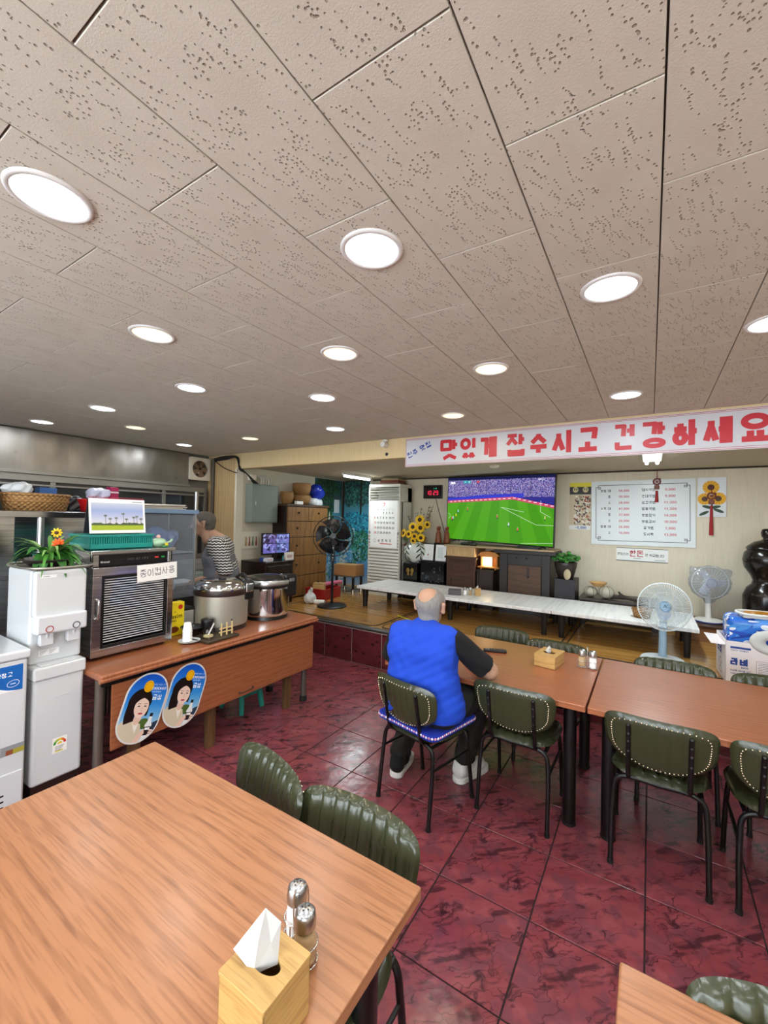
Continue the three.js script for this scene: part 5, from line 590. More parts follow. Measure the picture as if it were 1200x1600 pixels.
// ---------------------------------------------------------------- alcove wall: fuse box, desk, chest
{
  const t = thing('fuse_box', 'grey steel fuse box on the alcove wall with cables above', 'fuse box', [0, 0, 0]); const fm = mat(0x7f8d86, 0.45); mesh('case', span(-4.78, -4.63, 1.53, 2.07, -4.39, -3.92, 0.006), fm, t); mesh('door', span(-4.632, -4.618, 1.545, 2.055, -4.375, -3.935, 0.005), fm, t); mesh('latch', box(0.012, 0.05, 0.015, -4.613, 1.8, -3.965), steel, t);
  const c = thing('cable_bundle', 'bundle of black and white cables above the fuse box', 'cables'); for (let i = 0; i < 5; i++) mesh('black_cable', tube([[-5.25, 2.42 - i * 0.008, -3.74], [-4.95, 2.44 - i * 0.01, -3.735], [-4.72, 2.4, -3.74 + i * 0.008], [-4.7, 2.25 + i * 0.01, -3.745], [-4.68, 2.2, -3.85], [-4.7, 2.07, -4.0 - i * 0.02]], 0.009, 8, 50), mat(0x151414, 0.6), c); for (let i = 0; i < 5; i++) mesh('white_cable', tube([[-4.7, 2.07, -4.12 - i * 0.045], [-4.7, 2.15, -4.13 - i * 0.045], [-4.72, 2.19, -4.08 - i * 0.04], [-4.76, 2.2, -4.0 - i * 0.03]], 0.009, 8, 30), mat(0xd0cec6, 0.5), c); mesh('sagging_cable', tube([[-5.2, 2.38, -3.73], [-5.0, 2.28, -3.72], [-4.82, 2.22, -3.735], [-4.74, 2.2, -3.74]], 0.006, 8, 40), mat(0x151414, 0.6), c);
  const jb = thing('junction_box', 'white junction box on the cables above the fuse box', 'box', [-4.72, 2.16, -3.98]); mesh('box_body', box(0.08, 0.08, 0.1, 0, 0, 0, 0.008), cream, jb);
  const pl = thing('key_board', 'pale wall plate with hanging keys below the fuse box', 'key board', [-4.776, 1.28, -4.02]); mesh('plate', box(0.006, 0.24, 0.3, 0.003, 0, 0), cream, pl); for (let i = 0; i < 4; i++) { mesh('key', [rod([0.012, 0.05, -0.1 + i * 0.06], [0.012, -0.03, -0.1 + i * 0.06], 0.006), box(0.006, 0.06, 0.022, 0.012, -0.05, -0.1 + i * 0.06)], [mat(0x9a4a2a, 0.5), mat(0x3a7a4a, 0.5), mat(0x8a3a2a, 0.5), mat(0xb08a4a, 0.4)][i], pl); }
  const d = thing('dark_cabinet', 'low dark brown cabinet with a drawer below the monitor', 'cabinet', [0, 0, 0]); mesh('cabinet_body', span(-4.775, -4.3, PLAT + 0.001, 0.985, -4.4, -3.875, 0.01), darkWood, d); mesh('cabinet_top', span(-4.778, -4.28, 0.985, 1.01, -4.41, -3.872, 0.01), darkWood, d); for (let i = 0; i < 2; i++) { const dr = mesh('drawer', span(-4.302, -4.288, 0.7 - i * 0.26, 0.95 - i * 0.26, -4.37, -3.92, 0.004), darkWood, d); mesh('drawer_handle', rotX(cyl(0.005, 0.005, 0.05, 0, 0, 0, 8), Math.PI / 2).translate(-4.28, 0.83 - i * 0.26, -4.15), steel, dr); }
  const scr = canvasTex(512, 320, (c, w, h) => { c.fillStyle = '#0a0a14'; c.fillRect(0, 0, w, h); for (let k = 0; k < 4; k++) { const X = (k % 2) * 256 + 4, Y = (k >> 1) * 160 + 4; c.fillStyle = ['#4a3a5a', '#6a78b8', '#6a64b0', '#5a68a8'][k]; c.fillRect(X, Y, 248, 152); for (let i = 0; i < 22; i++) { c.fillStyle = ['rgba(180,190,255,0.6)', 'rgba(20,20,50,0.6)', 'rgba(120,110,190,0.6)'][i % 3]; c.beginPath(); c.ellipse(X + hash(i, k, 1) * 230 + 8, Y + hash(i, k, 2) * 130 + 10, 8 + 40 * hash(i, k, 3), 6 + 22 * hash(i, k, 4), hash(i, k, 5) * 3, 0, 7); c.save(); c.clip; c.fill(); c.restore(); } } });
  const m = thing('security_monitor', 'small monitor showing four camera views on the dark cabinet', 'monitor', [-4.42, 1.011, -4.17], Math.PI / 2 - 0.15); mesh('bezel', box(0.46, 0.3, 0.03, 0, 0.23, 0, 0.006), black, m); mesh('screen', new THREE.PlaneGeometry(0.43, 0.265).translate(0, 0.233, 0.0165), new THREE.MeshStandardMaterial({ color: 0x000000, roughness: 0.25, emissive: 0xffffff, emissiveMap: scr, emissiveIntensity: 0.9 }), m); mesh('monitor_stand', [box(0.05, 0.1, 0.03, 0, 0.05, -0.01), box(0.2, 0.012, 0.14, 0, 0.006, 0, 0.004)], black, m);
  const clutter = [['tissue_pack', 'crumpled white and blue tissue pack on the dark cabinet', 0xdfe4f4, 0.06, 0.05, 0.12, -4.34, -3.97], ['tape_roll', 'small blue box on the dark cabinet', 0x2a4a9a, 0.06, 0.05, 0.05, -4.4, -3.92], ['medicine_bottle', 'small teal bottle beside the monitor', 0x3aa0b0, 0.025, 0.07, 0.025, -4.32, -4.22], ['desk_block_calendar', 'white block calendar in front of the monitor', 0xf0eee8, 0.03, 0.11, 0.16, -4.31, -4.32]];
  for (const [n, l, c, w, hh, dd, x, z] of clutter) { const o = thing(n, l, n.includes('bottle') ? 'bottle' : n.includes('calendar') ? 'calendar' : 'box', [x, 1.011, z]); mesh('main_body', n.includes('bottle') ? lathe([[0, 0], [w / 2, 0], [w / 2, hh * 0.7], [w / 4, hh * 0.8], [w / 4, hh], [0, hh]], 16) : [box(w, hh, dd, 0, hh / 2, 0, 0.004)], mat(c, 0.55), o); mesh('front_label', box(0.001, hh * 0.4, dd * 0.6, w / 2, hh * 0.5, 0, 0), mat(0xc8b0b0, 0.6), o); }
  const ch = thing('chest_of_drawers', 'tall pine chest of drawers against the alcove wall', 'chest of drawers', [0, 0, 0]); const X = -4.48; mesh('chest_carcass', [span(-4.775, X - 0.012, PLAT + 0.001, 1.78, -5.34, -4.43, 0.004)], darkWood, ch); mesh('chest_top', span(-4.778, X + 0.02, 1.78, 1.81, -5.36, -4.42), rustic, ch);
  const rows = [[1.56, 1.77, 2], [1.32, 1.55, 1], [1.04, 1.31, 1], [0.74, 1.03, 1], [0.43, 0.73, 1]]; for (const [a, b, n] of rows) for (let i = 0; i < n; i++) { const z0 = -5.33 + i * 0.45, z1 = n > 1 ? z0 + 0.44 : -4.44, dr = mesh('drawer', span(X - 0.012, X + 0.01, a, b, z0, z1, 0.004), pine, ch); for (const q of n > 1 ? [0.5] : [0.22, 0.78]) mesh('drawer_knob', sph(0.016, X + 0.02, (a + b) / 2 + 0.02, z0 + (z1 - z0) * q, 12), mat(0x2a1c12, 0.4), dr); }
  const basket = (label, z, y, r, hh) => { const b = thing('wicker_basket', label, 'basket', [-4.62, y, z], 0, 'baskets on the chest'); mesh('basket_body', lathe([[0, 0], [r * 0.75, 0], [r, hh * 0.6], [r * 0.95, hh], [r * 0.9, hh], [r * 0.7, 0.01], [0, 0.01]], 28), wicker, b); mesh('basket_rim', tor(r * 0.94, 0.008, 0, 0, 0, 28, 6).rotateX(Math.PI / 2).translate(0, hh, 0), wicker, b); };
  basket('round wicker basket at the bottom of the stack on the pine chest', -4.86, 1.811, 0.15, 0.14); basket('round wicker basket stacked on another on the pine chest', -4.87, 1.96, 0.145, 0.18); basket('small brown wicker basket at the end of the pine chest', -4.56, 1.811, 0.1, 0.18);
  const bb = thing('blue_plastic_bag', 'shiny blue plastic bag heaped on the pine chest', 'plastic bag', [-4.6, 1.92, -5.2]); seed = 44; mesh('bag_body', flesh([[0, 0.08, 0, 0.1, 0.02, 0.14, 0.03, 0.1], [0, 0.1, -0.06, 0.09, 0, 0.14, 0.07, 0.07]], 0.012, 0.04, [], (x, y, z) => 0.005 * Math.sin(z * 70 + y * 40)), mat(0x1a32a8, 0.22), bb);
  const wb = thing('white_plastic_bag', 'white plastic bundle under the blue bag on the pine chest', 'plastic bag', [-4.6, 1.811, -5.16]); mesh('bag_body', flesh([[0, 0.05, -0.1, 0.06, 0, 0.06, 0.1, 0.055], [0.02, 0.04, 0, 0.07, 0.02, 0.06, 0.05, 0.07]], 0.012, 0.04, [(x, y) => 0.002 - y, (x, y) => y - 0.115], (x, y, z) => 0.005 * Math.sin(z * 90 + y * 60)), mat(0xcfd4d8, 0.4), wb);
  const wbx = thing('white_carton', 'small white carton at the front of the pine chest top', 'box', [-4.54, 1.811, -4.72]); wbx.position.set(-4.49, 1.811, -4.68); mesh('carton', box(0.05, 0.05, 0.14, 0, 0.025, 0), white, wbx);
}
// ---------------------------------------------------------------- platform: mural, fan, low tables, air conditioner
const sunflower = (parent, x, y, z, r, tilt, turn) => { const g = new THREE.Group(); g.name = 'sunflower'; g.position.set(x, y, z); g.rotation.set(tilt, turn, 0, 'YXZ'); parent.add(g); const pet = []; for (let i = 0; i < 16; i++) { const a = i / 16 * 6.2832; pet.push(sph(r * 0.34, 0, 0, 0, 8, 1, 0.38, 0.16).translate(r * 0.68, 0, i % 2 ? 0.004 : 0).rotateZ(a)); } mesh('petals', pet, mat(0xf2c40c, 0.6), g); mesh('flower_centre', sph(r * 0.42, 0, 0, 0.004, 14, 1, 1, 0.35), mat(0x3a2010, 0.8), g); return g; };
{
  const mural = canvasTex(1024, 1024, (c, w, h) => {
    const g = c.createLinearGradient(0, 0, 0, h); g.addColorStop(0, '#2a4a50'); g.addColorStop(0.35, '#4a90a8'); g.addColorStop(0.6, '#58b4d0'); g.addColorStop(0.85, '#6a9cd0'); g.addColorStop(1, '#b8c8d8'); c.fillStyle = g; c.fillRect(0, 0, w, h);
    seed = 77; const blob = (x, y, rx, ry, cols, n, r0, r1) => { for (let i = 0; i < n; i++) { const a = rnd() * 6.28, q = Math.sqrt(rnd()); c.fillStyle = cols[Math.floor(rnd() * cols.length)]; c.beginPath(); c.ellipse(x + Math.cos(a) * rx * q, y + Math.sin(a) * ry * q, rr(r0, r1), rr(r0, r1) * 0.6, rnd() * 3, 0, 7); c.fill(); } };
    blob(250, 150, 300, 180, ['#122a1c', '#1e4428', '#2c6038', '#0e2024'], 1200, 6, 22); blob(800, 120, 260, 140, ['#16302c', '#2a5a4c', '#1a3a48', '#3a7a68'], 700, 6, 20); blob(200, 420, 240, 140, ['#1c4a24', '#2f6a34', '#46883c', '#163422'], 800, 6, 20); blob(820, 430, 240, 120, ['#1c6a8a', '#2a90b0', '#3ab0c8', '#185068'], 600, 6, 20);
    c.fillStyle = '#20180f'; c.fillRect(600, 0, 46, 430); c.fillRect(880, 0, 24, 330); c.fillStyle = '#cfd8dc'; c.fillRect(430, 190, 120, 130); c.fillStyle = '#3a4a58'; c.beginPath(); c.moveTo(400, 190); c.lineTo(490, 120); c.lineTo(580, 190); c.fill(); c.fillStyle = '#e8e4d8'; c.beginPath(); c.moveTo(300, 420); c.lineTo(330, 300); c.lineTo(360, 420); c.fill();
    c.fillStyle = '#d8d4c4'; c.beginPath(); c.moveTo(560, 980); c.bezierCurveTo(520, 780, 700, 720, 660, 560); c.lineTo(700, 560); c.bezierCurveTo(780, 720, 640, 800, 700, 980); c.fill(); blob(260, 760, 260, 130, ['#3a6ab0', '#5a8cc8', '#88b0d8', '#2a5090'], 500, 8, 24); blob(480, 700, 480, 300, ['#8fc4dc', '#4a94c0', '#c8dce4', '#3a7a9c', '#5a9a6a', '#a8c8d8'], 700, 4, 26); blob(120, 900, 160, 110, ['#7a8c94', '#a8b4b8', '#5a6a74', '#c8ced0'], 300, 6, 22); blob(900, 640, 140, 160, ['#1c5a44', '#2c7a58', '#4a9a78', '#164438'], 400, 5, 18); blob(460, 560, 140, 70, ['#2a6a2c', '#4a8a34', '#6aa844', '#1c4a24'], 400, 5, 16); blob(760, 880, 130, 70, ['#12301c', '#1e4a28', '#0c2014'], 400, 5, 14);
  });
  const a = struct('mural_left', 'blue green landscape wallpaper mural on the alcove side wall', 'mural'); a.name = 'wall_mural'; const sub = (u0, u1) => { const t = mural.clone(); t.repeat.set(u1 - u0, 1); t.offset.set(u0, 0); return t; };
  plate('mural_sheet', 0.75, 1.86, 0.004, printMat(sub(0, 0.6), 0.5), paper, a, [-4.7765, 1.36, -5.72], [0, Math.PI / 2, 0]); plate('mural_sheet', 0.62, 1.86, 0.004, printMat(sub(0.6, 1), 0.5), paper, a, [-4.46, 1.36, WALLZ + 0.003]); mesh('corner_strip', span(-4.15, -4.1, PLAT, PCEIL, WALLZ, WALLZ + 0.02), cream, a);
}
function fanGuard(t, R, wire, m, zf, zb, n) { for (let i = 0; i < n; i++) { const a = i / n * 6.2832, c = Math.cos(a), s = Math.sin(a); mesh('guard_wire', [tube([[c * R * 0.25, s * R * 0.25, zf], [c * R * 0.75, s * R * 0.75, zf * 0.9], [c * R, s * R, 0], [c * R * 0.75, s * R * 0.75, zb * 0.8], [c * R * 0.2, s * R * 0.2, zb]], wire, 4, 14)], m, t); } }
function floorFan(label, pos, headY, tilt, turn, R, cols, baseR, n) {
  const t = thing('floor_fan', label, 'fan', pos, turn), m = cols.guard; mesh('fan_base', lathe([[0, 0], [baseR, 0], [baseR * 1.02, 0.012], [baseR * 0.95, 0.026], [baseR * 0.3, 0.045], [0, 0.05]], 44), cols.base, t); mesh('pole', [rod([0, 0.04, 0], [0, headY - R * 0.6, 0], cols.pole, cols.pole * 0.85, 18)], cols.body, t); mesh('neck_column', box(0.055, headY > 0.7 ? 0.3 : 0.12, 0.05, 0, headY - R * 0.6 - 0.04, 0.004, 0.012), cols.body, t); if (headY > 0.7) mesh('control_buttons', [0, 1, 2, 3].map((i) => box(0.016, 0.01, 0.006, 0, headY - R * 0.6 - 0.13 + i * 0.022, 0.031, 0.002)).concat(rotX(cyl(0.012, 0.012, 0.008, 0, 0, 0, 16), Math.PI / 2).translate(0, headY - R * 0.6, 0.031)), cols.accent, t);
  const h = new THREE.Group(); h.name = 'fan_head'; h.position.set(0, headY, 0.03); h.rotation.x = tilt; t.add(h); mesh('motor', [rotX(cyl(0.055, 0.045, 0.12, 0, 0, 0, 24), Math.PI / 2).translate(0, -0.005, -0.075)], cols.body, h);
  const wires = []; for (let i = 0; i < n; i++) { const a = i / n * 6.2832, c = Math.cos(a), s = Math.sin(a); wires.push(tube([[c * R * 0.24, s * R * 0.24, 0.06], [c * R * 0.8, s * R * 0.8, 0.05], [c * R, s * R, 0.01]], cols.wire, 4, 10), tube([[c * R, s * R, 0], [c * R * 0.8, s * R * 0.8, -0.04], [c * R * 0.22, s * R * 0.22, -0.05]], cols.wire, 4, 10)); }
  const gd = mesh('wire_guard', wires, m, h); gd.userData.kind = 'stuff'; mesh('guard_rim', [tor(R, 0.006, 0, 0, 0.005, 60, 8)], m, h); mesh('guard_ring', tor(R * 0.6, 0.0022, 0, 0, 0.057, 50, 6), m, h); mesh('centre_cap', [rotX(cyl(R * 0.24, R * 0.25, 0.012, 0, 0, 0.062, 36), Math.PI / 2)], cols.cap, h);
  for (let i = 0; i < 5; i++) { const P = [], I = []; for (let j = 0; j <= 8; j++) for (let k = 0; k <= 6; k++) { const r = R * (0.16 + 0.72 * j / 8), a = (k / 6 - 0.5) * (0.95 + 0.25 * Math.sin(j / 8 * 3)) + 0.5 * j / 8; P.push(r * Math.cos(a), r * Math.sin(a), (k / 6 - 0.5) * 0.04); } for (let j = 0; j < 8; j++) for (let k = 0; k < 6; k++) { const q = j * 7 + k; I.push(q, q + 1, q + 8, q, q + 8, q + 7); } const g = new THREE.BufferGeometry(); g.setAttribute('position', new THREE.Float32BufferAttribute(P, 3)); g.setIndex(I); g.computeVertexNormals(); mesh('blade', g.rotateZ(i * 1.2566), cols.blade, h); }
  mesh('blade_hub', rotX(cyl(0.035, 0.035, 0.05, 0, 0, 0, 20), Math.PI / 2), cols.body, h); return h;
}
const thinBlack = mat(0x1a1d24, 0.15, { transmission: 0.65, thickness: 0, side: THREE.DoubleSide }), thinBlue = mat(0xeef6f8, 0.08, { transmission: 0.88, thickness: 0, side: THREE.DoubleSide });
floorFan('tall black floor fan with round base on the platform', [-3.66, PLAT + 0.001, -4.5], 0.96, -0.02, 0.62, 0.27, { base: black, body: black, guard: mat(0x0f0f11, 0.4), cap: mat(0x0a0a0c, 0.6), blade: thinBlack, accent: mat(0xd0d0d0, 0.4), pole: 0.018, wire: 0.0011 }, 0.2, 60);
{ const h = floorFan('pale blue desk fan in front of the white low tables', [0.107, PLAT + 0.001, -4.53], 0.49, -0.2, 0.2, 0.205, { base: mat(0xdfe9ee, 0.3), body: mat(0x9dc0da, 0.3), guard: mat(0xd4dee2, 0.45), cap: mat(0x9fc0e6, 0.35), blade: thinBlue, accent: white, pole: 0.032, wire: 0.0015 }, 0.17, 80); mesh('cap_emblem', [rod([-0.02, -0.012, 0.0705], [-0.008, 0.016, 0.0705], 0.002), rod([-0.008, 0.016, 0.0705], [0.0, -0.012, 0.0705], 0.002), rod([0.0, -0.008, 0.0705], [0.024, -0.01, 0.0705], 0.0015), rod([-0.004, 0.0, 0.0705], [0.018, 0.018, 0.0705], 0.0015)], mat(0x1a2c5a, 0.4), h); }
{ // low white tables
  const lt = (label, x0, x1) => { const t = thing('low_table', label, 'low table', [(x0 + x1) / 2, PLAT, -5.105], 0, 'white low tables'), w = x1 - x0, d = 0.81; mesh('tabletop', box(w, 0.036, d, 0, 0.272, 0, 0.004), whiteWood, t); for (const [a, b] of [[-1, -1], [1, -1], [-1, 1], [1, 1]]) mesh('leg', new THREE.CylinderGeometry(0.042, 0.032, 0.254, 4).rotateY(Math.PI / 4).translate(a * (w / 2 - 0.085), 0.128, b * (d / 2 - 0.09)), mat(0x121012, 0.4), t); mesh('apron', [box(w - 0.2, 0.03, 0.02, 0, 0.24, d / 2 - 0.1), box(w - 0.2, 0.03, 0.02, 0, 0.24, -d / 2 + 0.1)], mat(0x121012, 0.4), t); };
  lt('white wood-grain low table at the air conditioner end of the row', -3.39, -2.132); lt('white wood-grain low table carrying the small condiment set', -2.128, -0.869); lt('white wood-grain low table behind the pale blue fan', -0.865, 0.385);
  const y = 0.7005; const cb = thing('grey_caddy', 'grey woven caddy on the white low table', 'caddy', [-2.27, y, -4.93], 0.3); cb.position.set(-2.05, y, -4.93); mesh('caddy_body', [box(0.15, 0.005, 0.1, 0, 0.003, 0), box(0.15, 0.065, 0.005, 0, 0.033, 0.05), box(0.15, 0.065, 0.005, 0, 0.033, -0.05), box(0.005, 0.065, 0.1, 0.073, 0.033, 0), box(0.005, 0.065, 0.1, -0.073, 0.033, 0)], mat(0x5a565c, 0.7, { bumpMap: weave, bumpScale: 0.002 }, 4), cb);
  shaker('white salt shaker beside the grey caddy on the white low table', [-1.94, y, -4.99], salt, 0.95); shaker('beige seasoning shaker beside the small tissue box on the white low table', [-1.88, y, -5.02], pepper, 0.95); tissueBox('small wooden tissue box on the white low table', [-1.8, y, -5.06], 0.4, 0.07, 0.09, 0.085, 0.04);
  const mt = (label, x0, x1, z0, z1) => { const t = thing('floor_mat', label, 'floor mat', [(x0 + x1) / 2, PLAT + 0.0005, (z0 + z1) / 2], 0, 'heating mats on the platform'), s = rrShape(x1 - x0, z1 - z0, 0.09); mesh('mat_sheet', ext(s, 0.004, 0, 10).rotateX(-Math.PI / 2), mat(0xffffff, 0.2, { map: wood([196, 150, 82], [164, 120, 60], [118, 80, 38], 141, 0.3, 10).map, clearcoat: 0.3, clearcoatRoughness: 0.1 }, 0.8), t); mesh('mat_edge', tube(s.getPoints(8).slice(0, -1).map((p) => [p.x, 0.003, -p.y]), 0.006, 6, 120, true), mat(0x2a2216, 0.6), t); };
  mt('wood print heating mat at the black fan end of the platform', -4.2, -2.6, -5.9, -3.97); mt('wood print heating mat behind the man', -2.54, -0.75, -5.9, -3.97); mt('wood print heating mat beside the pale blue fan', -0.69, 0.8, -5.9, -4.3);
}
{ // floor-standing air conditioner with calendar
  const x0 = -3.84, x1 = -3.26, z1 = -5.6, t = thing('air_conditioner', 'tall white floor-standing air conditioner with slatted grille', 'air conditioner'); mesh('ac_body', [span(x0, x1, PLAT + 0.001, 1.9, -5.98, z1 - 0.05, 0.01), span(x0, x0 + 0.015, PLAT + 0.001, 1.9, -5.7, z1 - 0.004, 0.004), span(x1 - 0.015, x1, PLAT + 0.001, 1.9, -5.7, z1 - 0.004, 0.004), span(x0, x1, PLAT + 0.001, 0.455, -5.7, z1 - 0.004, 0.004), span(x0, x1, 2.12, 2.17, -5.98, z1, 0.01), span(x0, x0 + 0.02, 1.9, 2.12, -5.98, z1), span(x1 - 0.02, x1, 1.9, 2.12, -5.98, z1), span(x0, x1, 1.9, 2.12, -5.98, -5.85)], mat(0xd8d5ca, 0.45), t);
  for (let i = 0; i < 5; i++) mesh('louvre', box(x1 - x0 - 0.05, 0.008, 0.07, (x0 + x1) / 2, 1.93 + i * 0.042, z1 - 0.045).rotateX(0), mat(0xb8b4aa, 0.45), t); mesh('front_panel', span(x0 + 0.005, x1 - 0.005, 1.42, 1.9, z1 - 0.02, z1, 0.006), mat(0xe4e2da, 0.4), t); for (let i = 0; i < 19; i++) mesh('grille_slat', box(x1 - x0 - 0.03, 0.032, 0.014, (x0 + x1) / 2, 0.48 + i * 0.049, z1 - 0.012, 0.004), mat(0xe2e0d8, 0.4), t); mesh('grille_backing', span(x0 + 0.01, x1 - 0.01, 0.45, 1.42, z1 - 0.05, z1 - 0.044, 0), mat(0xb4b2aa, 0.7), t);
  const cal = canvasTex(512, 720, (c, w, h) => { c.fillStyle = '#f6f6f3'; c.fillRect(0, 0, w, h); c.fillStyle = '#e23a2a'; c.font = 'bold 74px sans-serif'; c.fillText('7', 240, 88); c.strokeStyle = '#c8c8c8'; c.lineWidth = 2; c.strokeRect(60, 120, 400, 410); c.fillStyle = '#444'; c.font = 'bold 22px sans-serif'; 'SMTWTFS'.split('').forEach((d, i) => { c.fillStyle = i ? '#444' : '#d23a2a'; c.fillText(d, 78 + i * 56, 150); }); c.font = 'bold 44px sans-serif'; for (let d = 1; d <= 31; d++) { const k = d + 2, x = k % 7, y = Math.floor(k / 7); c.fillStyle = x === 0 ? '#d23a2a' : '#33363a'; c.fillText(String(d), 70 + x * 56, 205 + y * 76); } hangul(c, '하은약국', 150, 594, 44, { gap: 30, lw: 6, color: '#33363a' }); c.strokeStyle = '#888'; c.lineWidth = 4; c.beginPath(); c.arc(92, 616, 24, 0, 7); c.stroke(); c.fillStyle = '#c84a4a'; c.fillRect(190, 656, 220, 12); });
  const k = thing('wall_calendar', 'white July calendar sheet hanging on the air conditioner', 'calendar', [-3.545, 1.54, z1 + 0.004]); plate('sheet', 0.5, 0.74, 0.002, printMat(cal, 0.6), paper, k, [0, 0, 0]); mesh('hanger', tube([[-0.05, 0.37, 0], [0, 0.4, 0], [0.05, 0.37, 0]], 0.002, 6), steel, k);
  const bk = (i, label, c) => { const o = thing('flat_box', label, 'box', [-3.5, 2.171 + i * 0.031, -5.78], 0.05 * i); mesh('box_body', box(0.36 - i * 0.03, 0.03, 0.26, 0, 0.0155, 0), mat(c, 0.7), o); }; bk(0, 'brown flat box on top of the air conditioner', 0x6a4a34); bk(1, 'dark red flat box upper on the air conditioner', 0x7a3428); bk(2, 'beige flat box topmost on the air conditioner', 0xa08a68);
  const cr = (label, x, y, z, w, h, d, a, c = 0xb08050) => { const o = thing('cardboard_box', label, 'box', [x, y, z], a, 'boxes by the mural'); mesh('carton', box(w, h, d, 0, h / 2, 0, 0.004), mat(c, 0.8), o); mesh('carton_flap', [box(w * 0.95, 0.004, d * 0.5, 0, h + 0.012, d * 0.2).rotateX(0.04)], mat(0xc09a68, 0.8), o); mesh('packing_tape', box(0.05, 0.002, d, 0, h + 0.002, 0, 0), mat(0x9a7a4a, 0.3), o); };
  const sp = thing('steel_stand', 'short steel-legged stand under the cardboard box', 'stand', [-4.22, PLAT + 0.001, -5.62]); mesh('stand_top', box(0.42, 0.02, 0.3, 0, 0.26, 0), alu, sp); for (const [a, b] of [[-1, -1], [1, -1], [-1, 1], [1, 1]]) { mesh('leg', cyl(0.022, 0.022, 0.25, a * 0.17, 0.125, b * 0.11, 14), black, sp); mesh('foot', cyl(0.032, 0.034, 0.06, a * 0.17, 0.03, b * 0.11, 16), chrome, sp); }
  cr('large open cardboard box on the steel-legged stand by the mural', -4.22, PLAT + 0.272, -5.62, 0.4, 0.17, 0.3, 0.15); cr('small cardboard box in the red crate', -4.2, PLAT + 0.07, -4.86, 0.16, 0.15, 0.18, 0.5, 0xc8a468);
  const rc = thing('red_crate', 'red plastic crate on the platform by the pine chest', 'crate', [-4.17, PLAT + 0.001, -4.92], 0.1); mesh('crate_body', [box(0.34, 0.01, 0.42, 0, 0.006, 0), box(0.34, 0.15, 0.01, 0, 0.076, 0.21), box(0.34, 0.15, 0.01, 0, 0.076, -0.21), box(0.01, 0.15, 0.42, 0.17, 0.076, 0), box(0.01, 0.15, 0.42, -0.17, 0.076, 0)], mat(0x9a1a1c, 0.35), rc); mesh('crate_rim', [box(0.36, 0.02, 0.02, 0, 0.15, 0.212), box(0.36, 0.02, 0.02, 0, 0.15, -0.212), box(0.02, 0.02, 0.44, 0.172, 0.15, 0), box(0.02, 0.02, 0.44, -0.172, 0.15, 0)], mat(0x9a1a1c, 0.35), rc);
  const pk = thing('pink_cloth', 'pink rolled cloth lying over the red crate', 'cloth', [-4.14, PLAT + 0.16, -5.08]); mesh('cloth_roll', tube([[-0.06, 0.03, 0.14], [0.0, 0.045, 0.03], [0.03, 0.05, -0.1], [0.02, 0.04, -0.2]], 0.03, 12, 30), cloth(0xd0708c), pk);
  const wbg = thing('white_tied_bag', 'tied white plastic bag on the platform beside the red crate', 'plastic bag', [-4.05, PLAT + 0.001, -4.5]); mesh('bag_body', flesh([[0, 0.06, 0, 0.08, 0.02, 0.07, 0.04, 0.075], [0, 0.1, 0, 0.05, 0.01, 0.16, 0.01, 0.02], [0.01, 0.16, 0.01, 0.02, 0.05, 0.21, 0.03, 0.018]], 0.009, 0.04, [(x, y) => 0.001 - y], (x, y, z) => 0.004 * Math.sin(x * 90 + y * 50)), mat(0xdadde0, 0.35), wbg);
  const rl = thing('paper_roll', 'small white roll lying on the platform beside the tied bag', 'roll', [-3.9, PLAT + 0.031, -4.52], 0.4); mesh('roll', rotZ(cyl(0.03, 0.03, 0.15, 0, 0, 0, 20), Math.PI / 2), paper, rl);
}
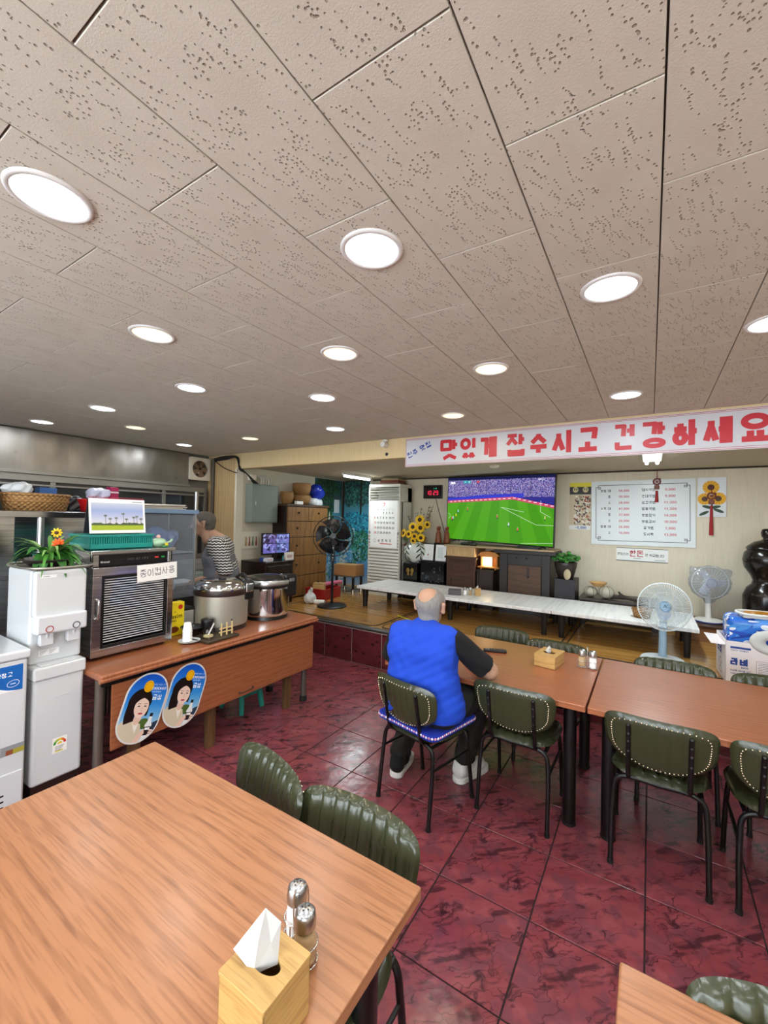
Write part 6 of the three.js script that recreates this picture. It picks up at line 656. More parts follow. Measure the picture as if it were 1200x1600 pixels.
// ---------------------------------------------------------------- television, cabinets and ornaments along the back wall
{
  const scr = canvasTex(1600, 900, (c, w, h) => {
    c.fillStyle = '#2c2c8c'; c.fillRect(0, 0, w, h); c.fillStyle = '#101648'; c.fillRect(0, 0, w, 40);
    seed = 15; for (let i = 0; i < 15000; i++) { const x = rnd() * w, y = 36 + rnd() * 240; c.fillStyle = ['#e8e6f4', '#b0b0e0', '#5a52b0', '#2a2478', '#8a7ac8', '#d09ab8', '#1a1450'][Math.floor(rnd() * 7)]; c.fillRect(x, y, 5, 6); }
    c.fillStyle = 'rgba(20,20,60,0.65)'; for (const x of [640, 1010, 1290]) c.fillRect(x, 40, 9, 200);
    c.fillStyle = '#3038c8'; c.beginPath(); c.moveTo(0, 300); c.lineTo(600, 252); c.lineTo(1200, 232); c.lineTo(1200, 290); c.lineTo(0, 350); c.fill();
    const top = (x) => x < 1050 ? 372 - x * 0.052 : 317 + (x - 1050) * 0.2; c.fillStyle = '#d04a6a'; c.beginPath(); c.moveTo(0, top(0) - 38); for (let x = 0; x <= w; x += 50) c.lineTo(x, top(x) - 38); for (let x = w; x >= 0; x -= 50) c.lineTo(x, top(x)); c.fill(); c.fillStyle = '#ffe8ee'; for (let i = 0; i < 22; i++) c.fillRect(40 + i * 72, top(40 + i * 72) - 26, 42, 10);
    c.fillStyle = '#4ea01a'; c.beginPath(); c.moveTo(0, top(0)); for (let x = 0; x <= w; x += 50) c.lineTo(x, top(x)); c.lineTo(w, h); c.lineTo(0, h); c.fill(); c.save(); c.clip(); for (let i = 0; i < 12; i++) { c.fillStyle = i % 2 ? 'rgba(40,120,10,0.2)' : 'rgba(110,190,50,0.14)'; c.beginPath(); c.moveTo(-300 + i * 190, h); c.lineTo(-110 + i * 190, h); c.lineTo(260 + i * 120, 300); c.lineTo(140 + i * 120, 300); c.fill(); } c.restore();
    c.strokeStyle = 'rgba(235,245,230,0.85)'; c.lineWidth = 5; const ln = (...p) => { c.beginPath(); p.forEach((q, i) => i ? c.lineTo(...q) : c.moveTo(...q)); c.stroke(); }; ln([880, 420], [1380, 640], [1600, 640]); ln([880, 420], [1210, 480]); ln([1180, 890], [1600, 860]); c.beginPath(); c.arc(10, 560, 40, -1.4, 1.4); c.stroke(); ln([1430, 330], [1430, 470], [1560, 540]);
    for (const [x, y, col] of [[85, 610, '#d8404a'], [105, 600, '#a8c8f0'], [155, 560, '#e8e020'], [190, 500, '#a8d0f0'], [350, 470, '#c85050'], [830, 560, '#d86058'], [1000, 660, '#d0e4f8'], [1130, 720, '#e06058'], [1490, 560, '#b8c860']]) { c.fillStyle = col; c.fillRect(x - 9, y - 26, 18, 30); c.fillStyle = '#e8c8a8'; c.fillRect(x - 5, y - 38, 10, 11); c.fillStyle = '#203050'; c.fillRect(x - 8, y + 4, 6, 22); c.fillRect(x + 2, y + 4, 6, 22); }
    c.fillStyle = 'rgba(255,255,255,0.92)'; c.fillRect(40, 56, 80, 34); c.fillStyle = '#18b0b8'; c.fillRect(270, 44, 60, 40); c.fillRect(340, 44, 50, 40); c.fillStyle = '#fff'; c.font = 'bold 34px sans-serif'; c.fillText('1', 286, 76); c.fillText('0', 356, 76); c.font = 'bold 24px sans-serif'; c.fillText('KBS 2', 1390, 66); c.fillStyle = '#d84a5a'; c.fillRect(490, 50, 44, 30);
  });
  const t = thing('television', 'large flat television showing a football match on the dark cabinets', 'television', [-1.83, 1.31, -5.815], -0.222); t.rotation.z = -0.018;
  mesh('bezel', box(1.67, 0.945, 0.035, 0, 0.48, 0, 0.006), mat(0x0b0b0d, 0.3), t); mesh('screen', new THREE.PlaneGeometry(1.645, 0.918).translate(0, 0.482, 0.0185), new THREE.MeshStandardMaterial({ color: 0x000000, roughness: 0.18, emissive: 0xffffff, emissiveMap: scr, emissiveIntensity: 0.85 }), t); mesh('rear_housing', box(1.2, 0.5, 0.05, 0, 0.35, -0.04, 0.01), black, t);
  for (const s of [-1, 1]) mesh('stand_foot', [rod([s * 0.62, 0.02, 0], [s * 0.68, -0.012, 0.1], 0.009), rod([s * 0.62, 0.02, 0], [s * 0.68, -0.012, -0.1], 0.009)], black, t);
  const l = new THREE.RectAreaLight(new THREE.Color(0.8, 1, 0.8), 0.12, 1.6, 0.9); l.name = 'television_glow'; l.position.set(0, 0.49, 0.03); l.rotation.y = Math.PI; t.add(l);
}
{ // cabinets (front z = -5.6)
  const zf = -5.6, top = 1.275; const pk = thing('wooden_plank', 'long pale plank lying across the two dark cabinets', 'plank'); mesh('plank', span(-2.5, -1.01, top - 0.024, top, -6.05, zf + 0.02), mat(0xa89070, 0.6), pk);
  const a = thing('wooden_cabinet', 'carved brown cabinet with a pale reeded drawer under the television', 'cabinet'); mesh('cabinet_body', span(-2.47, -2.04, PLAT + 0.001, 1.1, -6.05, zf - 0.02), walnut, a); const dr = mesh('reeded_drawer', span(-2.465, -2.045, 1.115, 1.25, -6.05, zf - 0.01), mat(0xc8a878, 0.6), a); for (let i = 0; i < 20; i++) mesh('reed', cyl(0.01, 0.01, 0.13, -2.455 + i * 0.021, 1.182, zf - 0.008, 8), mat(0xc8a878, 0.6), dr);
  mesh('cornice', [span(-2.5, -2.02, 1.085, 1.112, -6.05, zf), ...Array.from({ length: 12 }, (_, i) => box(0.018, 0.018, 0.012, -2.43 + i * 0.033, 1.06, zf - 0.012))], walnut, a); for (const [y0, y1] of [[0.86, 1.04], [0.47, 0.84]]) { const d = mesh('door', span(-2.43, -2.08, y0, y1, zf - 0.022, zf - 0.008), walnut, a); mesh('door_moulding', [span(-2.4, -2.11, y1 - 0.035, y1 - 0.02, zf - 0.009, zf - 0.001), span(-2.4, -2.11, y0 + 0.02, y0 + 0.035, zf - 0.009, zf - 0.001), span(-2.4, -2.385, y0 + 0.02, y1 - 0.02, zf - 0.009, zf - 0.001), span(-2.125, -2.11, y0 + 0.02, y1 - 0.02, zf - 0.009, zf - 0.001)], walnut, d); }
  const b = thing('wooden_cabinet', 'heavy dark cabinet with a rough wood door and iron latch under the television', 'cabinet'); const dk = mat(0x1a1411, 0.45); mesh('cabinet_body', [span(-1.7, -1.06, PLAT + 0.001, 1.2, -6.05, zf - 0.05)], darkWood, b); mesh('cabinet_top', span(-1.78, -0.99, 1.2, 1.25, -6.05, zf, 0.008), dk, b); for (const [x0, x1] of [[-1.7, -1.6], [-1.16, -1.06]]) mesh('corner_post', span(x0, x1, PLAT + 0.001, 1.2, zf - 0.06, zf - 0.02), dk, b); mesh('rail', span(-1.6, -1.16, 1.06, 1.2, zf - 0.05, zf - 0.03), dk, b); mesh('rail', span(-1.6, -1.16, PLAT + 0.001, 0.55, zf - 0.05, zf - 0.03), dk, b); const d = mesh('door', span(-1.59, -1.17, 0.56, 1.05, zf - 0.052, zf - 0.024), rustic, b); mesh('door_latch', [box(0.02, 0.12, 0.01, -1.33, 0.98, zf - 0.02), sph(0.012, -1.33, 0.91, zf - 0.014, 10)], black, d); mesh('iron_plate', [box(0.16, 0.03, 0.01, -1.42, 1.15, zf - 0.026), sph(0.012, -1.48, 1.15, zf - 0.02, 10), sph(0.012, -1.36, 1.15, zf - 0.02, 10)], black, b);
  const s = thing('low_stand', 'small dark carved stand under the glowing house lamp', 'stand'); mesh('stand_body', [span(-2.0, -1.8, PLAT + 0.001, 0.93, -5.95, zf - 0.04), span(-2.03, -1.78, 0.93, 0.955, -5.97, zf - 0.02)], mat(0x2a1812, 0.4), s); mesh('stand_leg', [span(-2.02, -1.99, PLAT + 0.001, 0.93, zf - 0.06, zf - 0.02), span(-1.82, -1.79, PLAT + 0.001, 0.93, zf - 0.06, zf - 0.02)], darkWood, s);
  const ho = thing('house_lamp', 'small wooden house lamp with glowing window between the cabinets', 'lamp', [-1.87, 0.956, -5.76]); const hw = mat(0xb87a34, 0.5); mesh('house_base', [box(0.3, 0.02, 0.22, 0, 0.03, 0), box(0.02, 0.02, 0.22, -0.1, 0.01, 0), box(0.02, 0.02, 0.22, 0.1, 0.01, 0)], hw, ho); mesh('house_wall', [box(0.02, 0.15, 0.16, -0.11, 0.115, 0), box(0.02, 0.15, 0.16, 0.11, 0.115, 0), box(0.24, 0.15, 0.01, 0, 0.115, -0.08), box(0.24, 0.02, 0.02, 0, 0.18, 0.075), box(0.02, 0.13, 0.02, 0.055, 0.11, 0.075)], hw, ho); mesh('house_roof', ext(shape([[-0.155, 0], [-0.1, 0.045], [0, 0.06], [0.1, 0.045], [0.155, 0]]), 0.2, 0.004).translate(0, 0.19, -0.1), hw, ho); mesh('glow_window', span(-0.095, 0.045, 0.045, 0.17, 0.035, 0.04, 0), new THREE.MeshStandardMaterial({ color: 0xffffff, emissive: new THREE.Color(1, 0.78, 0.42), emissiveIntensity: 2.2 }), ho); mesh('window_bars', [box(0.005, 0.12, 0.005, -0.025, 0.108, 0.045), box(0.14, 0.005, 0.005, -0.025, 0.108, 0.045)], hw, ho); const pl = new THREE.PointLight(new THREE.Color(1, 0.76, 0.42), 0.12); pl.name = 'house_lamp_glow'; pl.position.set(-0.02, 0.11, 0.062); pl.castShadow = true; ho.add(pl);
}
{ // vase with sunflowers, lacquer chests, frames, carvings
  const ls = thing('lacquer_stand', 'small black lacquer stand with gold butterfly under the vase', 'stand'); mesh('stand_body', span(-3.19, -2.95, PLAT + 0.001, 0.96, -5.98, -5.62), mat(0x0e0c0c, 0.2), ls); mesh('butterfly_inlay', [-1, 1].flatMap((s) => [sph(0.03, s * 0.035, 0.03, 0, 10, 1, 1.2, 0.06), sph(0.022, s * 0.03, -0.025, 0, 10, 1, 1.1, 0.06)]).map((g) => g.translate(-3.07, 0.82, -5.619)), mat(0x9a7a3a, 0.3, { metalness: 0.6 }), ls);
  const lc = thing('lacquer_chest', 'wide black lacquer chest with pearl inlay below the framed certificates', 'chest'); mesh('chest_body', span(-2.9, -2.52, PLAT + 0.001, 0.985, -5.98, -5.64), mat(0x0d0d11, 0.18), lc); mesh('chest_top', span(-2.93, -2.5, 0.985, 1.005, -5.99, -5.62), mat(0x0d0d11, 0.18), lc); seed = 21; mesh('pearl_inlay', Array.from({ length: 46 }, () => sph(rr(0.006, 0.014), rr(-2.87, -2.55), rr(0.5, 0.95), -5.639, 6, 1, rr(0.4, 1), 0.08)), mat(0x5a6a74, 0.2, { metalness: 0.4 }), lc);
  const fr = (label, x, dr) => { const o = thing('framed_certificate', label, 'picture frame', [x, 1.006, -5.7], 0, 'framed certificates'); const c = canvasTex(256, 340, (c, w, h) => { c.fillStyle = '#e8ecec'; c.fillRect(0, 0, w, h); dr(c, w, h); }); const f = mesh('frame', [box(0.19, 0.26, 0.012, 0, 0.13, 0)], black, o); f.rotation.x = -0.12; plate('certificate_print', 0.17, 0.238, 0.001, printMat(c, 0.3), paper, o, [0, 0.131, -0.008], [-0.12, 0, 0]); };
  fr('framed sheet with brush marks and a red seal on the lacquer chest', -2.81, (c) => { c.strokeStyle = '#555'; c.lineWidth = 4; c.beginPath(); c.moveTo(150, 60); c.quadraticCurveTo(180, 90, 160, 130); c.stroke(); c.strokeStyle = '#888'; c.beginPath(); c.moveTo(40, 280); c.quadraticCurveTo(120, 320, 200, 240); c.stroke(); c.fillStyle = '#b83a34'; c.beginPath(); c.ellipse(128, 220, 14, 24, 0.4, 0, 7); c.fill(); }); fr('framed sheet with lines of pale text on the lacquer chest', -2.605, (c) => { c.fillStyle = '#8ab0b4'; for (let i = 0; i < 12; i++) c.fillRect(50, 60 + i * 19, 150 - 40 * hash(i, 1, 2), 6); });
  const v = thing('porcelain_vase', 'round white porcelain vase painted with dark bamboo, holding sunflowers', 'vase', [-3.04, 0.961, -5.75]); const vt = canvasTex(512, 256, (c, w, h) => { c.fillStyle = '#ccd0c8'; c.fillRect(0, 0, w, h); c.strokeStyle = '#2c3230'; c.lineWidth = 4; for (const x of [60, 200, 330, 460]) { c.beginPath(); c.moveTo(x, 60); c.lineTo(x + 24, 220); c.stroke(); for (let i = 0; i < 9; i++) { c.fillStyle = '#2a322e'; c.beginPath(); c.ellipse(x + 12 + (i % 2 ? 16 : -16), 90 + i * 14, 20, 4, (i % 2 ? 0.6 : -0.6), 0, 7); c.fill(); } c.fillStyle = '#a84a40'; c.beginPath(); c.arc(x + 30, 70, 6, 0, 7); c.fill(); } });
  mesh('vase_body', lathe([[0.0, 0], [0.08, 0], [0.085, 0.012], [0.13, 0.05], [0.18, 0.13], [0.19, 0.19], [0.17, 0.25], [0.12, 0.29], [0.1, 0.3], [0.112, 0.32], [0.105, 0.32], [0.09, 0.3], [0.09, 0.28]], 44), printMat(vt, 0.2), v);
  const fa = thing('sunflower_arrangement', 'bunch of artificial sunflowers and dry twigs in the porcelain vase', 'flowers', [-3.04, 1.26, -5.75]); seed = 33; for (const [x, y, r, tx, ty] of [[-0.16, 0.15, 0.07, -0.2, -0.5], [-0.06, 0.14, 0.065, -0.1, -0.2], [0.01, 0.25, 0.075, -0.1, 0], [0.12, 0.36, 0.08, -0.2, 0.1], [0.13, 0.24, 0.078, 0, 0.2], [0.04, 0.11, 0.06, 0.1, 0.1], [0.14, 0.09, 0.068, 0.2, 0.3], [0.02, 0.04, 0.055, 0.4, 0], [0.23, 0.29, 0.06, -0.1, 0.9]]) { sunflower(fa, x, y, 0.09 + 0.05 * Math.cos(x * 6), r, tx, ty); mesh('stem', tube([[0, -0.12, 0], [x * 0.4, y * 0.5, 0.03], [x, y, 0.08]], 0.005, 6), mat(0x4a5a24, 0.6), fa); }
  for (let i = 0; i < 12; i++) { const a = rr(-0.5, 0.6), L = rr(0.35, 0.62); mesh('twig', [tube([[0, -0.1, -0.02], [Math.sin(a) * L * 0.5, L * 0.5, -0.04], [Math.sin(a) * L, L, rr(-0.08, 0)]], 0.003, 5), ...Array.from({ length: 6 }, (_, k) => sph(0.008, Math.sin(a) * L * (0.5 + k * 0.09) + rr(-0.02, 0.02), L * (0.5 + k * 0.09), -0.03, 6))], mat(0x4a3424, 0.8), fa); }
  for (let i = 0; i < 26; i++) mesh('leaf', sph(rr(0.025, 0.045), rr(-0.17, 0.17), rr(0.0, 0.2), rr(0.0, 0.06), 8, 1, 0.5, 0.2).rotateZ(rr(-0.4, 0.4)), mat([0x5a3a20, 0x4a5a20, 0x6a4a28][i % 3], 0.8), fa);
  for (const [x, l] of [[-2.72, 'carved wooden figure near the vase'], [-2.58, 'carved wooden figure near the television']]) { const o = thing('wooden_carving', l, 'carving', [x, 1.006, -5.86]); o.position.y = 1.006; mesh('pedestal_block', box(0.1, 0.27, 0.1, 0, 0.135, 0), darkWood, o); mesh('figure', flesh([[0, 0.29, 0, 0.05, 0, 0.4, 0, 0.036], [0, 0.4, 0, 0.034, 0, 0.46, 0, 0.022], [0, 0.49, 0, 0.028, 0.012, 0.5, 0.01, 0.024], [0.02, 0.495, 0.02, 0.012, 0.05, 0.505, 0.04, 0.007]], 0.007, 0.02, [(x, y) => 0.271 - y]), mat(0x7e3e18, 0.4), o); }
  for (const [x, l] of [[-2.2, 'left dark ornament on the plank below the television'], [-2.08, 'round dark ornament on the plank below the television']]) { const o = thing('small_ornament', l.replace('left ', 'flat '), 'ornament', [x, 1.276, -5.63]); mesh('ornament_body', x < -2.1 ? flesh([[-0.05, 0.02, 0, 0.02, 0.04, 0.022, 0, 0.022], [0.05, 0.03, 0, 0.014, 0.06, 0.045, 0, 0.012]], 0.007, 0.02, [(x, y) => -y]) : lathe([[0, 0], [0.05, 0], [0.055, 0.03], [0.03, 0.06], [0, 0.065]], 24), mat(0x2a2c28, 0.4), o); }
  const st = thing('set_top_box', 'black set-top box on the plank below the television', 'set-top box', [-1.32, 1.276, -5.66], -0.1); st.position.z = -5.64; mesh('box_body', box(0.28, 0.035, 0.1, 0, 0.018, 0), black, st); mesh('front_window', box(0.12, 0.015, 0.002, 0.03, 0.018, 0.05, 0), mat(0x3a3e44, 0.2), st);
  const bb = thing('black_pedestal', 'black wooden pedestal box under the potted shrub', 'pedestal'); mesh('pedestal_box', span(-1.0, -0.76, PLAT + 0.001, 0.93, -5.9, -5.58, 0.006), mat(0x17141a, 0.45), bb); mesh('pedestal_ring', rotX(tor(0.015, 0.003, 0, 0, 0, 16, 6), 0).translate(-0.765, 0.8, -5.575), black, bb);
  const sp = thing('potted_shrub', 'small green shrub in a dark pot with a pale stone', 'plant', [-0.89, 0.931, -5.7]); mesh('pot', lathe([[0, 0], [0.09, 0], [0.13, 0.15], [0.135, 0.2], [0.12, 0.2], [0.08, 0.02], [0, 0.02]], 32), mat(0x2a221e, 0.35), sp); mesh('pale_stone', sph(0.06, 0.04, 0.06, 0.13, 16, 0.7, 1.1, 0.4), mat(0xb8a888, 0.7), sp); seed = 61; for (let i = 0; i < 90; i++) { const a = rr(0, 6.28), q = Math.sqrt(rnd()) * 0.16, m = [0x2f7a2a, 0x4a9a3a, 0x256a24][i % 3]; mesh('leaf', sph(rr(0.018, 0.03), Math.cos(a) * q, 0.21 + rr(0, 0.13) * (1 - q * 3), Math.sin(a) * q, 6, 1, 0.5, 0.8), (sp.userData[m] ??= mat(m, 0.5)), sp); } for (const k of Object.keys(sp.userData)) if (!['label', 'category'].includes(k)) delete sp.userData[k];
  const bn = thing('low_bench', 'dark wooden low bench along the back wall', 'bench'); mesh('bench_top', span(-0.72, 0.1, 0.7, 0.735, -6.08, -5.56, 0.006), darkWood, bn); for (const x of [-0.68, 0.06]) mesh('bench_leg', span(x - 0.03, x + 0.03, PLAT + 0.001, 0.7, -6.05, -5.6), darkWood, bn);
  for (const [x, z, r, l] of [[-0.6, -5.68, 0.075, 'round pale gourd ornament beside the black pedestal'], [-0.43, -5.66, 0.085, 'round pale gourd ornament with a dark pattern, under the wooden bowl']]) { const o = thing('round_ornament', l, 'ornament', [x, 0.736, z]); mesh('ornament_body', [sph(r, 0, r * 0.85, 0, 20, 1, 0.85, 1)], mat(0xa8a494, 0.5), o); mesh('dark_bands', [0, 1, 2].map((k) => tor(r * 0.98, 0.003, 0, 0, 0, 28, 5).scale(1, 0.86, 1).rotateY(k * 1.05).translate(0, r * 0.85, 0)), mat(0x3a3a34, 0.6), o); }
  const wb = thing('wooden_bowl', 'pale wooden bowl resting on the round ornaments', 'bowl', [-0.52, 0.868, -5.68]); mesh('bowl_body', lathe([[0, 0], [0.05, 0], [0.1, 0.05], [0.095, 0.05], [0.045, 0.008], [0, 0.008]], 28), mat(0xd0a468, 0.45), wb);
  const dt = thing('driftwood', 'dark gnarled root beside the round ornaments', 'driftwood', [-0.26, 0.736, -5.66]); mesh('root', flesh([[-0.12, 0.02, 0, 0.02, 0, 0.04, 0.02, 0.022], [0, 0.04, 0.02, 0.022, 0.14, 0.015, 0, 0.014], [0, 0.04, 0, 0.016, -0.04, 0.09, 0.01, 0.01]], 0.007, 0.02, [(x, y) => -y]), mat(0x2e2620, 0.7), dt);
}
{ // wall pieces
  const Zw = WALLZ + 0.004;
  const ck = canvasTex(320, 200, (c, w, h) => { c.fillStyle = '#0a0506'; c.fillRect(0, 0, w, h); const seg = { 0: 'abcdef', 1: 'bc', 2: 'abged', 9: 'abcdfg' }, D = (n, x, y, s) => { const P = { a: [[0, 0], [1, 0]], b: [[1, 0], [1, 1]], c: [[1, 1], [1, 2]], d: [[0, 2], [1, 2]], e: [[0, 1], [0, 2]], f: [[0, 0], [0, 1]], g: [[0, 1], [1, 1]] }; c.strokeStyle = '#ff2a50'; c.lineWidth = 9; for (const k of seg[n]) { c.beginPath(); c.moveTo(x + P[k][0][0] * s, y + P[k][0][1] * s); c.lineTo(x + P[k][1][0] * s, y + P[k][1][1] * s); c.stroke(); } }; D(1, 50, 86, 32); D(0, 104, 86, 32); D(2, 176, 86, 32); D(9, 230, 86, 32); c.fillStyle = '#30d8b0'; c.beginPath(); c.arc(190, 46, 7, 0, 7); c.fill(); c.beginPath(); c.arc(226, 46, 10, 0, 7); c.fill(); });
  const k = thing('digital_clock', 'black digital wall clock showing red figures', 'clock', [-2.935, 2.07, Zw]); mesh('clock_case', box(0.33, 0.215, 0.03, 0, 0, 0.016, 0.01), black, k); mesh('clock_display', new THREE.PlaneGeometry(0.3, 0.19).translate(0, 0, 0.0315), new THREE.MeshStandardMaterial({ color: 0x000000, roughness: 0.2, emissive: 0xffffff, emissiveMap: ck, emissiveIntensity: 1.2 }), k); mesh('clock_cord', tube([[0.05, -0.1, 0.01], [0.12, -0.35, 0.004], [0.2, -0.6, 0.004], [0.28, -0.8, 0.01]], 0.004, 6, 30), black, k);
  const menu = canvasTex(1200, 900, (c, w, h) => { c.fillStyle = '#d3dadb'; c.fillRect(0, 0, w, h); c.strokeStyle = '#22262c'; c.lineWidth = 8; c.strokeRect(60, 60, w - 120, h - 120); c.fillStyle = '#d3dadb'; for (const [x, y] of [[46, 46], [w - 104, 46], [46, h - 104], [w - 104, h - 104]]) c.fillRect(x - 8, y - 8, 74, 74); for (const [x, y, sx, sy] of [[60, 60, 1, 1], [w - 60, 60, -1, 1], [60, h - 60, 1, -1], [w - 60, h - 60, -1, -1]]) { c.beginPath(); c.moveTo(x + sx * 64, y); c.lineTo(x + sx * 30, y); c.lineTo(x + sx * 30, y + sy * 50); c.lineTo(x + sx * 56, y + sy * 50); c.lineTo(x + sx * 56, y + sy * 28); c.lineTo(x, y + sy * 28); c.lineTo(x, y + sy * 64); c.stroke(); }
    const L = [['보쌈 대', '56,000'], ['중', '39,000'], ['소', '28,000'], ['수육 대', '47,000'], ['중', '37,000'], ['소', '26,000'], ['암뽕 대', '26,000'], ['소', '16,000']], R = [['돼지국밥', '9,000'], ['순대국밥', '9,000'], ['삼겹국밥', '11,000'], ['암뽕국밥', '11,000'], ['보쌈정식', '14,000'], ['보쌈김치', '10,000'], ['공기밥', '1,000'], ['도시락', '13,000']];
    const wid = (s) => [...s].reduce((a, q) => a + (q === ' ' ? 16 : 39), 0); L.forEach(([n, p], i) => { const y = 120 + i * 84; hangul(c, n, 250 - wid(n), y, 36, { lw: 6, gap: 6, w: 33 }); c.fillStyle = '#b0283a'; c.font = 'bold 42px sans-serif'; c.fillText(p, 340, y + 35); }); R.forEach(([n, p], i) => { const y = 116 + i * 86; hangul(c, n, 690 - wid(n) / 2, y, 40, { lw: 6.5, gap: 4, w: 36 }); c.fillStyle = '#b0283a'; c.font = 'bold 46px sans-serif'; c.textAlign = 'center'; c.fillText(p, 930, y + 38); c.textAlign = 'left'; }); });
  const m = thing('menu_board', 'white menu board with black frame lines and red prices', 'menu board', [-0.1, 1.768, Zw]); plate('board', 1.1, 0.815, 0.01, printMat(menu, 0.3), mat(0xd8d8d4, 0.4), m, [0, 0, 0.004], [0, 0, 0.012]);
  const han = canvasTex(640, 200, (c, w, h) => { c.fillStyle = '#e6e8e6'; c.fillRect(0, 0, w, h); c.fillStyle = '#2a2e38'; c.fillRect(0, 0, w, 8); c.fillRect(0, h - 10, w, 10); hangul(c, '본업소는', 16, 76, 38, { lw: 4, gap: 2, w: 35 }); hangul(c, '한돈', 170, 34, 96, { color: '#a82a34', lw: 12, gap: 6, w: 84 }); hangul(c, '만 취급합니다', 366, 78, 38, { lw: 4.5, gap: 2, w: 34 }); c.fillStyle = '#777'; c.fillRect(220, 150, 90, 8); c.fillRect(480, 164, 130, 7); });
  const hs = thing('paper_sign', 'small white Korean sign with two large red letters below the menu board', 'sign', [-0.085, 1.248, Zw]); plate('sign_sheet', 0.545, 0.165, 0.003, printMat(han, 0.5), paper, hs, [0, 0, 0.002], [0, 0, -0.005]);
  const sf = thing('sunflower_canvas', 'square canvas picture of three sunflowers beside the menu board', 'picture', [0.595, 1.957, Zw]); const sc = canvasTex(256, 440, (c, w, h) => { c.fillStyle = '#dfe3e8'; c.fillRect(0, 0, w, h); c.strokeStyle = '#2f4a2c'; c.lineWidth = 16; c.beginPath(); c.moveTo(130, 300); c.lineTo(128, 436); c.stroke(); c.fillStyle = '#2c4630'; for (const [x, y, a] of [[60, 400, -0.5], [190, 370, 0.4], [90, 330, 0.3], [160, 330, -0.2]]) { c.beginPath(); c.ellipse(x, y, 48, 16, a, 0, 7); c.fill(); } for (const [x, y, r] of [[120, 110, 76], [66, 240, 66], [186, 236, 70]]) { for (let i = 0; i < 26; i++) { const a = i / 26 * 6.2832; c.fillStyle = i % 2 ? '#e8b41a' : '#d99a12'; c.beginPath(); c.ellipse(x + Math.cos(a) * r * 0.68, y + Math.sin(a) * r * 0.68, r * 0.34, r * 0.13, a, 0, 7); c.fill(); } c.fillStyle = '#4a2a1a'; c.beginPath(); c.arc(x, y, r * 0.42, 0, 7); c.fill(); } }); plate('canvas_sheet', 0.265, 0.455, 0.012, printMat(sc, 0.6), white, sf, [0, 0, 0.006]);
  const tassel = (label, x, y, L) => { const o = thing('red_tassel_charm', label, 'tassel', [x, y, Zw + 0.02]); const rm = mat(0x8a1a1e, 0.6); mesh('hanging_cord', [rod([0, 0.1, 0], [0, 0, 0], 0.004)], rm, o); mesh('knot', [tor(0.035, 0.009, 0, -0.03, 0, 20, 6), box(0.03, 0.03, 0.012, 0, -0.03, 0), sph(0.012, 0.03, 0.0, 0, 10), box(0.055, 0.05, 0.016, 0, -0.1, 0, 0.01)], mat(0x7a3a2a, 0.5), o); mesh('tassel', [cyl(0.012, 0.02, L, 0, -0.14 - L / 2, 0, 12)], mat(0xa01a22, 0.7), o); };
  tassel('red knotted tassel charm hanging over the menu board', 0.065, 2.18, 0.14); tassel('red knotted tassel charm hanging over the sunflower picture', 0.592, 2.0, 0.34);
  const po = canvasTex(256, 560, (c, w, h) => { c.fillStyle = '#c8b898'; c.fillRect(0, 0, w, h); c.fillStyle = '#d8cc1a'; c.fillRect(0, 0, w, 50); c.fillStyle = '#1c1a18'; c.fillRect(0, 50, w, 90); c.fillStyle = '#c8b888'; for (const x of [70, 190]) { c.beginPath(); c.arc(x, 84, 34, 0, 7); c.fill(); } hangul(c, '포장', 46, 66, 26, { lw: 4 }); hangul(c, '포장', 164, 66, 26, { lw: 4 }); seed = 9; for (let i = 0; i < 160; i++) { c.fillStyle = ['#3a302a', '#6a5a4c', '#b8a894', '#8a3a2a', '#e0d8cc'][Math.floor(rnd() * 5)]; c.beginPath(); c.ellipse(60 + rnd() * 190, 160 + rnd() * 340, rr(6, 26), rr(4, 14), rnd() * 3, 0, 7); c.fill(); } c.fillStyle = '#e4e4e0'; c.fillRect(0, 510, w, 50); c.fillStyle = '#2a4a9a'; c.font = 'bold 44px sans-serif'; c.fillText('~5,000', 70, 552); });
  const pp = thing('food_poster', 'narrow food poster with yellow top between the television and menu board', 'poster', [-0.785, 1.85, Zw]); plate('poster_sheet', 0.26, 0.62, 0.002, printMat(po, 0.5), paper, pp, [0, 0, 0.001]);
  // banner on the beam
  const X0 = -2.13, X1 = 0.86, BW = 2048, BH = 200, px = (x) => (x - X0) / (X1 - X0) * BW; const bt = canvasTex(BW, BH, (c, w, h) => { c.fillStyle = '#c8cad0'; c.fillRect(0, 0, w, h); c.strokeStyle = '#b03a48'; c.lineWidth = 2.5; c.strokeRect(5, 5, w - 10, h - 10); c.lineWidth = 2; c.beginPath(); c.moveTo(6, 12); c.lineTo(w - 6, 12); c.stroke(); c.beginPath(); c.moveTo(6, h - 14); c.lineTo(w - 6, h - 14); c.stroke();
    const red = [['맛', -1.741, -1.548], ['있', -1.535, -1.37], ['게', -1.352, -1.177], ['잡', -1.102, -0.923], ['수', -0.906, -0.732], ['시', -0.711, -0.546], ['고', -0.522, -0.348], ['건', -0.257, -0.101], ['강', -0.072, 0.103], ['하', 0.123, 0.297], ['세', 0.312, 0.483], ['요', 0.507, 0.69]]; for (const [s, a, b] of red) hangul(c, s, px(a), 30, 140, { w: px(b) - px(a), lw: '맛있잡건강'.includes(s) ? 23 : 27, color: '#c01c2c' }); c.save(); c.translate(18, 128); c.rotate(-0.42); hangul(c, '진주 맛집', 0, -24, 40, { w: 42, gap: 3, lw: 7, color: '#1c3a94' }); c.restore(); });
  const bn = thing('banner', 'long white banner with big red Korean lettering on the beam', 'banner', [(X0 + X1) / 2, 2.305, -3.755]); plate('banner_sheet', X1 - X0, 0.288, 0.006, printMat(bt, 0.35), white, bn, [0, 0, 0]);
